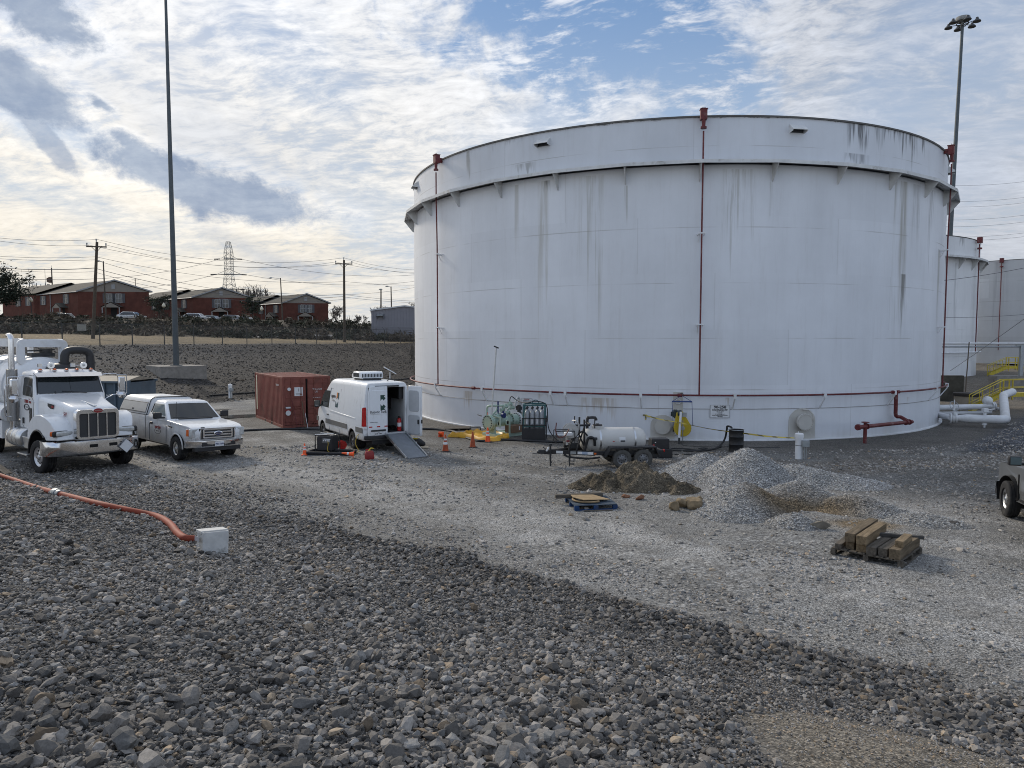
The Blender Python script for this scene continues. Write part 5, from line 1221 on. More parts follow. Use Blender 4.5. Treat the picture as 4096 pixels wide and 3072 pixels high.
    return t
VAN_LOC, VAN_RZ = Vector((-7.66, 32.2, 0)), R(123.1)
van(VAN_LOC, VAN_RZ)
VM = Matrix.Translation(VAN_LOC) @ Matrix.Rotation(VAN_RZ, 4, 'Z')
def on_van(x, y, z): return VM @ Vector((x, y, z))
# what stands in, on and against the van
a = thing('satellite_antenna', 'flat white satellite antenna tilted on a tripod on the van roof', 'antenna', on_van(-4.45, -.35, 2.775), VAN_RZ)
q = B(DARKMETAL)
for k in range(3): an = 2*pi*k/3; q.tube([(0, 0, .12), (.20*cos(an), .20*sin(an), 0)], .012, 5)
q.obj('tripod', a, 0)
q = B(SIGNWHITE); q.tube([(0, 0, .08), (-.02, 0, .36)], .018, 8); q.obj('mast', a, 40)
q = B(SIGNWHITE); q.X = Matrix.Translation((-.02, 0, .42)) @ Matrix.Rotation(R(-20), 4, 'Z') @ Matrix.Rotation(R(30), 4, 'X'); q.box((0, 0, 0), (.32, .56, .035)); q.obj('panel', a, 20, .012)
e = thing('fire_extinguisher', 'red fire extinguisher standing inside the open van doorway', 'fire extinguisher', on_van(-4.72, -.62, .755), VAN_RZ)
q = B(REDLENS); q.lathe([(.07, 0), (.085, .02), (.085, .42), (.06, .50), (.03, .53), (.001, .54)], 18); q.obj('cylinder', e, 40)
q = B(SIGNWHITE); q.lathe([(.0865, .18), (.0865, .34)], 18); q.obj('instruction_label', e, 40)
q = B(BLACK); q.box((0, 0, .56), (.16, .04, .05)); q.tube(smooth_path([(0, .05, .55), (0, .12, .5), (0, .12, .2)], 4), .012, 5); q.obj('valve', e, 0)
rm = thing('loading_ramp', 'grey metal loading ramp leading down from the van doorway to the gravel', 'ramp', on_van(-5.06, -.30, 0), VAN_RZ)
RAMPM = mat('ramp deck', (.20, .215, .235), .6, .3, .12, 5)
q = B(RAMPM); L_ = 1.95; q.add([(0, .40, .71), (-L_, .40, .02), (-L_, -.40, .02), (0, -.40, .71), (0, .40, .67), (-L_, .40, .0), (-L_, -.40, .0), (0, -.40, .67)], [(0, 1, 2, 3), (7, 6, 5, 4), (0, 4, 5, 1), (3, 2, 6, 7), (0, 3, 7, 4), (1, 5, 6, 2)]); q.obj('deck', rm, 0)
for s in (-1, 1):
    q = B(ALU); q.add([(0, s*.41, .78), (-L_, s*.41, .07), (-L_, s*.45, .07), (0, s*.45, .78), (0, s*.41, .66), (-L_, s*.41, 0), (-L_, s*.45, 0), (0, s*.45, .66)], [(0, 1, 2, 3), (7, 6, 5, 4), (0, 4, 5, 1), (3, 2, 6, 7), (0, 3, 7, 4), (1, 5, 6, 2)]); q.cyl((-L_, s*.43, .04), (-L_-.05, s*.43, .03), .04, n=8); q.box((-.95, s*.46, .40), (.06, .03, .10)); q.obj('side_rail', rm, 0)
# ------------------------------------------------------------------ containers, masts
def jitter_rock(b, c, r, sc=(1, 1, .7), seed=0):
    rr = random.Random(seed); bm = bmesh.new(); bmesh.ops.create_icosphere(bm, subdivisions=3, radius=1)
    ns = [(Vector((rr.gauss(0, 1), rr.gauss(0, 1), rr.gauss(0, 1))).normalized(), rr.uniform(.5, .8)) for _ in range(9)]
    vs = []
    for v in bm.verts:
        p = v.co.copy()
        for n_, d_ in ns: p -= n_*max(0, p.dot(n_)-d_)
        p *= 1+.10*mnoise.noise(v.co*2.2+Vector((seed, 0, 0)))+.05*mnoise.noise(v.co*6+Vector((0, seed, 0)))
        vs.append(Vector(c)+Vector((p.x*sc[0], p.y*sc[1], p.z*sc[2]))*r)
    fs = [[v.index for v in f.verts] for f in bm.faces]; bm.free(); return b.add(vs, fs)
CRED = mat('container red paint', (.205, .066, .05), .65, 0, .2, 1.6, 0, .35, (.085, .038, .027), .7)
def container():
    p = Vector((-11.42, 35.2, 0)); u = Vector((-.53, .848, 0)); t = thing('shipping_container', 'red corrugated shipping container with closed doors behind the van', 'container', p, atan2(u.y, u.x))
    L, W, Hh = 6.06, 2.44, 2.59        # x runs back along the box, y to the left; the near left door corner is the origin
    y0 = -W
    def corr(P0, P1, z0, z1, n, dep, nrm):
        b = B(CRED); P0, P1, nrm = Vector(P0), Vector(P1), Vector(nrm); vs = []
        for i in range(n):
            for tt, d in ((.0, 0), (.30, 0), (.5, 1), (.80, 1)):
                q = P0.lerp(P1, (i+tt)/n)-nrm*dep*d; vs.append(q)
        vs.append(P1); m_ = len(vs)
        b.add([(v.x, v.y, z0) for v in vs]+[(v.x, v.y, z1) for v in vs], [(i, i+1, m_+i+1, m_+i) for i in range(m_-1)]); return b
    corr((.06, -.012, 0), (L-.06, -.012, 0), .16, Hh-.07, 22, .04, (0, 1, 0)).obj('side_wall', t, 20)
    corr((L-.06, y0+.012, 0), (.06, y0+.012, 0), .16, Hh-.07, 22, .04, (0, -1, 0)).obj('side_wall', t, 20)
    corr((L-.01, -.06, 0), (L-.01, y0+.06, 0), .16, Hh-.07, 9, .04, (1, 0, 0)).obj('end_wall', t, 20)
    q = B(CRED); q.bb((.05, y0+.03, Hh-.06), (L-.05, -.03, Hh-.03)); 
    for i in range(14): q.box((.4+i*.40, y0/2, Hh-.03), (.20, W-.2, .03))
    q.obj('roof', t, 0)
    q = B(CRED)
    for y in (-.06, y0+.06):
        q.bb((0, y-.06, .0), (.12, y+.06, Hh)); q.bb((L-.12, y-.06, 0), (L, y+.06, Hh)); q.bb((.12, y-.05, .02), (L-.12, y+.05, .16)); q.bb((.12, y-.045, Hh-.09), (L-.12, y+.045, Hh-.003))
    q.bb((0, y0+.12, Hh-.12), (.08, -.12, Hh-.004)); q.bb((0, y0+.12, .02), (.08, -.12, .15)); q.obj('frame', t, 0, .008)
    q = B(HOLE); q.bb((2.2, -.011, .03), (2.5, -.006, .14)); q.bb((3.6, -.011, .03), (3.9, -.006, .14)); q.obj('fork_pocket', t, 0)
    q = B(mat('cream stripe', (.55, .50, .38), .6, 0, .2, 5)); q.bb((L-.52, -.012, .55), (L-.30, -.004, Hh-.12)); q.obj('end_stripe', t, 0)
    q = B(TEXTWHITE)
    text('TRLU 203', .14, TEXTWHITE, face((1.0, -.003, 2.15), (-1, 0, 0), (0, 0, 1)), t, space=.9)
    for k, yc in enumerate((-.645, y0+.645)):
        q = B(CRED); x0 = .035; q.bb((x0, yc-.53, .17), (x0+.03, yc+.53, Hh-.13))
        for zc in (.42, .82, 1.22, 1.62, 2.02, 2.36): q.bb((x0-.022, yc-.50, zc-.12), (x0, yc+.50, zc+.12))
        d = q.obj('door', t, 0, .008)
        q = B(CRED)
        for dy in (-.28, .20): q.cyl((x0-.045, yc+dy, .10), (x0-.045, yc+dy, Hh-.05), .021, n=8)
        for dy in (-.28, .20):
            for zc in (.22, .95, 1.7, 2.42): q.box((x0-.035, yc+dy, zc), (.05, .10, .05))
        q.obj('lock_rod', d, 30)
        q = B(CRED)
        for dy, dz in ((-.28, 1.02), (.20, .98)): q.box((x0-.06, yc+dy+.16, dz), (.02, .34, .04)); q.box((x0-.05, yc+dy+.3, dz), (.03, .05, .12))
        q.obj('door_handle', d, 0)
        q = B(BLACK); q.bb((x0-.01, (-1.225, y0+.12)[0]-.012, .17), (x0+.02, -1.215, Hh-.13)); q.obj('door_gasket', d, 0)
    q = B(SIGNWHITE); q.bb((.004, -1.02, 1.62), (.012, -.60, 2.06)); q.obj('notice', t, 0); nn = t.children[-1]
    q = B(TEXTDARK); q.box((.002, -.81, 1.92), (.004, .02, .15)); q.box((.002, -.81, 1.74), (.004, .30, .012)); q.box((.002, -.81, 1.70), (.004, .26, .010)); q.obj('notice_print', nn, 0)
    q = B(SIGNWHITE); q.lathe([(.085, 0), (.085, .008), (.001, .009)], 20, (.012, -.34, 1.97), (-1, 0, 0)); q.box((.008, -.28, 1.05), (.008, .24, .08)); q.lathe([(.13, 0), (.13, .008), (.001, .009)], 20, (.012, -.28, .78), (-1, 0, 0)); q.obj('sticker', t, 0)
    q = B(mat('sign red', (.35, .03, .03), .6, 0, .1)); q.box((.009, -.26, .93), (.008, .30, .10)); q.obj('sticker', t, 0)
    for s_, z, y in (('TRLU 20', 1.93, -1.75), ('US', 1.80, -1.70), ('MAX GROSS', 1.50, -1.72)): text(s_, .13 if z > 1.7 else .07, TEXTWHITE, face((.009, y, z), (0, -1, 0), (0, 0, 1)), t)
    M = Matrix.Translation(p) @ Matrix.Rotation(atan2(u.y, u.x), 4, 'Z'); return M
CM = container()
def leaning(name, label, y, lean, m, h, r, head=None):
    e = thing(name, label, 'tool', CM @ Vector((-.42, y, .0)), CM.to_euler().z)
    q = B(m); q.tube([(0, 0, .02), (.36, lean, h)], r, 6); q.obj('shaft', e, 40)
    if head: q = B(head); q.box((.0, 0, .05), (.05, .34, .07)); q.obj('head', e, 0)
leaning('push_broom', 'red handled broom leaning on the left container door', -.62, .18, RED, 1.45, .018, DARKMETAL)
leaning('long_pole', 'tan wooden pole leaning on the container door beside the red broom', -1.0, .05, WOOD, 1.35, .02)
leaning('sampling_stick', 'short white stick leaning on the container door, rightmost of three', -1.12, .02, SIGNWHITE, .75, .014)

DUMP = mat('faded blue steel', (.075, .105, .135), .6, 0, .2, 2, 0, .3, (.07, .06, .05), .5)
def dumpster():
    A, C_ = Vector((-31.6, 38.4, 0)), Vector((-20.15, 37.2, 0)); d = (C_-A); L = 6.9; u = d.normalized(); A = C_-u*L
    t = thing('roll_off_container', 'blue grey steel roll off container with a tan lid behind the vacuum truck', 'container', A, atan2(u.y, u.x))
    W, Hh = 2.4, 2.18
    q = B(DUMP); q.bb((0, 0, .2), (L, W, Hh)); q.obj('body', t, 0, .01)
    q = B(DUMP)
    for i in range(12): x = .1+i*(L-.2)/11; q.bb((x-.05, -.11, .2), (x+.05, -.003, Hh-.02))
    q.bb((-.05, -.14, Hh-.02), (L+.05, .0, Hh+.10)); q.bb((-.05, W, Hh-.02), (L+.05, W+.12, Hh+.10)); q.bb((L-.0, -.16, .1), (L+.16, .0, Hh+.14)); q.bb((0, -.12, .08), (L, .0, .2)); q.obj('ribs', t, 0, .01)
    q = B(mat('weathered lid', (.27, .24, .19), .8, 0, .15, 2)); q.add([(0, .0, Hh+.10), (L-.1, .0, Hh+.10), (L-.1, W/2, Hh+.32), (0, W/2, Hh+.32), (L-.1, W, Hh+.10), (0, W, Hh+.10)], [(0, 1, 2, 3), (3, 2, 4, 5), (1, 4, 2), (0, 3, 5)]); q.obj('lid', t, 0)
    q = B(SIGNWHITE); q.box((4.9, -.118, 1.85), (.42, .008, .20)); q.box((6.45, -.118, 1.65), (.26, .008, .22)); q.obj('sticker', t, 0)
    q = B(mat('sign red', (.35, .03, .03))); q.box((4.45, -.118, 1.85), (.34, .008, .22)); q.obj('sticker', t, 0)
    for x, s_ in ((2.2, '72'), (5.7, 'VAC'), (3.1, '14')): text(s_, .22, TEXTWHITE, face((x, -.004, 1.5), (1, 0, 0), (0, 0, 1)), t)
    return t
dumpster()

def mast(label, base, h, r0, r1, lamps, pad):
    t = thing('light_mast', label, 'light pole', base)
    MP = mat('painted mast steel', (.07, .084, .094), .55, .3, .12, 3)
    q = B(MP); q.cyl((0, 0, 0), (0, 0, h), r0, r1, 16); q.cyl((0, 0, 0), (0, 0, .06), r0*2, n=16); q.box((.2, 0, .7), (.05, .16, .3)); q.obj('pole', t, 50)
    if pad:
        q = B(CONCRETE); q.add([(i*pad*cos(a)-j*pad*sin(a), i*pad*sin(a)+j*pad*cos(a), z) for z in (-2.6, 0) for i, j in ((-1, -1), (1, -1), (1, 1), (-1, 1)) for a in (R(43),)], [(0, 1, 2, 3), (7, 6, 5, 4), (0, 4, 5, 1), (1, 5, 6, 2), (2, 6, 7, 3), (3, 7, 4, 0)]); q.obj('concrete_base', t, 0, .02)
    if lamps:
        q = B(mat('weathered hood', (.22, .225, .22), .8)); q.lathe([(.30, h+.25), (.78, h+.32), (.86, h+.50), (.80, h+.78), (.2, h+.86), (.001, h+.87)], 24); q.cyl((0, 0, h-.2), (0, 0, h+.3), .18, n=12); q.obj('lowering_hood', t, 40)
        q = B(DARKMETAL); q.torus((0, 0, h+.02), .66, .06, n=24); q.torus((0, 0, h-.3), .34, .04, n=18); 
        for k in range(6): a = k*pi/3+.3; q.tube([(.2*cos(a), .2*sin(a), h-.1), (1.25*cos(a), 1.25*sin(a), h+.05)], .045, 6)
        q.obj('lamp_ring', t, 30)
        for k in range(6):
            a = k*pi/3+.3; q = B(DARKMETAL); q.lathe([(.14, .30), (.18, .10), (.40, -.10), (.46, -.22), (.44, -.26), (.001, -.27)], 18, (1.55*cos(a), 1.55*sin(a), h+.08)); q.obj('lamp', t, 40)
    return t
mb = G(700, 1494); bz = PY(705, 1462, mb.y)
mast('tall slender light mast on a concrete base rising out of the top left', bz, 33, .235, .085, False, 1.8)
b2 = PY(3822, 560, 92); tp = PY(3845, 108, 92)
mast('distant high mast with a ring of floodlights above the huge tank', (b2.x-.6, 92, 1.0), tp.z-.6, .36, .17, True, 0)
scene.objects['light_mast.001'].rotation_euler = (0, R(1.25), 0)

# ------------------------------------------------------------------ loading area round the van
def cone(base, h, m, label, bands=2, rz=0, ry=0, rx=0, group=None):
    t = thing('traffic_cone', label, 'traffic cone', base, rz, group, rx, ry); k = h/.7
    q = B(m); q.lathe([(.135*k, .03*k), (.118*k, .10*k), (.032*k, .68*k), (.022*k, .70*k), (.001, .70*k)], 20, caps=False); q.obj('body', t, 40)
    q = B(m if m is ORANGE and h < .5 else BLACK); q.box((0, 0, .017*k), (.36*k, .36*k, .034*k)); q.obj('base', t, 0, .008)
    if bands:
        q = B(SIGNWHITE); rad = lambda z: .1195*k-(z-.10*k)*(.086/.58)
        for z0, z1 in ((.30*k, .40*k), (.47*k, .54*k))[:bands]: q.lathe([(rad(z0)+.002, z0), (rad(z1)+.002, z1)], 20, caps=False)
        q.obj('reflective_band', t, 40)
    return t
cone(G(1219, 1820), .45, ORANGE, 'small bright orange cone beside the generator')
g = G(1405, 1832); cone(g+Vector((.10, 0, .14)), .45, ORANGE, 'orange cone lying tipped over beside the red fuel can', 1, R(12), R(-82))
cone(G(1782, 1806), .68, ORANGEOLD, 'faded orange cone with two white bands nearest the van ramp')
cone(G(1891, 1790), .66, ORANGEOLD, 'dirty dark orange cone without bands, middle of three', 0)
cone(G(1951, 1768), .64, ORANGE, 'bright orange banded cone standing in front of the pale green skid')
g = G(1764, 1750); cone(g+Vector((0, .1, .13)), .49, ORANGE, 'orange cone lying in the hollow left of the yellow tarp', 0, R(80), R(-75))

def generator(p, rz):
    t = thing('portable_generator', 'black portable generator with red stripes beside the van', 'generator', p, rz); k = mat('generator case', (.028, .028, .03), .5, 0, .2)
    q = B(BLACK)
    for y in (-.30, .30):
        q.tube(smooth_path([(-.36, y, .05), (-.36, y, .60), (-.30, y, .68), (.30, y, .68), (.36, y, .60), (.36, y, .05)], 3), .02, 6)
    for x in (-.36, .36): q.cyl((x, -.30, .12), (x, .30, .12), .018, n=6); q.cyl((x, -.3, .66), (x, .3, .66), .018, n=6)
    q.obj('frame', t, 40)
    q = B(k); q.bb((-.32, -.26, .08), (.32, .26, .60)); q.obj('case', t, 0, .02)
    q = B(GREYTRIM); q.bb((-.30, -.25, .60), (.30, .25, .67)); q.obj('fuel_lid', t, 0, .02)
    q = B(SIGNWHITE); q.box((-.1, -.29, .70), (.5, .05, .025), rz=.1); q.box((-.1, .12, .70), (.62, .05, .025), rz=-.12); q.obj('top_handle', t, 0)
    q = B(REDLENS)
    for i in range(5): q.box((-.326, .0, .20+.075*i), (.012, .40, .028))
    q.obj('side_stripe', t, 0)
    q = B(GREYTRIM); q.box((.10, -.265, .46), (.36, .02, .18)); q.obj('control_panel', t, 0)
    q = B(SIGNWHITE)
    for x in (0, .08, .16, .24): q.box((x, -.278, .47), (.045, .012, .05))
    q.box((.15, -.278, .53), (.30, .008, .03)); q.obj('outlet', t, 0)
    return t
gp = G(1311, 1806); generator(gp, R(-18))
q = B(mat('black rubber mat', (.016, .016, .018), .8)); q.add([(x, y, z) for z in (0, .025) for x, y in rrect(1.75, .8, .08, 3)], [tuple(range(15, -1, -1)), tuple(range(16, 32))]+[(i, (i+1) % 16, 16+(i+1) % 16, 16+i) for i in range(16)])
q.tube([(x, y, .07) for x, y in rrect(1.72, .76, .10, 3)], .055, 7, True)
m_ = q.obj('spill_tray', None, 30); m_.location = G(1318, 1816)+Vector((.05, .1, 0)); m_.rotation_euler = (0, 0, R(-8)); tag(m_, 'flat black spill tray under the generator', 'tray')
c = G(1368, 1797)
t = thing('hose_reel', 'red cable reel on the gravel beside the van rear wheel', 'reel', c, R(30)); q = B(REDLENS)
for y in (-.10, .10): q.lathe([(.17, y-.01), (.175, y), (.17, y+.01), (.10, y+.012), (.001, y+.012)] if y > 0 else [(.001, y-.012), (.10, y-.012), (.17, y-.01), (.175, y), (.17, y+.01)], 20, (0, 0, .18), (0, 1, 0))
q.obj('flange', t, 30); q = B(YELLOW); q.cyl((0, -.09, .18), (0, .09, .18), .12, n=16); q.obj('cable', t, 40)
c = G(1478, 1836); t = thing('fuel_can', 'red fuel can with a yellow spout behind the van', 'fuel can', c, R(20)); q = B(mat('red fuel plastic', (.24, .018, .018), .5, 0, .1)); q.add([(x*k_, y*k_, z) for k_, z in ((.92, 0), (1, .03), (1, .22), (.8, .29), (.3, .31)) for x, y in rrect(.34, .22, .06, 3)], [tuple(range(15, -1, -1)), tuple(range(64, 80))]+[(16*k+i, 16*k+(i+1) % 16, 16*k+16+(i+1) % 16, 16*k+16+i) for k in range(4) for i in range(16)]); q.obj('body', t, 40)
q = B(YELLOW); q.cyl((-.02, 0, .30), (.02, 0, .36), .035, n=10); q.tube(smooth_path([(.0, 0, .34), (.06, .02, .40), (.16, .02, .38)], 4), .022, 8); q.obj('spout', t, 40); q = B(REDLENS); q.tube([(-.12, 0, .28), (-.12, 0, .36), (.02, 0, .36)], .016, 6); q.obj('handle', t, 40)
def hose(name, label, pts, r, m, cat, n=8, k=5, lift=True):
    P_ = [Vector(p) for p in pts]; P_ = smooth_path(P_, k)
    if lift: P_ = [Vector((p.x, p.y, max(p.z, H(p.x, p.y)+r*.8))) for p in P_]
    o = B(m).tube(P_, r, n).obj(name, None, 50); tag(o, label, cat); return o
YC = mat('yellow cable', (.50, .34, .04), .5, 0, .1)
e0 = on_van(-4.55, 1.0, .72)
hose('extension_cord', 'yellow extension cord running from the van side down to the gravel', [e0+Vector((-.03, -.02, 0)), e0+Vector((-.10, -.10, -.10)), e0+Vector((-.12, -.16, -.4)), e0+Vector((.02, -.25, -.68)), G(1400, 1812), G(1385, 1818), G(1372, 1810), G(1395, 1822), G(1420, 1815), G(1390, 1808)], .013, YC, 'cord')
hose('extension_cord', 'yellow extension cord hanging from the generator outlet', [gp+Vector((.08, -.30, .46)), gp+Vector((.12, -.38, .35)), gp+Vector((.10, -.40, .12)), gp+Vector((.2, -.45, .03)), G(1345, 1818), G(1375, 1814)], .013, YC, 'cord')
bp = G(1668, 1786); t = thing('tool_bag', 'black tool bag slumped right of the loading ramp', 'bag', bp, R(-20)); q = B(BLACK); q.ball((0, 0, .17), .2, 14, (1.5, .85, .95)); q.ball((.2, .05, .12), .14, 10, (1.2, .9, .9)); q.obj('body', t, 60); q = B(YELLOW); q.box((-.15, -.08, .34), (.42, .12, .05), rz=.2); q.obj('yellow_tool', t, 0, .01); q = B(SIGNWHITE); q.box((.0, -.05, .385), (.26, .06, .03), rz=.4); q.obj('white_glove', t, 0, .01)
cp = G(1695, 1793); o = B(mat('crumpled cloth', (.42, .36, .27), .9, 0, .2)); o.ball((0, 0, .03), .16, 10, (1.5, .8, .35)); o = o.obj('rag', None, 60); o.location = cp; tag(o, 'beige rag on the gravel right of the black tool bag', 'rag')

# ------------------------------------------------------------------ tall hoses and lines on the ground
BH = mat('black hose rubber', (.012, .012, .013), .6, 0, .2)
def gline(name, label, pix, r, m, cat, dz=0): return hose(name, label, [G(x, y) for x, y in pix], r, m, cat, 6, 4)
gline('black_hose', 'long black hose on the gravel behind the container and van', [(925, 1729), (1000, 1724), (1110, 1720), (1180, 1719), (1300, 1722), (1500, 1727), (1640, 1722), (1690, 1719), (1760, 1722), (1820, 1731), (1868, 1755), (1925, 1768), (2000, 1762), (2098, 1766), (2180, 1770), (2260, 1772), (2330, 1774)], .055, BH, 'hose')
gline('black_hose', 'black hose along the foot of the far dike left of the tank', [(838, 1584), (935, 1577), (1010, 1572), (1090, 1563), (1300, 1540), (1480, 1528), (1570, 1521), (1650, 1513)], .06, BH, 'hose')
# orange suction hose and its sump box
OH = mat('orange suction hose', (.23, .044, .022), .7, 0, .2, 5, 0, .3, (.13, .075, .055), .4)
pix = [(-60, 1878), (0, 1900), (72, 1924), (136, 1946), (190, 1963), (271, 1984), (384, 2013), (497, 2038), (601, 2059), (646, 2074), (683, 2099), (708, 2130), (738, 2152), (775, 2156)]
hp = smooth_path([G(x, y, .05)+Vector((0, 0, .05)) for x, y in pix], 6); t = thing('suction_hose', 'orange suction hose curving down the stones into the white box', 'hose', hp[40])
B(OH).tube([p-hp[40] for p in hp], .060, 12).obj('hose', t, 60)
k0 = 26; q = B(GALV); a_, b_ = hp[k0]-hp[40], hp[k0+2]-hp[40]; q.cyl(a_, b_, .085, n=14); q.cyl(a_.lerp(b_, .35), a_.lerp(b_, .6), .10, n=14); q.box(a_+Vector((-.02, -.02, -.0)), (.08, .2, .06), rz=.6); q.obj('coupling', t, 40)
bc = G(818, 2216); t = thing('sump_box', 'dirty white box on the stones at the end of the orange hose', 'box', bc+Vector((.02, .22, -.03)), R(39))
BOXW = mat('stained white board', (.50, .50, .485), .7, 0, .15, 7, 0, .3, (.10, .095, .075), .85)
q = B(BOXW)
w_, d_, h_ = .36, .30, .31
q.bb((-w_/2, -d_/2, 0), (w_/2, -d_/2+.02, h_)); q.bb((-w_/2, d_/2-.02, 0), (w_/2, d_/2, h_)); q.bb((-w_/2, -d_/2+.02, 0), (-w_/2+.02, d_/2-.02, h_)); q.bb((w_/2-.02, -d_/2+.02, 0), (w_/2, d_/2-.02, h_)); q.bb((-w_/2, -d_/2, -.02), (w_/2, d_/2, 0)); q.obj('box', t, 0, .006)
t.rotation_euler = (R(-4), R(4), R(40))
q = B(BOXW); q.bb((-w_/2-.01, -d_/2+.06, h_-.03), (w_/2+.01, d_/2+.01, h_+.015)); q.obj('lid', t, 0, .006)
q = B(mat('grey print', (.32, .33, .36))); q.box((-.221, 0, .21), (.006, .20, .07)); q.box((-.221, -.02, .12), (.006, .16, .012)); q.obj('printed_label', t, 0)
q = B(OLDWOOD); q.box((0, 0, .05), (1.6, .24, .07)); o = q.obj('timber_plank', None, 0, .01); o.location = G(10, 1885); o.rotation_euler = (0, R(4), R(-42)); tag(o, 'grey timber plank under the orange hose at the left edge', 'plank')
# cable markers
def marker(p, h, label, k=1.0):
    t = thing('marker_post', label, 'post', p)
    q = B(PIPEWHITE); q.lathe([(.14*k, -.2), (.14*k, h*.84), (.158*k, h*.84), (.158*k, h*.97), (.13*k, h), (.001, h)], 20); q.obj('tube', t, 40)
    q = B(PIPEWHITE); q.tube([(-.03, 0, h), (-.03, 0, h+.06), (.03, 0, h+.06), (.03, 0, h)], .018, 6); q.obj('lifting_lug', t, 30)
    q = B(GALV); q.box((.16*k, -.17*k, h*.62), (.26*k, .16, h*.26)); q.obj('junction_box', t, 0, .01)
    q = B(GALV)
    for x in (.06, .13, .20): q.tube([(x*k, -.17*k, h*.5), (x*k, -.17*k, .0)], .017, 6)
    q.obj('conduit', t, 30)
    q = B(DARKMETAL); q.lathe([(.1425*k, h*.52), (.1425*k, h*.54)], 20, caps=False); q.obj('strap', t, 0)
    return t
marker(G(3195, 1835), .96, 'white capped marker post with grey junction box by the tank manway')
marker(G(922, 1592), 1.02, 'white marker post at the foot of the far dike behind the container', .95)
# ------------------------------------------------------------------ pale green skid
SG = mat('pale green paint', (.36, .47, .40), .45, 0, .08, 4, 0, .4, (.25, .24, .18), .2)
def skid():
    p = G(1999, 1752); t = thing('receiver_skid', 'pale green pipe skid with bolted flanges and valves beside the tank', 'pipe skid', p, R(43))
    # x runs back along the vessel, y to the left, origin at the near corner of the base
    q = B(SG)
    for y in (.05, 1.05): q.bb((-.1, y-.05, 0), (2.5, y+.05, .16))
    for x in (-.06, .8, 1.6, 2.46): q.bb((x-.05, .1, .01), (x+.05, 1.0, .15))
    q.bb((-.06, .1, .10), (2.46, 1.0, .13)); q.obj('base_frame', t, 0, .008)
    cy_, cz = .62, .66; q = B(SG)
    q.lathe([(.23, .0), (.23, 1.5), (.26, 1.55), (.26, 1.75), (.23, 1.8), (.20, 2.2)], 28, (-.12, cy_, cz), (1, 0, 0)); v = q.obj('vessel', t, 40)
    def flange(x, r, th=.08, m=SG, nb=16):
        q = B(m); q.cyl((x, cy_, cz), (x+th, cy_, cz), r, n=32); f = q.obj('flange', t, 30)
        q = B(BLACK)
        for i in range(nb): a = 2*pi*i/nb; q.cyl((x-.035, cy_+r*.84*cos(a), cz+r*.84*sin(a)), (x+th+.035, cy_+r*.84*cos(a), cz+r*.84*sin(a)), r*.065, n=6)
        q.obj('bolts', f, 0)
    flange(-.20, .36); flange(-.10, .36); flange(1.18, .34); flange(1.62, .36, .09, PIPEWHITE); flange(1.98, .36, .09, PIPEWHITE)
    q = B(PIPEWHITE); q.lathe([(.20, 1.70), (.20, 1.98)], 24, (0, cy_, cz), (1, 0, 0)); q.lathe([(.16, 2.0), (.16, 2.9)], 20, (0, cy_, cz), (1, 0, 0)); q.obj('outlet_pipe', t, 40)
    for x in (.2, .75):                                       # side nozzles
        q = B(SG); q.cyl((x, cy_, cz), (x, cy_-.34, cz-.04), .09, n=16); q.cyl((x, cy_-.32, cz-.04), (x, cy_-.36, cz-.04), .135, n=20); n_ = q.obj('nozzle', t, 30)
        q = B(HOLE); q.cyl((x, cy_-.355, cz-.04), (x, cy_-.362, cz-.04), .08, n=16); q.obj('nozzle_bore', n_, 0)
    q = B(SG)
    for x in (.1, 1.3): q.box((x, cy_, .28), (.10, .40, .36))
    q.tube(smooth_path([(.05, .95, .15), (.05, .95, .9), (.05, .93, 1.25), (.05, .86, 1.38), (.10, .70, 1.42), (.35, .45, 1.42), (.55, .40, 1.42)], 5), .05, 10); q.tube([(.0, .72, .78), (.25, .52, 1.20), (.32, .5, 1.34)], .05, 10); q.tube([(-.02, .4, 1.0), (.2, .2, .9), (.2, .2, .45)], .055, 10)
    q.tube(smooth_path([(1.0, .55, .85), (1.0, .55, 1.18), (1.08, .5, 1.24), (1.4, .5, 1.24)], 4), .04, 8); q.obj('piping', t, 50)
    q = B(SG)                                                # valve bodies
    for x, y, z in ((.50, .42, 1.0), (.52, .40, 1.22), (.70, .36, 1.38), (.62, .3, 1.36), (1.0, .55, 1.05), (1.22, .5, 1.26), (.25, .42, .98), (1.05, .45, 1.45)):
        q.ball((x, y, z), .075, 10); q.cyl((x-.09, y, z), (x+.09, y, z), .05, n=8); q.cyl((x, y, z), (x, y, z+.13), .035, n=8); q.cyl((x-.1, y, z), (x-.08, y, z), .085, n=10); q.cyl((x+.08, y, z), (x+.1, y, z), .085, n=10)
    q.obj('valves', t, 30)
    BL = mat('blue valve paint', (.015, .03, .13), .4, 0, .1)
    q = B(BL); q.cyl((.46, .30, .98), (.46, .18, .98), .12, n=18); q.box((.30, .45, 1.32), (.05, .05, .62)); q.cyl((.46, .26, .98), (.46, .26, 1.18), .05, n=8); q.obj('blue_handle', t, 30)
    hw = B(mat('red handwheel', (.42, .05, .03), .5)); c = Vector((.08, .98, .86)); ax = Vector((-.8, .55, .1)); hw.torus(c, .25, .018, ax, 28, 6)
    qq = ax.to_track_quat('Z', 'Y').to_matrix()
    for i in range(5): a = 2*pi*i/5; hw.tube([c, c+qq @ Vector((.25*cos(a), .25*sin(a), 0))], .012, 5)
    hw.obj('handwheel', t, 40)
    q = B(DARKMETAL); q.tube([(-.1, 1.15, .92), (-.1, 1.42, .96)], .022, 6); q.tube([(1.7, .62, 1.30), (1.4, .75, 1.32)], .018, 6); q.cyl((1.8, .62, .9), (1.8, .62, 1.36), .09, n=12); q.box((1.8, .62, 1.2), (.24, .2, .16)); q.obj('valve_lever', t, 20)
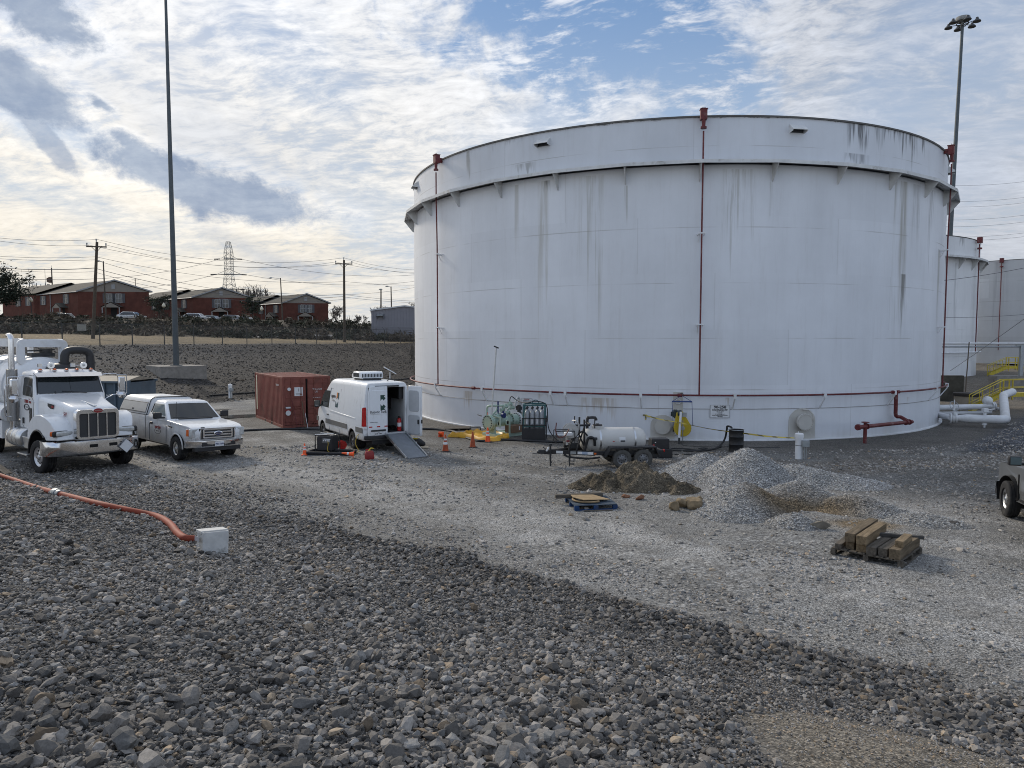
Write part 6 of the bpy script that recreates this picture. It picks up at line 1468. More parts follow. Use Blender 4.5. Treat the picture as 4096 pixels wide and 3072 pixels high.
    q = B(mat('grey pipe', (.42, .43, .42), .5)); q.tube([(1.8, .6, 1.36), (1.8, .6, 1.62)], .05, 8); q.tube(smooth_path([(1.8, .6, 1.6), (1.72, .58, 1.72), (1.5, .5, 1.6), (1.4, .5, 1.26)], 4), .045, 8); q.obj('relief_pipe', t, 50)
    q = B(SG)
    for x in (.62, 1.5): q.bb((x-.03, -.02, .12), (x+.03, .04, 1.02))
    q.obj('upright', t, 0)
    tb = PY(1968, 1640, p.y+.45); tt = PY(1985, 1392, p.y+.25)
    iv = (Matrix.Translation(p) @ Matrix.Rotation(R(43), 4, 'Z')).inverted()
    a, b = iv @ tb, iv @ tt; q = B(mat('pale grey pole', (.50, .51, .50), .5)); q.tube([(a.x, a.y, 1.0), a, b], .035, 8); vp = q.obj('vent_pole', t, 40)
    q = B(BLACK); d = (b-a).normalized(); q.box(b+d*.04, (.24, .07, .06), rz=R(-43), ry=.4); q.obj('vent_cap', vp, 0)
    return p
SP = skid()
bx = thing('cardboard_box', 'brown box standing on the front of the pale green skid', 'box', SP+Vector((.38, .55, .165)), R(43)); q = B(mat('brown board', (.17, .105, .065), .8, 0, .1)); q.bb((0, -.22, 0), (.68, .22, .34)); q.obj('carton', bx, 0, .006); q = B(SIGNWHITE); q.box((.5, -.226, .2), (.05, .008, .18)); q.obj('label', bx, 0)
b = B(OLDWOOD)
for i in range(7): b.box((0, -.42+.14*i, .09), (1.35, .13, .03))
for y in (-.6, 0, .6): b.box((y, 0, .04), (.10, .95, .075))
o = b.obj('wooden_pallet', None, 0, .004); o.location = G(1832, 1719)+Vector((0, .15, 0)); o.rotation_euler = (0, 0, R(8)); tag(o, 'flat tan wooden pallet on the gravel left of the green skid', 'pallet')
b = B(DARKMETAL); b.box((0, 0, .2), (.55, .45, .05)); b.box((0, -.22, .1), (.55, .04, .2)); b.use(GALV); b.box((.02, -.25, .12), (.42, .03, .16)); o = b.obj('equipment_case', None, 0, .01); o.location = G(1900, 1726); o.rotation_euler = (0, 0, R(5)); tag(o, 'small grey and black case between wooden pallet and green skid', 'case')
# yellow containment berm, crumpled
def berm():
    c = G(1912, 1754); r = random.Random(3); n = 44; ring = []
    m = mat('yellow vinyl', (.62, .33, .02), .45, 0, .15, 3, 0, .5, (.30, .2, .06), .3)
    pxs = [(1795, 1750), (1850, 1752), (1930, 1764), (1990, 1764), (2022, 1752), (2010, 1744), (1960, 1738), (1900, 1735), (1865, 1738), (1848, 1746), (1815, 1748)]
    path = smooth_path([G(*p) for p in pxs+pxs[:1]], 6)[:-1]; cen = sum(path, Vector())/len(path)
    b = B(m); vs = []; N = len(path); prof = ((1.06, .0), (1.0, .16), (.93, .20), (.86, .07), (.6, .03), (.3, .035), (.02, .03))
    for k, hh in prof:
        for i, p in enumerate(path):
            wv = 1+.35*mnoise.noise(Vector((i*.45, k*6, 2)))*1.5; q = cen+(p-cen)*k
            vs.append((q.x-c.x, q.y-c.y, H(q.x, q.y)-c.z+max(.012, hh*wv+.05*mnoise.noise(Vector((q.x*4, q.y*4, 0))))))
    b.add(vs, [(k*N+i, k*N+(i+1) % N, (k+1)*N+(i+1) % N, (k+1)*N+i) for k in range(len(prof)-1) for i in range(N)])
    o = b.obj('spill_berm', None, 60, fix=False); o.location = c; tag(o, 'crumpled yellow vinyl spill berm lying in front of the green skid', 'tarp')
    q = B(m); q.ball((0, 0, .07), .2, 12, (1.5, 1, .6)); q.lathe([(.10, -.2), (.12, .2)], 14, (.05, 0, .12), (1, .3, .1), caps=False); o = q.obj('folded_tarp', None, 60); o.location = G(2012, 1756); tag(o, 'loose fold of yellow vinyl at the right end of the spill berm', 'tarp')
berm()
# gas cylinders in their rack
def cylinder_rack():
    p = G(2179, 1766); rz = R(-4); t = thing('cylinder_rack', 'teal and black steel rack holding grey gas cylinders', 'rack', p, rz); M = Matrix.Translation(p) @ Matrix.Rotation(rz, 4, 'Z')
    TE = mat('teal paint', (.025, .095, .10), .5, 0, .2); W, D, Hh = .92, .95, 1.62
    q = B(TE)
    for x in (-W, 0):
        for y in (0, D): q.bb((x-.03, y-.03, .55), (x+.03, y+.03, Hh))
    for z in (Hh-.03,):
        for y in (0, D): q.bb((-W+.03, y-.03, z-.03), (-.03, y+.03, z+.03))
        for x in (-W, 0): q.bb((x-.03, .03, z-.03), (x+.03, D-.03, z+.03))
    for z in (.62, .30): q.bb((-.02, .03, z-.03), (.02, D-.03, z+.03)); q.bb((-W+.03, -.02, z+.02), (-.03, .02, z+.08))
    q.tube(smooth_path([(-.6, .4, Hh), (-.5, .4, Hh+.14), (-.35, .4, Hh+.15), (-.25, .4, Hh)], 4), .02, 6); q.obj('frame', t, 0)
    q = B(BLACK)
    for z in (.72, 1.02): q.bb((-W-.08, -.07, z-.02), (.05, -.03, z+.02)); q.bb((.035, -.03, z-.02), (.075, D, z+.02))
    for x in (-W-.06, -.46, .02): q.bb((x-.02, -.07, .02), (x+.02, -.03, 1.02))
    q.bb((-W-.08, -.06, 0), (.03, -.035, .58)); q.bb((-W-.05, -.03, .0), (.05, D, .05)); q.bb((.035, D-.05, 0), (.075, D, 1.02)); q.obj('guard', t, 0)
    def cyl(loc, label):
        e = thing('gas_cylinder', label, 'gas cylinder', M @ Vector(loc), rz, 'gas cylinders in the teal rack')
        q = B(mat('grey cylinder paint', (.30, .315, .33), .45, .2, .1)); q.lathe([(.10, 0), (.108, .02), (.108, 1.13), (.095, 1.22), (.055, 1.28), (.032, 1.30), (.032, 1.33), (.001, 1.33)], 18); q.obj('bottle', e, 50)
        q = B(DARKMETAL); q.cyl((0, 0, 1.33), (0, 0, 1.42), .022, n=8); q.cyl((-.06, 0, 1.38), (.06, 0, 1.38), .016, n=6); q.torus((0, 0, 1.43), .035, .01, n=10, k=5); q.obj('valve', e, 30)
        q = B(SIGNWHITE); q.add([(.110*cos(a), .110*sin(a), z) for z in (.72, .95) for a in (R(-105), R(-95), R(-85), R(-75))], [(0, 1, 5, 4), (1, 2, 6, 5), (2, 3, 7, 6)]); q.obj('label', e, 60); return e
    first = None
    xs = (-.79, -.56, -.34, -.13); nm = ('leftmost', 'second from left', 'third from left', 'rightmost')
    for r_, y in enumerate((.16, .42, .68)):
        for i, x in enumerate(xs):
            lb = f"grey gas cylinder, {nm[i]} in the {('front', 'middle', 'rear')[r_]} row of the teal rack"
            if first is None: first = cyl((x, y, .05), lb)
            else: dup(first, M @ Vector((x, y, .05)), rz, lb)
    return M
RM = cylinder_rack()
hose('black_hose', 'black hose arching from the green skid over the cylinder rack down to the ground', [SP+Vector((.42, 1.15, 1.45)), SP+Vector((.52, 1.1, 1.80)), SP+Vector((.85, .9, 1.60)), RM @ Vector((-.8, .3, 1.66)), RM @ Vector((-.45, .3, 1.74)), RM @ Vector((-.05, .2, 1.68)), RM @ Vector((.10, .15, 1.45)), RM @ Vector((.12, .1, .9)), RM @ Vector((.22, .0, .45)), RM @ Vector((.55, -.1, .08)), G(2262, 1770), G(2300, 1774)], .022, BH, 'hose', 7)

# ------------------------------------------------------------------ water tank trailer
def trailer():
    c = G(2518, 1870); rz = R(180-(-7)); t = thing('tank_trailer', 'black two axle trailer carrying a white poly tank', 'trailer', Vector((c.x, c.y+.75, 0)), rz)
    # x towards the hitch, y to the viewer's far side is minus; origin between the wheels on the ground, axle line centre
    wr = .325; FR = mat('trailer black paint', (.020, .020, .022), .5, .0, .25, 6, 0, .4, (.09, .085, .075), .35)
    q = B(FR)
    for y in (-.62, .62): q.bb((-1.15, y-.04, .44), (1.35, y+.04, .58))
    for x in (-1.15, -.4, .4, 1.3): q.bb((x-.04, -.58, .46), (x+.04, .58, .56))
    for s in (-1, 1): q.add([(1.3, s*.64, .58), (2.75, s*.06, .58), (2.75, s*.0, .58), (1.3, s*.54, .58), (1.3, s*.64, .42), (2.75, s*.06, .44), (2.75, s*.0, .44), (1.3, s*.54, .42)], [(0, 1, 2, 3), (7, 6, 5, 4), (0, 4, 5, 1), (3, 2, 6, 7), (1, 5, 6, 2), (0, 3, 7, 4)])
    q.bb((2.55, -.07, .42), (2.98, .07, .56)); q.obj('frame', t, 0, .008)
    q = B(DARKMETAL); q.box((3.05, 0, .50), (.22, .12, .14)); q.ball((3.16, 0, .50), .07, 10); q.tube([(2.9, 0, .58), (3.02, .03, .68)], .02, 6); q.tube([(3.1, 0, .46), (3.38, 0, .44)], .016, 5); q.obj('hitch', t, 20, .01)
    q = B(SIGNWHITE); q.box((2.86, .09, .60), (.05, .03, .17), ry=-.5); q.obj('latch_tag', t, 0)
    for x, y, zf in ((2.1, .12, .0), (2.75, -.05, .0)):
        q = B(DARKMETAL); q.cyl((x, y+.1, .72), (x, y+.1, .18), .035, n=8); q.cyl((x, y+.1, .2), (x, y+.1, .0), .025, n=8); q.box((x, y+.1, .75), (.10, .08, .08)); q.obj('jack', t, 20)
    q = B(DARKMETAL)
    for y in (-.05, .08): q.tube([(2.72, y, .45), (2.76, y, .25), (2.70, y, .10)], .014, 5)
    q.obj('safety_chain', t, 0)
    ax = (1, 0, 0); TK = mat('white poly tank', (.52, .51, .485), .45, 0, .06, 1.5, 0, .4, (.26, .23, .19), .35)
    q = B(TK); q.lathe([(.001, -.02), (.22, .0), (.35, .08), (.41, .24), (.425, .45), (.425, 1.85), (.41, 2.08), (.35, 2.24), (.22, 2.32), (.001, 2.34)], 36, (-.66, 0, .90), ax); q.cyl((1.05, 0, 1.26), (1.05, 0, 1.40), .21, n=20); tk = q.obj('water_tank', t, 40)
    q = B(BLACK); q.cyl((1.05, 0, 1.40), (1.05, 0, 1.44), .17, n=18); q.cyl((1.05, 0, 1.44), (1.05, 0, 1.47), .06, n=10); q.obj('tank_lid', tk, 20)
    for x in (-.22, 1.02):
        q = B(ALU); q.lathe([(.429, -.03), (.433, -.03), (.433, .03), (.429, .03)], 36, (x, 0, .90), ax); q.obj('tank_strap', tk, 20)
    q = B(SIGNWHITE); q.add([(x+.25, .430*cos(a), .90+.430*sin(a)) for a in (R(18), R(6), R(-6)) for x in (.12, -.10)], [(0, 1, 3, 2), (2, 3, 5, 4)]); st = q.obj('sticker', tk, 0)
    q = B(TEXTDARK); q.add([(x+.25, .432*cos(a), .90+.432*sin(a)) for a in (R(2), R(-5)) for x in (.08, -.09)], [(0, 1, 3, 2)]); q.obj('sticker_print', st, 0)
    q = B(REDLENS); q.add([(x+.25, .4305*cos(a), .90+.4305*sin(a)) for a in (R(-1), R(-4)) for x in (.36, .29)], [(0, 1, 3, 2)]); q.obj('sticker', tk, 0)
    q = B(FR)                                                # cradle and fenders
    for x in (-.75, .1, .75): q.bb((x-.05, -.5, .56), (x+.05, .5, .66))
    for s in (-1, 1):
        y0, y1 = (.60, .90) if s > 0 else (-.90, -.60)
        pr = [(-.95, .42), (-.90, .42), (-.78, .70), (.78, .70), (.96, .40), (1.04, .40), (.82, .745), (-.82, .745)]
        q.prism(pr, y0, y1)
    q.obj('fender', t, 0, .006)
    RW = mat('dusty trailer tyre', (.075, .072, .066), .9, 0, .2, 7, .004)
    for s in (-1, 1):
        for x in (-.375, .375):
            w = wheel(t, (x, s*.76, wr), wr, .21, s, mat('grey trailer rim', (.20, .20, .205), .5, .4, .15), holes=8, nut=True); w.data.materials[0] = RW
    # pump, hose reel and uprights in front of the tank
    q = B(FR)
    for y in (-.4, .4): q.tube([(1.62, y, .56), (1.62, y, 1.66)], .035, 6); q.tube([(1.62, y, 1.4), (1.9, y, .55)], .03, 6)
    q.tube([(1.42, -.4, 1.5), (1.42, .4, 1.5)], .03, 6); q.tube([(1.42, .4, 1.46), (2.0, .4, 1.46)], .04, 6); q.tube([(2.0, .45, 1.46), (2.0, -.2, 1.46)], .035, 6); q.tube([(1.95, .4, 1.46), (2.15, .35, .58)], .035, 6); q.tube([(1.95, .4, 1.46), (1.55, .35, .58)], .03, 6); q.tube([(1.25, .4, 1.35), (1.25, .4, 1.7)], .02, 6); q.tube([(1.9, .1, 1.5), (1.9, .1, 1.75)], .02, 6); q.obj('upright', t, 20)
    q = B(mat('grey reel', (.36, .36, .35), .5, 0, .1)); c_ = Vector((2.14, .42, 1.30))
    for y in (-.0, .22): q.lathe([(.10, -.006), (.24, -.012), (.255, 0), (.24, .012), (.10, .006)], 28, c_+Vector((0, y, 0)), (.25, 1, 0), caps=False)
    q.cyl(c_+Vector((0, -.02, 0)), c_+Vector((.05, .22, 0)), .11, n=18)
    q.tube([(2.02, .30, 1.62), (1.94, .5, 1.64), (1.84, .5, 1.5), (1.84, .5, 1.34), (1.94, .5, 1.22), (2.02, .3, 1.24)], .028, 6); q.box((2.25, .5, .95), (.07, .08, .3)); q.obj('hose_reel', t, 30); hr_ = t.children[-1]
    q = B(mat('red hose', (.10, .025, .02), .6)); q.tube(smooth_path([(2.4, .55, 1.35), (2.42, .56, 1.05), (2.3, .5, .85), (2.1, .5, .9), (1.95, .45, 1.12)], 5), .02, 6); q.obj('reel_hose', hr_, 50)
    q = B(DARKMETAL); q.box((1.95, .05, .72), (.34, .34, .22)); q.cyl((2.15, .05, .75), (2.28, .05, .75), .12, n=14); q.obj('pump', t, 10, .02); pm = t.children[-1]
    q = B(BLACK)
    for y in (-.14, .28): q.tube(smooth_path([(1.72, y, .6), (1.72, y, .98), (1.78, y, 1.02), (2.3, y, 1.02), (2.36, y, .98), (2.36, y, .6)], 3), .018, 6)
    q.obj('pump_frame', pm, 30)
    q = B(SIGNWHITE); q.box((1.9, .05, .90), (.28, .22, .12)); q.obj('pump_tank', pm, 0, .03); q = B(mat('dull red', (.13, .02, .02))); q.box((1.95, .26, .68), (.12, .04, .08)); q.obj('pump_cover', pm, 0, .02)
    q = B(BH); q.tube(smooth_path([(1.5, .35, 1.1), (1.7, .42, 1.25), (2.0, .42, 1.0), (2.1, .42, .8)], 5), .03, 8); q.tube(smooth_path([(1.25, .45, .75), (1.3, .52, 1.0), (1.5, .52, 1.02), (1.62, .48, .6)], 5), .05, 8); q.tube(smooth_path([(2.3, .2, .42), (2.1, .3, .34), (1.5, .55, .32), (1.1, .6, .36)], 4), .035, 8); q.obj('pump_hose', t, 50)
    q = B(BLACK); q.tube(smooth_path([(1.42, .0, 1.2), (1.42, .0, 1.66), (1.36, 0, 1.68), (1.14, 0, 1.68), (1.10, 0, 1.58)], 2), .05, 10); q.tube([(1.5, .45, 1.0), (1.24, .47, 1.0)], .03, 8); q.cyl((1.26, .47, 1.0), (1.18, .47, 1.0), .045, n=10); q.obj('filler_pipe', t, 30)
    for i, (x, w, m_) in enumerate(((2.45, .24, SIGNWHITE), (2.0, .20, GALV), (1.78, .17, SIGNWHITE), (1.62, .22, mat('blue white sign', (.34, .40, .50))), (1.44, .20, SIGNWHITE), (1.29, .08, AMBER))):
        y = .64-(x-1.3)*.4+.012 if x > 1.3 else .665
        q = B(m_); q.box((x, y, .505), (w, .008, .09 if i < 5 else .06), rz=-.38 if x > 1.3 else 0); q.obj('sticker', t, 0)
    q = B(REDLENS); q.box((-1.20, .55, .55), (.04, .12, .08)); q.box((-1.20, -.55, .55), (.04, .12, .08)); q.obj('tail_light', t, 0)
trailer()
# black boxes behind the trailer
bp = G(2640, 1829); t = thing('battery_box', 'black plastic box standing behind the white tank trailer', 'box', bp, R(4)); q = B(BLACK); q.bb((-.42, -.22, 0), (.42, .30, .34)); q.obj('case', t, 0, .02); q = B(BLACK); q.bb((-.38, -.20, .34), (.30, .28, .72)); q.obj('upper_case', t, 0, .015); q = B(SIGNWHITE); q.box((-.24, -.206, .60), (.05, .008, .03)); q.obj('sticker', t, 0)
gline('black_hose', 'black hose pair from the black box to the black drum', [(2672, 1796), (2740, 1797), (2800, 1804), (2850, 1800), (2885, 1788)], .03, BH, 'hose')
hose('black_hose', 'black hose rising from the gravel over the rim of the black drum', [G(2674, 1804), G(2760, 1806), G(2830, 1804), G(2875, 1792)+Vector((0, 0, .06)), G(2898, 1788)+Vector((0, 0, .32)), G(2906, 1790)+Vector((0, 0, .75)), G(2909, 1796)+Vector((0.0, .05, .92)), G(2926, 1800)+Vector((0, .05, .90)), G(2930, 1800)+Vector((0, .08, .72))], .038, BH, 'hose')
gline('black_hose', 'thin black hose loop on the gravel left of the black drum', [(2795, 1795), (2815, 1793), (2830, 1795), (2815, 1798), (2798, 1797)], .022, BH, 'hose')
gline('black_hose', 'thin black line on the gravel right of the black box', [(2676, 1818), (2720, 1819), (2768, 1818)], .02, BH, 'hose')
gline('ground_cable', 'thin dark cable on the gravel from yellow mixer past the drum', [(2722, 1768), (2735, 1782), (2790, 1786), (2860, 1785), (2990, 1789), (3120, 1791)], .014, DARKMETAL, 'cable')
dp = G(2944, 1806); t = thing('steel_drum', 'black open steel drum in front of the tank', 'drum', dp); q = B(mat('black drum paint', (.012, .012, .013), .45, .2, .3)); q.lathe([(.285, 0), (.292, .015), (.285, .03), (.285, .28), (.297, .30), (.285, .32), (.285, .58), (.297, .60), (.285, .62), (.285, .86), (.297, .88), (.28, .88), (.275, .80), (.001, .80)], 30, caps=False); q.obj('shell', t, 40); q = B(GALV); q.torus((0, 0, .875), .292, .012, n=30, k=6); q.obj('rim', t, 40)
# side entry mixer and its sling
def mixer():
    A = phi_of(2722, 1720); rz = CY.rot(A); o_ = TANK+CY.p(A, TR, 0); t = thing('tank_mixer', 'yellow belt guarded mixer with a dark motor mounted on the tank wall', 'mixer', o_, rz)
    YG = mat('mustard guard paint', (.44, .32, .012), .5, 0, .12, 4)
    pts = []
    c1, r1, c2, r2 = (0, .66), .37, (-.10, 1.22), .17
    pts = [(c1[0]+r1*cos(a), c1[1]+r1*sin(a)) for a in np.linspace(R(172), R(378), 24)]+[(c2[0]+r2*cos(a), c2[1]+r2*sin(a)) for a in np.linspace(R(15), R(165), 12)]
    q = B(YG); q.prism(pts, -.98, -.78); q.obj('belt_guard', t, 30, .02)
    q = B(mat('dark green motor', (.02, .035, .04), .5, 0, .2)); q.cyl((-.26, -.76, 1.22), (-.26, -.30, 1.22), .17, n=20)
    for i in range(10): a = 2*pi*i/10; q.box((-.26+.17*cos(a), -.5, 1.22+.17*sin(a)), (.03, .4, .03), ry=-a)
    q.box((-.42, -.55, 1.22), (.10, .18, .18)); q.cyl((-.22, -.98, 1.30), (-.05, -.98, 1.32), .12, n=14); q.obj('motor', t, 30)
    q = B(GALV); q.box((.06, -.985, 1.24), (.20, .02, .18)); q.cyl((.0, -1.0, .66), (.0, -.96, .66), .09, n=14); q.cyl((0, -1.06, .70), (0, -1.0, .70), .05, n=10); q.tube([(0, -1.03, .70), (0, -1.03, 1.0)], .02, 6); q.tube([(0, -1.03, .66), (0, -1.03, .12)], .02, 6); q.obj('shaft_cover', t, 20)
    q = B(PADM_); q.cyl((0, -.80, .66), (0, .05, .66), .12, n=16); q.cyl((0, -.42, .66), (0, -.34, .66), .24, n=20); q.tube([(-.12, -.7, .62), (-.2, -.4, .3), (-.25, -.05, .25)], .04, 8); q.obj('drive_shaft', t, 30)
    p = thing('support_post', 'white post with a dark foot standing in front of the yellow mixer', 'post', o_+Matrix.Rotation(rz, 3, 'Z') @ Vector((-.16, -1.18, 0))); q = B(PIPEWHITE); q.cyl((0, 0, .28), (.06, 0, 1.38), .05, n=12); q.obj('post', p, 40); q = B(DARKMETAL); q.cyl((0, 0, -.1), (0, 0, .30), .04, n=10); q.obj('foot', p, 40)
    e = thing('lifting_sling', 'blue sling with spreader bar hanging from the ring pipe over the mixer', 'sling', o_+CY.p(0, 0, 0), rz); BLU = mat('blue sling', (.02, .045, .16), .6, 0, .1)
    q = B(BLU); q.tube([(-.42, -.50, 1.76), (.42, -.50, 1.76)], .032, 8); q.obj('spreader_bar', e, 40)
    q = B(BLU); q.tube([(-.42, -.50, 1.76), (0, -.34, 2.02), (.42, -.50, 1.76)], .012, 5); q.tube([(-.42, -.5, 1.76), (-.36, -.6, .62)], .012, 5); q.tube([(.42, -.5, 1.76), (.46, -.6, .72)], .012, 5); q.obj('sling_leg', e, 30)
    q = B(DARKMETAL); q.cyl((-.36, -.6, .45), (-.36, -.6, .68), .03, n=8); q.torus((0, -.33, 2.06), .06, .015, (0, 1, 0), 14, 5); q.obj('hook', e, 30)
    return o_
PADM_ = MATS['faded beige paint']
MX = mixer()
# caution tape
a0 = TANK+CY.p(phi_of(2583, 1662), TR+.02, z_on(2583, 1662)); a1 = PY(2715, 1690, MX.y-1.2); a2 = PY(2980, 1734, G(2944, 1806).y-.25); a3 = PY(3178, 1752, G(3195, 1835).y-.2)
TAPE = bpy.data.materials.new('striped caution tape'); TAPE.use_nodes = True
def _tape():
    nt = NT(TAPE.node_tree); co = nt.new('ShaderNodeTexCoord').outputs['Object']; x, y, z = nt.xyz(co)
    s_ = nt.m('FRACT', nt.m('MULTIPLY', nt.m('ADD', x, nt.m('MULTIPLY', z, 1.0)), 2.6)); nt.put(nt.n['Principled BSDF'].inputs['Base Color'], nt.mix(nt.m('GREATER_THAN', s_, .66), (.50, .40, .07), (.16, .13, .03)))
_tape()
def ribbon(pts, w, m, name, label, tw=0):
    P_ = smooth_path(pts, 8); b = B(m); n = len(P_); vs = []
    for i, p in enumerate(P_):
        up = Vector((0, sin(tw*i*.35)*.7, cos(tw*i*.35)*.5+.6)).normalized(); vs += [p+up*w/2, p-up*w/2]
    vs += [Vector(v)+Vector((0, .004, 0)) for v in vs]; k = 2*n
    b.add(vs, [(2*i, 2*i+2, 2*i+3, 2*i+1) for i in range(n-1)]+[(k+2*i+1, k+2*i+3, k+2*i+2, k+2*i) for i in range(n-1)]); o = b.obj(name, None, 60, fix=False); tag(o, label, 'tape')
m1 = a1.lerp(a2, .5)+Vector((0, 0, -.05)); ribbon([a0, a0.lerp(a1, .5)+Vector((0, 0, -.03)), a1, m1, a2, a2.lerp(a3, .5)+Vector((0, 0, -.03)), a3], .06, TAPE, 'caution_tape', 'yellow and black caution tape stretched from tank past mixer to white post', .5)
o = B(TAPE); o.box((0, -.01, -.08), (.05, .006, .22)); o.box((-.05, -.01, .02), (.16, .008, .06)); o = o.obj('tape_end', None, 0); o.location = a0; tag(o, 'loose end of the caution tape stuck to the tank wall', 'tape')
# ------------------------------------------------------------------ heaps of gravel and dirt
def heap(name, label, x0, x1, y0, y1, fn, cfn, step=.045, grain=0.0, mname=None, coarse=26.0, fine=44.0, rocks=0):
    xs = np.arange(x0, x1, step); ys = np.arange(y0, y1, step); X_, Y_ = np.meshgrid(xs, ys)
    hh = fn(X_, Y_); Z_ = hgt(X_, Y_)+hh
    cx, cyy = (x0+x1)/2, (y0+y1)/2; z0 = H(cx, cyy)
    keep = (hh > .004); q = (keep[:-1, :-1] | keep[1:, :-1] | keep[:-1, 1:] | keep[1:, 1:])
    Z_ = np.where(hh > .004, Z_, Z_-.03)
    ny, nx = X_.shape; i = np.arange(ny*nx).reshape(ny, nx)
    F_ = np.stack([i[:-1, :-1], i[:-1, 1:], i[1:, 1:], i[1:, :-1]], -1)[q]
    used = np.unique(F_); rem = np.full(ny*nx, -1); rem[used] = np.arange(len(used))
    V = np.stack([X_-cx, Y_-cyy, Z_-z0], -1).reshape(-1, 3)[used]
    me = np_mesh(name, V, rem[F_]); x, y = X_.ravel()[used], Y_.ravel()[used]; hv = hh.ravel()[used]
    vattr(me, 'base', cfn(x, y, hv), 'FLOAT_COLOR'); vattr(me, 'grain', np.full(len(used), grain)); vattr(me, 'grass', np.zeros(len(used)))
    me.materials.append(gravel_material(mname or name, coarse, fine, .03)); o = bpy.data.objects.new(name, me); COL.objects.link(o); o.location = (cx, cyy, z0)
    tag(o, label, 'gravel heap')
    # pieces lying on the heap
    r = np.random.default_rng(len(label)); n = rocks
    if n:
        k = r.choice(np.where(hv > .03)[0], n); sz = np.clip(.016*np.exp(r.normal(0, .35, n)), .009, .045)
        P_ = V[k]+np.stack([r.uniform(-.03, .03, n), r.uniform(-.03, .03, n), sz*.35], -1); col = cfn(x[k], y[k], hv[k])*r.uniform(.65, 1.75, (n, 1))
        q_ = bpy.data.objects.new('surface_stones', stone_mesh('surface_stones', P_, sz, col, rock_protos(16, 1, .2, 21), .4)); COL.objects.link(q_); q_.parent = o; q_['kind'] = 'stuff'
    return o
def bumps(X_, Y_, L, rough=.05, f=2.2, o=0):
    h = 0
    for (cx, cy, a, sx, sy, ang) in L:
        u = (X_-cx)*np.cos(ang)+(Y_-cy)*np.sin(ang); v = -(X_-cx)*np.sin(ang)+(Y_-cy)*np.cos(ang)
        d = np.sqrt((u/sx)**2+(v/sy)**2+.012)
        h = np.maximum(h, a*(1.0-d))
    w = wob(X_, Y_, f, o)*.5+wob(X_, Y_, f*2.7, o+3)*.3
    return np.where(h > 0, np.maximum(0, h+rough*w*np.clip(h*5, 0, 1)-.02), 0)
C3 = lambda *c: np.array(c)
def mixc(a, b, t): return C3(*a)+(C3(*b)-C3(*a))*t[:, None]
pA = PY(2537, 1874, 21.6)
heap('dirt_heap', 'brown rough dirt heap in front of the tank trailer', .9, 6.6, 18.6, 24.0,
     lambda X, Y: bumps(X, Y, [(3.7, 21.5, .78, 1.35, 1.3, 0), (3.0, 21.4, .56, 1.15, 1.1, .1), (4.5, 20.9, .50, 1.15, 1.0, -.2), (2.3, 21.3, .24, .7, .8, 0)], .42, 3.4, 2),
     lambda x, y, h: mixc((.085, .07, .048), (.16, .135, .10), np.clip(.5+.5*wob(x, y, 1.6, 5)+.4*wob(x, y, 5, 9), 0, 1)), .04, .45, None, 20, 46, 2600)
heap('gravel_heap', 'tall pale grey gravel heap behind the dirt heap, the highest of three', 4.6, 12.2, 19.4, 25.6,
     lambda X, Y: bumps(X, Y, [(7.4, 22.2, 1.15, 1.75, 1.7, 0), (6.35, 23.3, .78, 1.6, 1.4, .3), (8.9, 22.0, .60, 2.0, 1.4, -.1), (10.0, 21.6, .34, 1.8, 1.2, 0)], .05, 1.5, 4),
     lambda x, y, h: mixc((.27, .27, .265), (.32, .32, .32), np.clip(.5+.5*wob(x, y, 1.2, 3), 0, 1)), .045, .0, None, 26, 30, 7000)
def crater(X, Y):
    h = bumps(X, Y, [(6.1, 18.35, .82, 1.4, 1.25, 0), (7.7, 18.95, .66, 1.7, 1.0, -.12), (8.9, 18.1, .50, 1.5, .9, -.5), (6.75, 16.75, .36, .75, .65, 0), (5.5, 17.6, .40, 1.1, .9, 0), (10.0, 17.0, .26, 1.2, .75, -.4)], .06, 1.6, 6)
    d = np.sqrt(((X-7.75)/1.05)**2+((Y-17.3)/.85)**2+.25*wob(X, Y, 2.0, 8)*.3)
    return h*np.clip((d-.35)/.75, .05, 1)
heap('gravel_heap', 'low pale gravel heap with a brown sandy hollow, nearest of the heaps', 3.9, 11.9, 15.6, 20.6, crater,
     lambda x, y, h: mixc((.275, .272, .265), (.175, .135, .088), np.clip(1.45*np.exp(-(((x-7.6)/1.25)**2+((y-17.75)/.8)**2)*1.1)+.8*np.exp(-(((x-8.2)/.8)**2+((y-16.5)/.6)**2)*1.5)+1.0*np.exp(-(((x-6.75)/.5)**2+((y-18.15)/.5)**2))+.25*wob(x, y, 3, 4)-.15, 0, 1)), .04, .0, None, 26, 32, 6000)
def rock(px, py, r, sc, label, m, seed, rz=0):
    b = B(m); jitter_rock(b, (0, 0, 0), r, sc, seed); o = b.obj('rock', None, 0); p = G(px, py); o.location = p+Vector((0, 0, r*sc[2]*.55)); o.rotation_euler = (0, 0, rz); tag(o, label, 'rock'); return o
TAN = mat('tan rock', (.21, .16, .10), .9, 0, .3, 6, .006, .2); GRK = mat('grey brown rock', (.17, .15, .12), .9, 0, .25, 6, .006, .2); BRK = mat('brick lump', (.20, .10, .06), .9, 0, .25, 6, .004, .2)
rock(2697, 2040, .16, (.9, .8, 1.05), 'small upright tan rock, left end of the rock cluster', TAN, 3)
rock(2732, 2028, .19, (1, .9, 1.0), 'tan rock leaning between two others beside the dirt heap', TAN, 8)
rock(2780, 2032, .27, (1.25, .9, .85), 'largest tan boulder at the foot of the gravel heap', TAN, 5)
rock(2802, 2012, .15, (1, 1, .8), 'small tan rock behind the largest boulder', TAN, 12)
rock(3268, 2114, .20, (1.5, .7, .65), 'long grey brown rock lying alone left of the timber pallet', GRK, 9, R(-18))
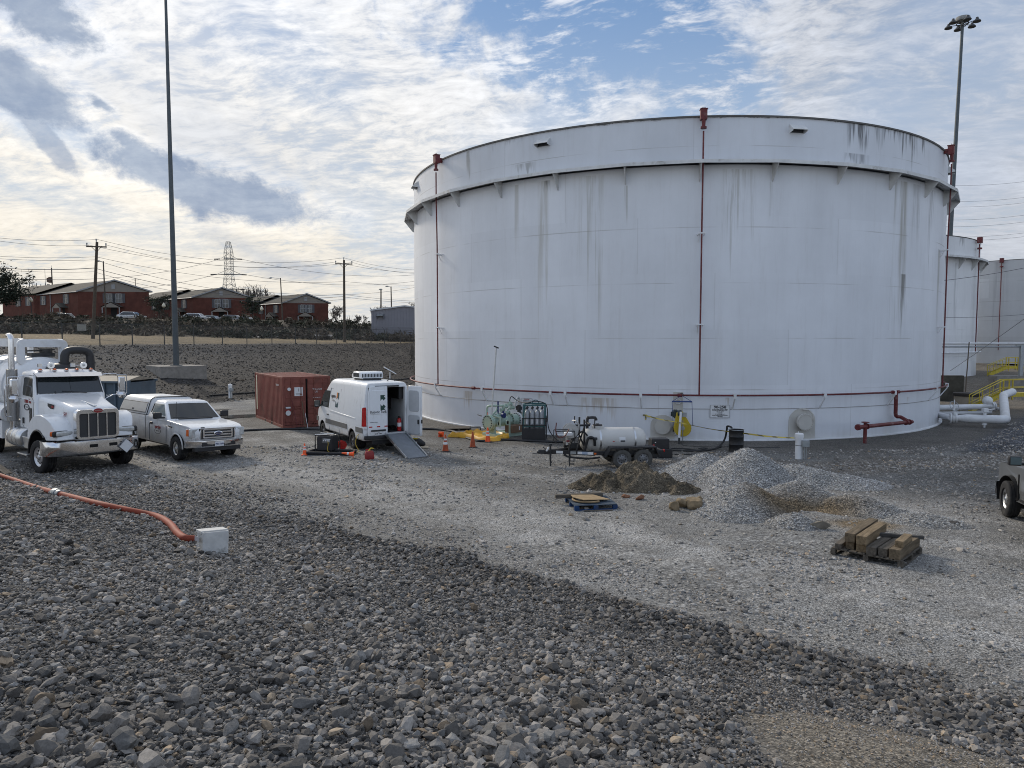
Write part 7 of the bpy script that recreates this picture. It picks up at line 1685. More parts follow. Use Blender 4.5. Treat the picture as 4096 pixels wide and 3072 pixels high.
rock(2560, 1998, .11, (1.4, .8, .8), 'reddish brick lump at the foot of the dirt heap', BRK, 4, .4)
rock(2503, 1990, .10, (1.3, .9, .7), 'small reddish lump left of the brick lump', BRK, 14, .1)
rock(3812, 2104, .12, (1.5, .8, .7), 'dark small rock on the gravel right of the heaps', mat('dark rock', (.06, .055, .05), .9, 0, .2, 6, .004), 17)
# ------------------------------------------------------------------ pallets
def pallet(p, rz, L, W, m, name, label, mdeck=None, n=7, block=True):
    t = thing(name, label, 'pallet', p, rz); h = .14
    for i in range(n):
        q = B(mdeck or m); q.box((L/2, (i+.5)*W/n, h-.010), (L, W/n*.80, .02)); q.obj('deck_board', t, 0, .003)
    q = B(m)
    for y in (.045, W/2, W-.045):
        for x in (.06, L/2, L-.06): q.box((x, y, .065), (.13, .09, .09))
        q.box((L/2, y, .010), (L, .09, .018))
    for x in (.06, L/2, L-.06): q.box((x, W/2, .115), (.10, W, .016))
    q.obj('blocks', t, 0, .003); return t
BLUEP = mat('blue pallet paint', (.012, .045, .13), .7, 0, .3, 6, 0, .3, (.06, .06, .06), .4)
p = G(2299, 2044); rz = R(9); pallet(p, rz, 1.15, 1.1, BLUEP, 'blue_pallet', 'blue wooden pallet with boards lying on it', mat('dark blue deck', (.035, .055, .08), .8, 0, .35, 7))
BM = Matrix.Translation(p) @ Matrix.Rotation(rz, 4, 'Z')
q = B(PLY); q.add([(x*1.0, y, z) for z in (0, .016) for x, y in ((-.02, .05), (.80, -.08), (.72, .52), (.05, .66), (-.08, .4))], [(4, 3, 2, 1, 0), (5, 6, 7, 8, 9)]+[(i, (i+1) % 5, 5+(i+1) % 5, 5+i) for i in range(5)]); o = q.obj('plywood_sheet', None, 0); o.location = BM @ Vector((.30, .10, .235)); o.rotation_euler = (R(2), R(4), rz+R(25)); tag(o, 'pale plywood sheet lying on the blue pallet', 'board')
q = B(PLY); pts = [(.42*cos(a), .36*sin(a)) for a in np.linspace(R(100), R(300), 20)]
q.tube([(x, y, 0) for x, y in pts], .025, 6); o = q.obj('plywood_ring', None, 40); o.location = BM @ Vector((.5, .52, .18)); o.rotation_euler = (0, 0, rz); tag(o, 'curved strip of pale wood on the blue pallet', 'board')
q = B(OLDWOOD); q.box((0, 0, 0), (1.35, .11, .10)); o = q.obj('timber', None, 0, .006); o.location = BM @ Vector((.35, .93, .195)); o.rotation_euler = (0, 0, rz+R(4)); tag(o, 'dark square timber at the back of the blue pallet', 'timber')
q = B(OLDWOOD); q.box((0, 0, 0), (.75, .05, .02)); o = q.obj('lath', None, 0); o.location = G(2385, 2044)+Vector((.05, -.02, .02)); o.rotation_euler = (0, 0, R(5)); tag(o, 'thin grey lath on the gravel before the blue pallet', 'lath')
p = G(3610, 2274); rz = R(46); pallet(p, rz, 1.35, 1.35, OLDWOOD, 'timber_pallet', 'grey broken wooden pallet carrying stacked timbers', None, 8)
TM = Matrix.Translation(p) @ Matrix.Rotation(rz, 4, 'Z')
NEWW = mat('tan timber', (.185, .138, .085), .85, 0, .5, 16, .003, .2, (.07, .055, .04), .5, stretch=(.12, 1, 1))
def timber(x, y, z, L, w, h, m, label, a=0, g='timbers stacked on the wooden pallet'):
    q = B(m); q.box((0, 0, h/2), (L, w, h)); o = q.obj('timber', None, 0, .006); o.location = TM @ Vector((x, y, z)); o.rotation_euler = (0, 0, rz+R(a)); tag(o, label, 'timber', g)
h0 = .141
timber(.68, .15, h0, 1.35, .20, .20, WOOD, 'thick brown timber along the right edge of the wooden pallet')
timber(.55, .14, h0+.201, .70, .15, .13, NEWW, 'short tan block on top of the right edge timber', 2)
timber(.66, .38, h0, 1.2, .17, .16, OLDWOOD, 'grey timber second from the right on the wooden pallet')
timber(.60, .58, h0, 1.2, .18, .16, OLDWOOD, 'dark grey timber third from the right on the wooden pallet')
timber(.45, .80, h0, .75, .19, .17, NEWW, 'short tan timber under the two topmost beams', 3)
timber(.60, 1.0, h0, .95, .16, .16, WOOD, 'brown timber under the leftmost top beam', -2)
timber(.70, .78, h0+.172, 1.45, .19, .18, NEWW, 'tan squared beam on top of the stack, right of two', 2)
timber(.85, 1.02, h0+.172, 1.65, .19, .18, WOOD, 'long brown beam on top of the stack, left of two', 2)
timber(.55, 1.24, h0, 1.1, .13, .10, OLDWOOD, 'thin grey timber at the left edge of the wooden pallet', 4)
timber(1.12, .40, h0+.165, .95, .10, .07, mat('dark plank', (.06, .058, .055), .9, 0, .3, 9), 'dark narrow plank lying across the right timbers', -62)
# puddle and track left of the container
w = bpy.data.materials.new('puddle water'); w.use_nodes = True; nb = w.node_tree.nodes['Principled BSDF']; nb.inputs['Base Color'].default_value = (.05, .05, .045, 1); nb.inputs['Roughness'].default_value = .06; nb.inputs['Specular IOR Level'].default_value = 1.0
def puddle(px, py, rx, ry, rz):
    c = G(px, py); n = 36; b = B(w); zz = max(H(c.x+dx*rx*.6, c.y+dy*ry*.6) for dx in (-1, 0, 1) for dy in (-1, 0, 1))-c.z+.006
    b.add([(rx*cos(a)*(1+.3*mnoise.noise(Vector((cos(a)*1.5, sin(a)*1.5, px)))), ry*sin(a)*(1+.3*mnoise.noise(Vector((cos(a)*1.5, sin(a)*1.5, py)))), zz) for a in np.linspace(0, 2*pi, n, endpoint=False)], [tuple(range(n))])
    o = b.obj('puddle', None, 0); o.location = c; o.rotation_euler = (0, 0, rz); tag(o, kind='structure')
puddle(955, 1668, 2.3, .95, R(28)); puddle(878, 1640, .7, .25, R(20))
# ------------------------------------------------------------------ pipes and stairs right of the tank
BP = mat('big white pipe', (.62, .63, .64), .5, 0, .10, 1.5, 0, .4, (.34, .32, .29), .35)
v0 = PZ(3806, 1672, .42); e1 = PZ(4022, 1679, .45); e2 = PZ(4014, 1590, .95)
e2 = PY(4014, 1590, e1.y+5.0)
t = thing('product_pipe', 'big white pipe with a gate valve turning back at the right of the tank', 'pipe', v0)
z3 = Vector((0, 0, 0)); q = B(BP); tn = (TANK+CY.p(phi_of(3765, 1670), TR-.4, 0)); tn.z = v0.z
q.tube([tn-v0, z3], .15, 20); q.lathe([(.15, .25), (.21, .65), (.215, .7)], 20, z3, (e1-v0), caps=False)
d = (e1-v0).normalized(); q.tube([d*.6]+smooth_path([e1-v0-d*.5, e1-v0-d*.2, e1-v0+(e2-e1).normalized()*.2, e1-v0+(e2-e1).normalized()*.5], 5)+[e2-v0, e2-v0+Vector((.25, .35, .1)), e2-v0+Vector((1.2, 1.0, .25))], .215, 20); q.obj('pipe_run', t, 50)
q = B(PIPEWHITE)
for k in (-.02, .22): q.cyl(d*k-d*.03, d*k+d*.03, .27, n=20)
q.ball(d*.10, .22, 14, (.8, 1, 1.1)); q.box(d*.10+Vector((0, 0, .24)), (.16, .34, .14)); q.cyl(d*.1+Vector((0, 0, .2)), d*.1+Vector((0, 0, .55)), .06, n=10); q.cyl(d*.1+Vector((0, 0, .2)), d*.1+Vector((0, 0, .95)), .022, n=8); q.obj('gate_valve', t, 30); gv = t.children[-1]
q = B(GALV); c = d*.1+Vector((0, 0, .62)); q.torus(c, .25, .018, (.2, -1, .35), 24, 6); qm = Vector((.2, -1, .35)).to_track_quat('Z', 'Y').to_matrix()
for i in range(5): a = 2*pi*i/5; q.tube([c, c+qm @ Vector((.25*cos(a), .25*sin(a), 0))], .012, 5)
q.obj('handwheel', gv, 40)
q = B(PIPEWHITE); mid = (e1-v0)*.62; q.cyl(mid, mid+Vector((0, 0, .42)), .07, n=10); q.box(mid+Vector((0, 0, .46)), (.22, .22, .18)); q.tube([mid+Vector((.1, 0, .46)), mid+Vector((.55, .1, .50))], .03, 6); q.cyl(mid-Vector((0, 0, .3)), mid-Vector((0, 0, .2)), .12, n=12); q.cyl(mid-Vector((0, 0, .8)), mid-Vector((0, 0, .2)), .05, n=10); q.obj('fitting', t, 30)
a = PZ(3775, 1630, .75); b_ = PZ(3965, 1626, .80); t = thing('product_pipe', 'pair of slim white pipes running behind the big white pipe', 'pipe', a)
q = B(BP); z3 = Vector(); q.tube([Vector((-3, .2, 0)), z3, b_-a], .15, 16); q.tube([Vector((-2, .3, -.34)), Vector((0, .1, -.34)), b_-a+Vector((0, 0, -.32))], .11, 14); q.obj('pipe_run', t, 50)
q = B(PIPEWHITE)
for k in (0, .10): q.cyl(b_-a+Vector((k, 0, 0)), b_-a+Vector((k+.06, 0, 0)), .25, n=18)
q.ball(b_-a+Vector((-.15, .1, .30)), .26, 12); q.tube([b_-a+Vector((.1, 0, -.1)), b_-a+Vector((.6, -.3, -.1))], .08, 8); q.obj('flanged_fitting', t, 30)
def stair(p0, p1, w_dir, wid, plat, name, label):
    """p0 foot, p1 head of the near stringer; platform goes on from p1"""
    t = thing(name, label, 'stairs', p0); wv = Vector(w_dir).normalized()*wid; up = Vector((0, 0, 1)); run = p1-p0; pe = p1-p0+plat
    for off in (Vector(), wv):
        q = B(YELLOW); n = run.cross(wv).normalized(); a0_ = [off+Vector((0, 0, 0)), off+run, off+run+up*.30, off+up*.30]; th = wv.normalized()*.04
        q.add([v for v in a0_]+[v+th for v in a0_], [(0, 1, 2, 3), (7, 6, 5, 4), (0, 4, 5, 1), (2, 6, 7, 3), (1, 5, 6, 2), (0, 3, 7, 4)]); q.obj('stringer', t, 0)
        q = B(YELLOW); hr = up*1.05; q.tube([off, off+hr, off+run+hr, off+run], .028, 6); q.tube([off+up*.55, off+run+up*.55], .02, 6)
        for k in (.33, .66): q.tube([off+run*k, off+run*k+hr], .024, 6)
        q.obj('stair_railing', t, 30)
        q = B(YELLOW); q.tube([off+run+hr, off+pe+hr], .028, 6); q.tube([off+run+up*.55, off+pe+up*.55], .024, 6)
        for k in (0, .18, 1): q.tube([off+run+plat*k-up*.2, off+run+plat*k+hr], .045 if k < .5 else .03, 6)
        q.obj('platform_railing', t, 30)
    q = B(YELLOW); a0_ = [run-up*.02, pe-up*.02, pe+up*.22, run+up*.22]; th = wv.normalized()*.05
    q.add(a0_+[v+th for v in a0_], [(0, 1, 2, 3), (7, 6, 5, 4), (0, 4, 5, 1), (2, 6, 7, 3), (1, 5, 6, 2), (0, 3, 7, 4)]); q.add([run+up*.2, pe+up*.2, pe+wv+up*.2, run+wv+up*.2], [(0, 1, 2, 3)]); q.obj('platform', t, 0)
    n = max(4, int(run.z/.2)); q = B(GALV)
    for i in range(1, n): q.box(run*(i/n)+wv/2+up*.15, (.24, wid-.1, .03), rz=atan2(wv.y, wv.x)-pi/2)
    q.obj('tread', t, 0)
    return t
s0 = G(3886, 1652); s1 = PY(4012, 1588, s0.y+1.2)
stair(s0, s1, (.45, 1, 0), .95, Vector((4.2, 1.4, 0)), 'yellow_stairs', 'nearer yellow steel stairs and platform over the white pipes')
s0 = G(3958, 1506); s1 = PY(4034, 1474, s0.y+1.0)
stair(s0, s1, (.45, 1, 0), 1.1, Vector((6.0, 1.5, 0)), 'yellow_stairs', 'farther yellow steel stairs below the second tank')
w0 = G(3782, 1612); q = B(mat('dark stained concrete', (.07, .065, .052), .9, 0, .35, 2, .005, .2, (.16, .15, .12), .4)); q.box((0, 0, .9), (1.7, .35, 2.0)); o = q.obj('retaining_wall', None, 0, .02); o.location = PY(3800, 1612, 51)*1; o.location.z = 0; tag(o, 'dark stained concrete wall right of the huge tank', 'wall')
c = PY(3866, 1612, 46); c.z = H(c.x, c.y)-.1; t = thing('catch_basin', 'round beige concrete basin with a dark rim between wall and stairs', 'basin', c); q = B(mat('beige concrete', (.36, .31, .24), .8, 0, .1)); q.lathe([(.72, 0), (.72, 1.0)], 30); q.obj('basin', t, 40); q = B(mat('rusty rim', (.04, .035, .03), .8)); q.lathe([(.78, .92), (.80, 1.0), (.78, 1.12), (.001, 1.13)], 30); q.obj('lid', t, 40)
r0 = PY(3862, 1562, 47); q = B(mat('rusty thin post', (.13, .10, .075), .8)); q.cyl((0, 0, 0), (.12, 0, 3.3), .035, n=8); o = q.obj('thin_post', None, 40); o.location = (r0.x, r0.y, 1.0); tag(o, 'thin rusty post standing behind the round basin', 'post')
# pipe bridge
Y0 = 56; t = thing('pipe_bridge', 'steel column carrying two long level pipes at the right edge', 'pipe rack', Vector((PY(4086, 1500, Y0).x, Y0, H(40, Y0))))
x0 = -t.location.x+PY(3700, 1374, Y0).x; zz = PY(3900, 1374, Y0).z-t.location.z; zl = PY(3900, 1387, Y0).z-t.location.z
q = B(BP); q.tube([(x0, 0, zz), (14, 0, zz)], .085, 10); q.obj('upper_pipe', t, 40); q = B(GALV); q.tube([(x0, .1, zl), (14, .1, zl)], .06, 8); q.obj('lower_pipe', t, 40)
q = B(GALV); q.box((0, .1, zz/2), (.26, .22, zz+.1)); q.box((0, .1, zz-.12), (.9, .2, .12)); q.obj('column', t, 0); q = B(CONCRETE); q.box((-.8, .4, .3), (2.4, 1.0, 1.3)); q.obj('footing', t, 0, .02)
# ------------------------------------------------------------------ fence on the dike
def fence():
    px = [-75, 89, 250, 400, 530, 658, 776, 890, 988, 1088, 1182, 1267, 1345, 1421, 1484, 1538, 1603, 1655]
    t = thing('chain_link_fence', 'chain link fence with angled barbed wire arms along the dike crest', 'fence', (-41, 60, 4.0)); o = Vector((-41, 60, 4.0))
    FM = mat('fence steel', (.06, .06, .058), .6, .3, .15); tops = []; bots = []
    for k, x in enumerate(px):
        d = ray(x, 1378); dx = d.x/d.y; s = (-41*.879+60*-.478*-1) ; # line through (-41,60) along (.478,.879)
        # (X-(-41))*.879 = (Y-60)*.478 with X = dx*Y
        Y = (-41*.879+60*-.478)/(dx*.879-.478) if abs(dx*.879-.478) > 1e-6 else 60
        X = dx*Y; z = H(X, Y); b = Vector((X, Y, z))-o; h = 2.0
        q = B(FM); q.cyl(b-Vector((0, 0, .2)), b+Vector((0, 0, h)), .05, n=8); q.tube([b+Vector((0, 0, h-.02)), b+Vector((-.33, -.18, h+.36))], .022, 5); q.obj('post', t, 30)
        bots.append(b); tops.append(b+Vector((0, 0, h)))
    q = B(FM); q.tube([p-Vector((0, 0, .04)) for p in tops], .026, 6); q.obj('top_rail', t, 30)
    q = B(FM)
    for f in (.25, .6, .95): q.tube([p+Vector((-.33, -.18, .36))*f for p in tops], .009, 4)
    q.obj('barbed_wire', t, 0)
    m = bpy.data.materials.new('chain link mesh'); m.use_nodes = True; nt = NT(m.node_tree); b = nt.n['Principled BSDF']; uv = nt.new('ShaderNodeTexCoord').outputs['Object']; x, y, z = nt.xyz(uv)
    a_ = nt.m('MULTIPLY', nt.m('ADD', nt.m('MULTIPLY', x, .478), nt.m('MULTIPLY', y, .879)), 10.0); c_ = nt.m('MULTIPLY', z, 10.0)
    def wire(s): return nt.m('LESS_THAN', nt.m('ABSOLUTE', nt.m('SUBTRACT', nt.m('FRACT', nt.m(s, a_, c_)), .5)), .055)
    nt.put(b.inputs['Alpha'], nt.m('MAXIMUM', wire('ADD'), wire('SUBTRACT'))); b.inputs['Base Color'].default_value = (.12, .12, .115, 1); b.inputs['Roughness'].default_value = .6
    q = B(m); n = len(tops); q.add([p+Vector((0, 0, .04)) for p in bots]+[p-Vector((0, 0, .04)) for p in tops], [(i, i+1, n+i+1, n+i) for i in range(n-1)]); q.obj('wire_mesh', t, 0)
    return o, bots
FO, FB = fence()
s = thing('sign', 'blank pale sign board wired to the chain link fence', 'sign', PY(327, 1310, 64.5), R(62)); q = B(mat('pale board', (.36, .35, .31), .7)); q.box((0, 0, 0), (.80, .03, .58)); q.obj('panel', s, 0)
q = B(mat('road grey', (.17, .17, .17), .9, 0, .1, 2)); 
def road():
    P_ = [G(990, 1348), G(1120, 1347), G(1250, 1347), G(1380, 1348), G(1500, 1350), G(1640, 1352)]; b = B(MATS['road grey']); vs = []
    for p in smooth_path(P_, 8): vs += [Vector((p.x-.6, p.y-1.6, H(p.x-.6, p.y-1.6)+.05)), Vector((p.x+.6, p.y+3.0, H(p.x+.6, p.y+3.0)+.05))]
    n = len(vs)//2; b.add(vs, [(2*i, 2*i+2, 2*i+3, 2*i+1) for i in range(n-1)]); o = b.obj('road', None, 40); tag(o, kind='structure')
road()
# ------------------------------------------------------------------ poles, wires
PW = mat('pole wood', (.072, .058, .043), .9, 0, .3, 5)
def upole(px, py, Y, top_px, top_py, label, arm=1.0, r=.17, kind='arm'):
    b = PY(px, py, Y); b.z = H(b.x, b.y)-.3; tp = PY(top_px, top_py, Y); t = thing('utility_pole', label, 'utility pole', b); v = tp-b
    q = B(PW); q.cyl((0, 0, 0), v, r, r*.68, 10); q.obj('pole', t, 40)
    if kind == 'arm':
        c = v-Vector((0, 0, .55)); q = B(PW); q.box(c+Vector((0, -.14, 0)), (2.2*arm, .12, .14), rz=.25); q.tube([c+Vector((-.6, -.14, 0)), c+Vector((0, -.1, -.6))], .03, 4); q.tube([c+Vector((.6, -.1, .1)), c+Vector((0, -.1, -.6))], .03, 4); q.obj('crossarm', t, 0)
        for dx in (-1.0*arm, 1.0*arm, 0): q = B(GALV); z_ = .07 if dx else .55; q.cyl(c+Vector((dx, -.14+.25*dx, z_)), c+Vector((dx, -.14+.25*dx, z_+.34)), .05, .09, 8); q.obj('insulator', t, 40)
    if kind == 'lamp':
        q = B(GALV); q.tube([v-Vector((0, 0, .15)), v+Vector((-arm, -.1, .05))], .04, 6); q.ball(v+Vector((-arm-.25, -.1, .03)), .22, 10, (1.7, .8, .6)); q.obj('lamp_head', t, 30)
    if kind == 'transformer':
        q = B(mat('rusty transformer', (.10, .06, .04), .7)); q.cyl(v+Vector((-.55, 0, -4.2)), v+Vector((-.55, 0, -2.6)), .42, n=14); q.cyl(v+Vector((-1.2, 0, -4.0)), v+Vector((-1.2, 0, -2.8)), .30, n=12); q.obj('transformer', t, 30); q = B(GALV); q.cyl(v, v+Vector((0, 0, .7)), .05, n=6); q.obj('insulator', t, 0)
    return tp
A = upole(371, 1352, 82, 388, 968, 'leaning wooden utility pole with crossarm behind the fence at left', .95, .21)
C_ = upole(1378, 1362, 99, 1376, 1040, 'straight wooden utility pole with crossarm left of the huge tank', 1.05, .20)
upole(424, 1245, 112, 413, 1045, 'slim lamp pole just right of the leaning utility pole', .5, .13, 'lamp')
upole(1130, 1260, 135, 1122, 1112, 'slim street lamp pole in front of the rightmost brick house', 1.6, .13, 'lamp')
upole(210, 1140, 205, 206, 1072, 'pole with rusty transformers above the leftmost brick house', 1, .22, 'transformer')
upole(541, 1165, 330, 541, 1115, 'small distant pole between the first two brick houses', 1.3, .2, 'arm')
upole(1066, 1190, 230, 1062, 1158, 'short dark pole top above the rightmost brick house roof', .6, .25, 'arm')
upole(1523, 1250, 135, 1524, 1158, 'dark lamp pole behind the grey building, left of two', -.2, .17, 'lamp')
upole(1567, 1250, 140, 1564, 1146, 'dark lamp pole behind the grey building, right of two', .5, .15, 'lamp')
WM = mat('overhead wire', (.10, .10, .11), .7, 0, 0)
def wire(p, q_, sag, label, r=.017, n=14):
    p, q_ = Vector(p), Vector(q_); pts = [p.lerp(q_, i/n)-Vector((0, 0, sag*4*(i/n)*(1-i/n))) for i in range(n+1)]; o = B(WM).tube(pts, r, 4); o = o.obj('power_line', None, 60); tag(o, label, 'wire', 'overhead wires'); return o
L1, L2 = PY(-80, 944, 76), PY(-80, 953, 76)
wire(L1, A+Vector((0, 0, .3)), .3, 'topmost wire left of the leaning utility pole'); wire(L2, A+Vector((-.9, 0, -.4)), .3, 'second wire from the top left of the leaning utility pole')
wire(PY(-80, 1020, 76), PY(382, 1027, 82), .2, 'third wire from the top left of the leaning utility pole'); wire(PY(-80, 1029, 76), PY(381, 1039, 82), .2, 'fourth wire from the top left of the leaning utility pole')
wire(PY(-80, 1066, 76), PY(378, 1072, 82), .25, 'fifth wire left of the leaning utility pole', .035); wire(PY(-80, 1073, 76), PY(377, 1087, 82), .2, 'lowest wire left of the leaning utility pole')
wire(A+Vector((0, 0, .3)), C_+Vector((0, 0, .3)), 1.5, 'topmost wire between the two utility poles'); wire(A+Vector((.9, .2, -.3)), C_+Vector((-1.1, -.3, -.3)), 1.55, 'second wire between the two utility poles'); wire(A+Vector((-.9, -.2, -.35)), C_+Vector((1.1, .3, -.3)), 1.5, 'third wire between the two utility poles')
wire(PY(383, 1027, 82), PY(1377, 1126, 99), 1.1, 'fourth wire between the two utility poles', .018); wire(PY(381, 1040, 82), PY(1377, 1176, 99), 1.6, 'fifth wire between the two utility poles', .018); wire(PY(379, 1073, 82), PY(1377, 1186, 99), 1.4, 'sixth wire between the two utility poles', .026); wire(PY(378, 1088, 82), PY(1377, 1197, 99), 1.6, 'lowest wire between the two utility poles')
for k, (dx, dz, yy) in enumerate(((0, .3, 1080), (-1.1, -.3, 1088), (1.1, -.3, 1093))): wire(C_+Vector((dx, .3*dx, dz)), PY(1720, yy, 116), .5, f"{('topmost', 'second', 'third')[k]} wire from the straight utility pole to the tank")
for k, (ya, yb) in enumerate(((1126, 1140), (1178, 1206), (1188, 1212))): wire(PY(1377, ya, 99), PY(1720, yb, 116), .2, f"{('thin upper', 'middle', 'lowest')[k]} low wire right of the straight utility pole", .018)
# lattice tower
def pylon():
    Y = 250; b = PY(918, 1175, Y); b.z = 9; tz = PY(915, 967, Y).z-9; t = thing('transmission_tower', 'lattice steel transmission tower behind the middle brick house', 'pylon', b); LM = mat('tower steel', (.20, .205, .20), .6, .3, .1)
    def w(z): f = z/tz; return 3.3*(1-f/.62)+1.15*(f/.62) if f < .62 else (1.15 if f < .88 else 1.15-.6*(f-.88)/.12)
    N = 16; zs = [tz*(i/N) for i in range(N+1)]; q = B(LM); cs = lambda z: [Vector((sx*w(z), sy*w(z), z)) for sx, sy in ((-1, -1), (1, -1), (1, 1), (-1, 1))]
    for i in range(N):
        a_, c_ = cs(zs[i]), cs(zs[i+1])
        for k in range(4):
            q.tube([a_[k], c_[k]], .08, 4); q.tube([a_[k], c_[(k+1) % 4]], .038, 3); q.tube([a_[(k+1) % 4], c_[k]], .038, 3); q.tube([c_[k], c_[(k+1) % 4]], .05, 3)
    q.obj('lattice', t, 0); ends = []
    for f, L in ((.80, 3.6), (.62, 5.0), (.45, 4.2)):
        z = tz*f; q = B(LM)
        for s_ in (-1, 1):
            tip = Vector((s_*L, -s_*1.6, z-.2*s_)); 
            for c in cs(z): q.tube([c, tip], .10, 4)
            q.tube([Vector((0, 0, z+1.9)), tip], .08, 4); ends.append(b+tip)
        q.obj('crossarm', t, 0)
        q = B(BLACK)
        for s_ in (-1, 1): tip = Vector((s_*L, -s_*1.6, z-.2*s_)); q.tube([tip, tip+Vector((s_*1.9, -.6, -.15))], .2, 5)
        q.obj('insulator', t, 0)
    return ends
E = pylon()
for k in range(0, 6, 2):
    nm = ('top', 'middle', 'bottom')[k//2]
    wire(E[k], PY(-200, 1078+30*(k//2)+20, 150), 3.5, f'wire running left from the {nm} arm of the lattice tower', .05); wire(E[k+1]+Vector((1.9, -.6, -.15)), PY(1720, 1094+22*(k//2), 300), 3, f'wire running right from the {nm} arm of the lattice tower', .05)
for k, (ya, yb) in enumerate(((1063-340, 1048-350), (1075, 1060), (0, 0))[:0]): pass
for k, (ya, yb) in enumerate(((742, 716), (806, 779), (828, 800), (880, 849), (907, 876), (948, 921), (962, 936))):
    wire(PY(3780, ya, 150), PY(4200, yb-4, 150), .5, f"thin wire {('topmost', 'second', 'third', 'fourth', 'fifth', 'sixth', 'lowest')[k]} in the sky right of the huge tank", .022)
wire(PY(3775, 1122, 50), PY(4180, 1054, 50), .1, 'dark wire crossing high in front of the second tank', .016); wire(PY(3775, 1270, 50), PY(4180, 1250, 50), .1, 'thin wire crossing low in front of the second tank', .012); wire(PY(3800, 1484, 52), PY(4180, 1215, 40), .05, 'wire slanting down in front of the second tank to its foot', .016)
# ------------------------------------------------------------------ grey metal building
def shed():
    Y = 118; b0 = PY(1486, 1349, Y); zb = H(b0.x, b0.y); pk = PY(1620, 1226, Y).z-zb; ev = PY(1486, 1243, Y).z-zb; t = thing('metal_building', 'grey ribbed metal building with a wall hood beside the huge tank', 'building', (b0.x, Y, zb))
    M_ = mat('grey metal siding', (.20, .20, .225), .55, .2, .05, 1); W2 = PY(1620, 1300, Y).x-b0.x
    q = B(M_); pts = [(0, -.5), (0, ev), (W2, pk), (2*W2, ev), (2*W2, -.5)]; n = 5; q.add([(x, 0, z) for x, z in pts]+[(x, 22, z) for x, z in pts], [(4, 3, 2, 1, 0), (5, 6, 7, 8, 9)]+[(i, (i+1) % 5, 5+(i+1) % 5, 5+i) for i in range(5)]); q.obj('wall', t, 0)
    q = B(M_)
    for i in range(24):
        x = .3+i*.5
        if x < 2*W2: zt = ev+(pk-ev)*(1-abs(x-W2)/W2); q.box((x, -.02, zt/2), (.07, .04, zt-.1))
    q.obj('siding_rib', t, 0)
    q = B(mat('pale roof trim', (.50, .51, .52), .5)); q.add([(-.2, -.25, ev-.05), (W2, -.25, pk), (W2, -.25, pk+.22), (-.2, -.25, ev+.17), (2*W2+.2, -.25, ev-.05), (2*W2+.2, -.25, ev+.17)], [(0, 1, 2, 3), (1, 4, 5, 2)]); q.add([(-.2, -.25, ev+.17), (W2, -.25, pk+.22), (W2, 22.2, pk+.22), (-.2, 22.2, ev+.17), (2*W2+.2, -.25, ev+.17), (2*W2+.2, 22.2, ev+.17)], [(0, 1, 2, 3), (1, 4, 5, 2)]); q.obj('roof', t, 0)
    h = PY(1522, 1266, Y); q = B(GALV); x, z = h.x-b0.x, h.z-zb; q.add([(x-.55, -.02, z+.45), (x+.55, -.02, z+.45), (x+.55, -.85, z+.1), (x-.55, -.85, z+.1), (x-.55, -.02, z-.55), (x+.55, -.02, z-.55)], [(0, 1, 2, 3), (0, 3, 4), (1, 5, 2)]); q.obj('wall_hood', t, 0)
    q = B(HOLE); q.box((2*W2*.62, -.03, .12), (5.5, .05, .24)); q.obj('base_gap', t, 0)
shed()
q = B(OLDWOOD); q.cyl((0, 0, 0), (0, 0, 1.7), .2, n=8); q.box((0, -.1, .9), (.5, .3, .7)); q.box((.05, -.3, .35), (.1, .05, .6)); o = q.obj('meter_post', None, 20); pm = PY(1648, 1380, 90); pm.z = H(pm.x, pm.y)-.1; o.location = pm; tag(o, 'weathered meter post on the dike right beside the huge tank', 'post')
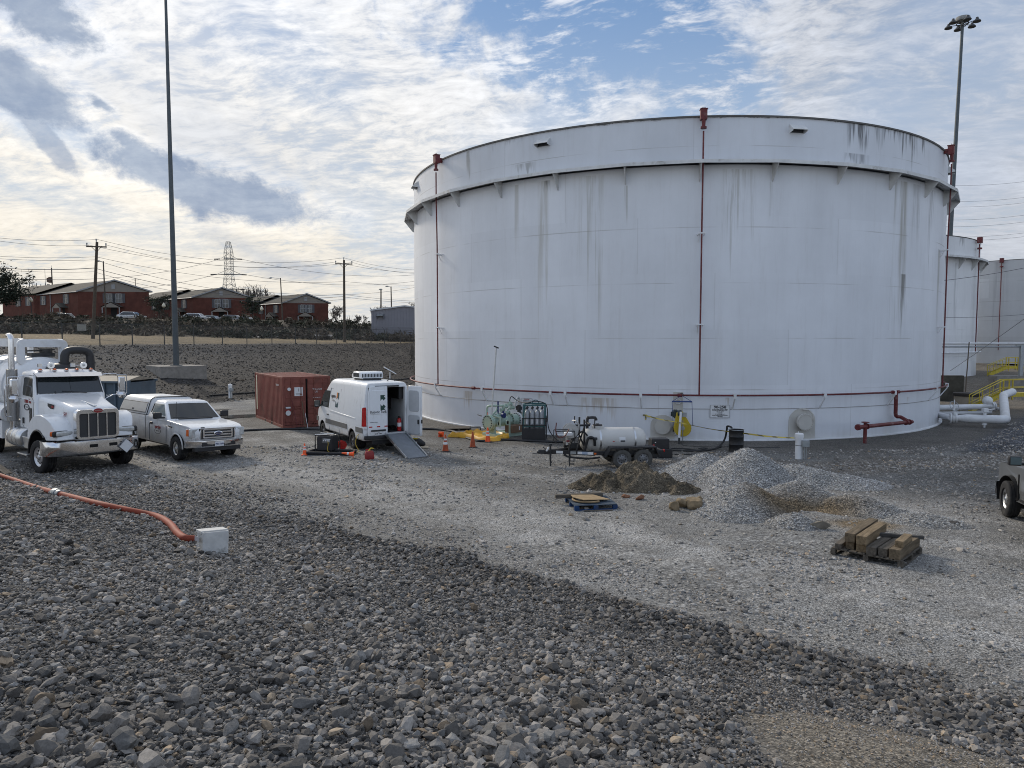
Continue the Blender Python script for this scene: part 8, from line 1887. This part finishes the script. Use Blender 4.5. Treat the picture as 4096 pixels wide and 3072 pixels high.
# ------------------------------------------------------------------ brick apartment houses
BRICK = mat('red brick', (.10, .039, .029), .9, 0, .22, .9, 0, .2, (.055, .024, .02), .4); SHING = mat('grey brown shingles', (.062, .058, .050), .9, 0, .2, 1.2, 0, .2); SIDING = mat('beige gable siding', (.21, .185, .155), .8, 0, .06, 1)
TRIM = mat('house trim', (.26, .26, .26), .6); WGL = mat('house window glass', (.02, .024, .028), .1, 0, .3, 2, spec=.8); SHUT = mat('grey shutter', (.07, .07, .075), .8)
def house(label, pk_l, wall_r, Y, z0, ev_z, pk_z, gx0, gx1, lx0, step_x, depth):
    """gable end faces the camera from gx0 to gx1 (photo px at depth Y), side wing runs back-left to lx0"""
    X = lambda px: PY(px, 1200, Y).x
    xa, xb = X(gx0), X(gx1); W_ = xb-xa; t = thing('brick_house', label, 'house', (xa, Y, z0)); rl = Vector((PY(lx0, 1200, Y+depth).x-xa, depth, 0)); ev, pk = ev_z-z0, pk_z-z0
    c = [Vector((0, 0, 0)), Vector((W_, 1.5, 0))]; cr = [p+rl for p in c]; up = Vector((0, 0, 1)); mid = (c[0]+c[1])/2; midr = mid+rl
    q = B(BRICK); P_ = [c[0]-up*2, c[1]-up*2, c[1]+up*ev, c[0]+up*ev]; R_ = [v+rl for v in P_]; q.add(P_+R_, [(0, 1, 2, 3), (7, 6, 5, 4), (4, 0, 3, 7), (1, 5, 6, 2)]); q.obj('wall', t, 0)
    q = B(SIDING); q.add([c[0]+up*ev, c[1]+up*ev, mid+up*pk], [(0, 1, 2)]); q.obj('gable', t, 0)
    ov = (c[1]-c[0]).normalized()*.5; fr = -rl.normalized()*.45
    q = B(SHING); a_, b_, p_ = c[0]-ov+fr+up*(ev-.12), c[1]+ov+fr+up*(ev-.12), mid+fr+up*(pk+.12); rr = rl-fr*2; th = up*.12
    q.add([a_, p_, p_+rr, a_+rr, b_, b_+rr]+[v+th for v in (a_, p_, p_+rr, a_+rr, b_, b_+rr)], [(0, 3, 2, 1), (1, 2, 5, 4), (6, 7, 8, 9), (7, 10, 11, 8), (0, 1, 7, 6), (1, 4, 10, 7), (3, 9, 8, 2), (2, 8, 11, 5), (0, 6, 9, 3), (4, 5, 11, 10)])
    s1 = rl*.52; off = Vector((-1.2, 0, .35)); q.obj('roof', t, 0); rf = t.children[-1]
    q = B(SHING); aa, pp, bb = a_+rr*.55+off, p_+rr*.55+off, b_+rr*.55+off; q.add([aa, pp, pp+rr*.7, aa+rr*.7, bb, bb+rr*.7], [(0, 3, 2, 1), (1, 2, 5, 4)]); q.use(BRICK); q.add([c[0]+rl*.62+Vector((-1.2, 0, -2)), c[0]+rl*1.2+Vector((-1.2, 0, -2)), c[0]+rl*1.2+Vector((-1.2, 0, ev)), c[0]+rl*.62+Vector((-1.2, 0, ev)), c[1]+rl*.62+Vector((-1.2, 0, -2)), c[1]+rl*.62+Vector((-1.2, 0, ev))], [(0, 3, 2, 1), (0, 4, 5, 3)]); q.obj('rear_wing', t, 0)
    q = B(TRIM); f2 = fr-rl.normalized()*.04
    for (u, v) in ((a_, p_), (p_, b_)): q.add([u+f2-fr, v+f2-fr, v+f2-fr+up*.30, u+f2-fr+up*.30], [(0, 1, 2, 3)])
    q.v = [tuple(Vector(x)) for x in q.v]; q.tube([a_+up*.05, a_+rr+up*.05], .10, 4); q.tube([c[0]+rl*.42+Vector((-.15, -.1, ev-.2)), c[0]+rl*.42+Vector((-.15, -.1, 0))], .08, 4); q.obj('fascia', t, 0)
    def win(o_, u, w_, h_, sh=True, name='window'):
        """window on the wall with origin o_ and direction u"""
        u = u.normalized(); n = Vector((u.y, -u.x, 0)); q = B(WGL); M = face(o_+n*.04, u, (0, 0, 1)); q.X = M; q.add([(-w_/2, -h_/2, 0), (w_/2, -h_/2, 0), (w_/2, h_/2, 0), (-w_/2, h_/2, 0)], [(0, 1, 2, 3)]); g_ = q.obj(name, t, 0)
        q = B(TRIM); q.X = M
        for x in (-w_/2, 0, w_/2): q.box((x, 0, .03), (.09, h_, .06))
        for y in (-h_/2, 0.02, h_/2): q.box((0, y, .035), (w_-.1, .09, .06))
        q.obj('frame', g_, 0)
        if sh:
            for s_ in (-1, 1): q = B(SHUT); q.X = M; q.box((s_*(w_/2+.33), 0, .03), (.55, h_+.1, .05)); q.obj('shutter', g_, 0)
    u = c[1]-c[0]; zz = ev*.73
    win(c[0]+u*.435+up*zz, u, 1.25, 1.9); win(c[0]+u*.575+up*zz, u, 1.25, 1.9)
    q = B(TRIM); M = face(c[0]+u*.5+up*(ev+(pk-ev)*.48)-Vector((0, .06, 0)), u, (0, 0, 1)); q.X = M; q.box((0, 0, 0), (.7, .95, .06)); q.obj('gable_vent', t, 0)
    ul = -rl
    for f in (.18, .55, .72, .9): win(c[0]+rl*f+up*zz+(Vector((-1.2, 0, 0)) if f > .6 else Vector()), ul, 1.5, 1.9, True)
    # porches
    for (o_, uu) in ((c[0]+u*.5, u), (c[0]+rl*.22, ul)):
        uu = uu.normalized(); n = Vector((uu.y, -uu.x, 0)); q = B(SIDING); zb = ev*.34
        a1, a2, a3 = o_+uu*-1.9+n*1.6+up*zb, o_+uu*1.9+n*1.6+up*zb, o_+n*1.6+up*(zb+1.0); q.add([a1, a2, a3], [(0, 1, 2)]); q.obj('porch', t, 0); po = t.children[-1]
        q = B(SHING); q.add([a1-uu*.2+up*.1, a3+up*.12, a3-n*1.6+up*.12, a1-n*1.6-uu*.2+up*.1, a2+uu*.2+up*.1, a2-n*1.6+uu*.2+up*.1], [(0, 1, 2, 3), (1, 4, 5, 2)]); q.obj('porch_roof', po, 0)
        for s_ in (-1.7, 1.7): q = B(TRIM); q.cyl(o_+uu*s_+n*1.5+up*-1.5, o_+uu*s_+n*1.5+up*zb, .12, n=6); q.obj('porch_post', po, 0)
        q = B(HOLE); q.X = face(o_+n*.05+up*(zb-1.1), uu, (0, 0, 1)); q.box((0, 0, 0), (1.2, 2.4, .05)); q.obj('front_door', po, 0)
    return t
def zY(py, Y): return EYE+(PY(2048, py, Y).z-EYE)
house('leftmost red brick house with beige gable, behind the leaning utility pole', 0, 0, 150, 9.6, zY(1166, 150), zY(1124, 150), 312, 582, 72, 0, 17)
house('middle red brick house with beige gable behind the tall light mast', 0, 0, 162, 9.2, zY(1190, 162), zY(1154, 162), 772, 988, 588, 0, 16)
house('rightmost red brick house with beige gable, nearest the straight utility pole', 0, 0, 176, 8.6, zY(1212, 176), zY(1178, 176), 1134, 1306, 975, 0, 15)
GL = mat('globe lamp glass', (.55, .50, .38), .3)
for k, (px, py, Y, nm) in enumerate(((124, 1204, 122, 'leftmost'), (655, 1226, 126, 'middle'), (1047, 1239, 132, 'rightmost'))):
    p = PY(px, py, Y); t = thing('street_lamp', f'{nm} of three post lamps with pale globes before the brick houses', 'street lamp', (p.x, p.y, p.z-3.4), 0, 'globe lamps before the houses'); q = B(BLACK); q.cyl((0, 0, 0), (0, 0, 3.2), .06, n=6); q.obj('post', t, 30); q = B(GL); q.lathe([(.12, 3.2), (.30, 3.4), (.30, 3.65), (.12, 3.95), (.001, 4.1)], 12); q.obj('globe', t, 60)
def far_car(px, py, Y, L, m, label, rz=0, rel=1.95):
    p = PY(px, py, Y); t = thing('parked_car', label, 'car', (p.x, p.y, p.z-rel), rz, 'cars parked before the brick houses'); h = L/2
    q = B(m); q.prism([(-h, .3), (h, .3), (h, .75), (h*.55, .88), (h*.3, 1.45), (-h*.55, 1.5), (-h*.9, 1.0), (-h, .9)], 0, 0, lambda k, x, z: (1 if k else -1)*(.9 if z < 1 else .68)); q.obj('body', t, 0, .06)
    q = B(GLASS)
    for s_ in (-1, 1): q.add([(h*.48, s_*.91, .92), (h*.27, s_*.72, 1.40), (-h*.5, s_*.72, 1.43), (-h*.8, s_*.91, .98)], [(0, 1, 2, 3)])
    q.add([(h*.56, -.8, .9), (h*.56, .8, .9), (h*.33, .62, 1.42), (h*.33, -.62, 1.42)], [(0, 1, 2, 3)]); q.obj('windows', t, 0)
    q = B(RUBBER)
    for x in (-h*.62, h*.62):
        for s_ in (-1, 1): q.cyl((x, s_*.7, .33), (x, s_*.92, .33), .33, n=12)
    q.obj('tyres', t, 0)
far_car(526, 1237, 128, 4.6, WHITE, 'white car before the leftmost brick house, half hidden by brush')
far_car(785, 1243, 132, 5.0, WHITE, 'white sport utility car left of the middle house porch')
far_car(850, 1253, 134, 4.4, mat('pale green car', (.40, .47, .46), .3), 'pale car in the middle of the row before the middle house')
far_car(932, 1250, 134, 5.2, mat('grey car', (.25, .25, .26), .3), 'grey car right of the pale car before the middle house')
far_car(985, 1257, 135, 4.5, WHITE, 'white car at the right end of the row before the middle house')
far_car(265, 1242, 126, 3.6, WHITE, 'small white car showing through the brush before the leftmost house')
# ------------------------------------------------------------------ brush, trees
def leaf_cloud(b, pts, size, r, flat=.5, el=1.0):
    for p in pts:
        a = Vector((r.gauss(0, 1), r.gauss(0, 1), r.gauss(0, flat))).normalized()*size*r.uniform(.5, 1.3)*el; n = Vector((r.gauss(0, 1), r.gauss(0, 1), r.gauss(0, 1))); c = a.cross(n).normalized()*size*r.uniform(.25, .6)
        b.add([p-a, p+c, p+a, p-c*.6], [(0, 1, 2, 3)])
BR = [mat('brush dark green', (.030, .033, .018), .9, 0, .4, .8), mat('brush brown', (.062, .048, .033), .9, 0, .35, .8), mat('brush tan', (.115, .092, .062), .9, 0, .3, .8)]
def brush():
    r = random.Random(5); bs = [B(m) for m in BR]
    for x10 in range(-1150, -20, 12):
        x = x10/10.0
        for _ in range(7):
            xx = x+r.uniform(-1, 1); f = r.random(); yb = 105+(xx+45)*.2+f*24; z = H(xx, yb)
            if xx/yb < -.78 or d_far(xx, yb) < 25.5: continue
            big = 1.0+.6*mnoise.noise(Vector((xx*.12, yb*.1, 0))); rad = r.uniform(.7, 1.5)*big; hgt__ = rad*r.uniform(.7, 1.15)
            k = 0 if mnoise.noise(Vector((xx*.16, yb*.16, 4))) > -.02 else (1 if r.random() < .75 else 2)
            pts = []
            for _k in range(34):
                v = Vector((r.gauss(0, 1), r.gauss(0, 1), r.gauss(0, 1))).normalized()*r.uniform(.6, 1.0); pts.append(Vector((xx+v.x*rad, yb+v.y*rad, z+.1+abs(v.z)*hgt__)))
            leaf_cloud(bs[k], pts, .42, r, .8, 1.1)
            for _k in range(5):
                p = Vector((xx+r.uniform(-1, 1)*rad, yb+r.uniform(-1, 1)*rad, z)); bs[2 if r.random() < .5 else 1].tube([p, p+Vector((r.gauss(0, .4), r.gauss(0, .3), hgt__*r.uniform(.8, 1.5)))], .02, 3, caps=False)
    b = B()
    for q in bs:
        b.use(q.mats[0]); b.add(q.v, q.f)
    o = b.obj('brush', None, 0, fix=False); tag(o, 'tangled dark winter brush covering the bank below the brick houses', 'brush', kind='stuff')
brush()
LG = [mat('evergreen dark', (.012, .020, .010), .9, 0, .4, .6), mat('evergreen mid', (.026, .036, .016), .9, 0, .4, .6)]; BK = mat('bark', (.045, .038, .032), .95, 0, .3, 3)
def evergreen(px, py, Y, rad, ht, label, seed, zb=None, n=1500):
    p = PY(px, py, Y); p.z = zb if zb is not None else H(p.x, p.y); r = random.Random(seed); t = thing('evergreen_tree', label, 'tree', p)
    q = B(BK); q.cyl((0, 0, -1), (0, 0, ht*.85), ht*.03, ht*.008, 7)
    tips = []
    for k in range(34):
        a = r.uniform(0, 2*pi); f = r.uniform(.12, .95); L = rad*(.45+.7*sqrt(1-f*.85))*r.uniform(.55, 1.1); z0 = ht*f*.9; e = Vector((L*cos(a), L*sin(a), z0+L*r.uniform(.15, .75))); q.tube([(0, 0, z0), e*.5+Vector((0, 0, z0*.5-.1)), e], [ht*.012, ht*.008, ht*.003], 4, caps=False); tips.append((Vector((0, 0, z0)), e))
    q.obj('trunk', t, 40)
    q = B(LG[0]); q.use(LG[1]); bs = [B(m) for m in LG]
    for (o_, e) in tips:
        pts = []
        for _k in range(n//34): f = r.uniform(.3, 1.08); v = Vector((r.gauss(0, 1), r.gauss(0, 1), r.gauss(0, .6)))*rad*.13; pts.append(o_.lerp(e, f)+v)
        leaf_cloud(bs[0 if r.random() < .65 else 1], pts, ht*.05, r, .8, 1.3)
    q = B()
    for b in bs: q.use(b.mats[0]); q.add(b.v, b.f)
    q.obj('crown', t, 0, fix=False)
evergreen(-10, 1215, 116, 4.6, 5.2, 'dark spreading evergreen tree at the left edge before the brick house', 4, PY(40, 1235, 116).z, 3400)
evergreen(612, 1195, 200, 5.2, 9.0, 'dark evergreen tree showing between the first two brick houses', 9, 7.6)
evergreen(635, 1240, 140, 2.6, 4.0, 'rounded dark shrub before the middle brick house', 14, PY(640, 1262, 140).z, 1000)
evergreen(1010, 1240, 150, 2.3, 4.8, 'dark shrub left of the rightmost brick house front', 19, PY(1010, 1270, 150).z, 900)
TW = mat('bare twigs', (.085, .072, .062), .95, 0, .2, 1)
def bare_tree(px, Y, zb, ht, label, seed):
    p = PY(px, 1200, Y); p.z = zb; r = random.Random(seed); t = thing('bare_tree', label, 'tree', p); qs = [B(TW), B(TW)]
    def grow(o_, d, L, rad, lev):
        e = o_+d*L; rad = max(rad, .045); qs[0 if lev == 0 else 1].tube([o_, e], [rad, rad*.8], 4 if lev < 2 else 3, caps=False)
        if lev >= 5: return
        for k in range(3 if lev < 4 else 2):
            nd = (d+Vector((r.gauss(0, .42), r.gauss(0, .42), r.gauss(.10, .25)))).normalized(); grow(o_+d*L*r.uniform(.6, 1.0), nd, L*r.uniform(.58, .82), rad*.58, lev+1)
    grow(Vector((0, 0, -1)), Vector((r.gauss(0, .06), 0, 1)), ht*.30, ht*.016, 0); qs[0].obj('trunk', t, 40); qs[1].obj('crown', t, 0, fix=False)
for k, (px, Y, ht, nm) in enumerate(((958, 235, 13.5, 'tall bare tree right beside the lattice tower'), (985, 228, 15.5, 'tallest bare tree behind the middle house roof'), (1012, 240, 14.5, 'bare tree second right of the lattice tower'), (1040, 232, 13.5, 'bare tree above the roof gap before the third house'), (1085, 238, 13.5, 'bare tree over the rightmost house roof, left side'),
                                     (1128, 246, 11.5, 'low bare tree behind the street lamp pole'), (1275, 205, 9.5, 'bare tree above the right end of the rightmost house'), (1322, 190, 11.0, 'bare tree just left of the straight utility pole'), (1352, 196, 9.5, 'bare tree touching the straight utility pole'), (1412, 200, 7.0, 'low bare tree right of the straight utility pole'),
                                     (1450, 190, 6.5, 'small bare tree left of the grey building'), (1500, 176, 8.0, 'bare tree behind the left corner of the grey building'), (1540, 180, 8.5, 'bare tree between the two dark lamp poles'), (1590, 172, 7.5, 'bare tree behind the grey building ridge'), (1650, 168, 9.5, 'bare tree against the edge of the huge tank'))):
    bare_tree(px, Y, 6.5 if px > 1250 else 8.5, ht*(1.34 if px < 1200 else 1.12), nm, 30+k)
# substation masts far left
q = B(mat('substation steel', (.16, .16, .16), .6))
for k, px in enumerate((119, 183, 27)):
    b = PY(px, 1170, 230); t = thing('substation_mast', f"{('left', 'right', 'outer')[k]} slender lattice mast of the substation beyond the leftmost house", 'mast', (b.x, 230, 12)); tz = PY(px, 1075, 230).z-12; q = B(MATS['substation steel']); hh = tz*.72
    for s_ in (-1, 1): q.tube([(s_*1.1, 0, 0), (0, 0, hh)], .1, 4)
    for i in range(7): f, g_ = i/7, (i+1)/7; q.tube([(-1.1*(1-f), 0, hh*f), (1.1*(1-g_), 0, hh*g_)], .06, 3); q.tube([(1.1*(1-f), 0, hh*f), (-1.1*(1-g_), 0, hh*g_)], .06, 3)
    q.tube([(0, 0, hh), (0, 0, tz)], .07, 4); q.obj('lattice', t, 0)
t = thing('substation', 'dark tangle of substation steelwork beyond the leftmost house', 'substation', (PY(150, 1160, 225).x, 225, 12)); r = random.Random(2); q = B(MATS['substation steel']); zt = PY(150, 1128, 225).z-12
for i in range(12): x = -7+i*1.35; q.tube([(x, 0, 0), (x, 0, zt*r.uniform(.6, 1.1))], .13, 4)
for z in (.45, .62, .8): q.tube([(-7.5, 0, zt*z), (8, 0, zt*z)], .12, 4)
for i in range(10): q.box((r.uniform(-7, 7.5), 0, zt*r.uniform(.4, .9)), (.7, .5, .8))
q.obj('steelwork', t, 0)
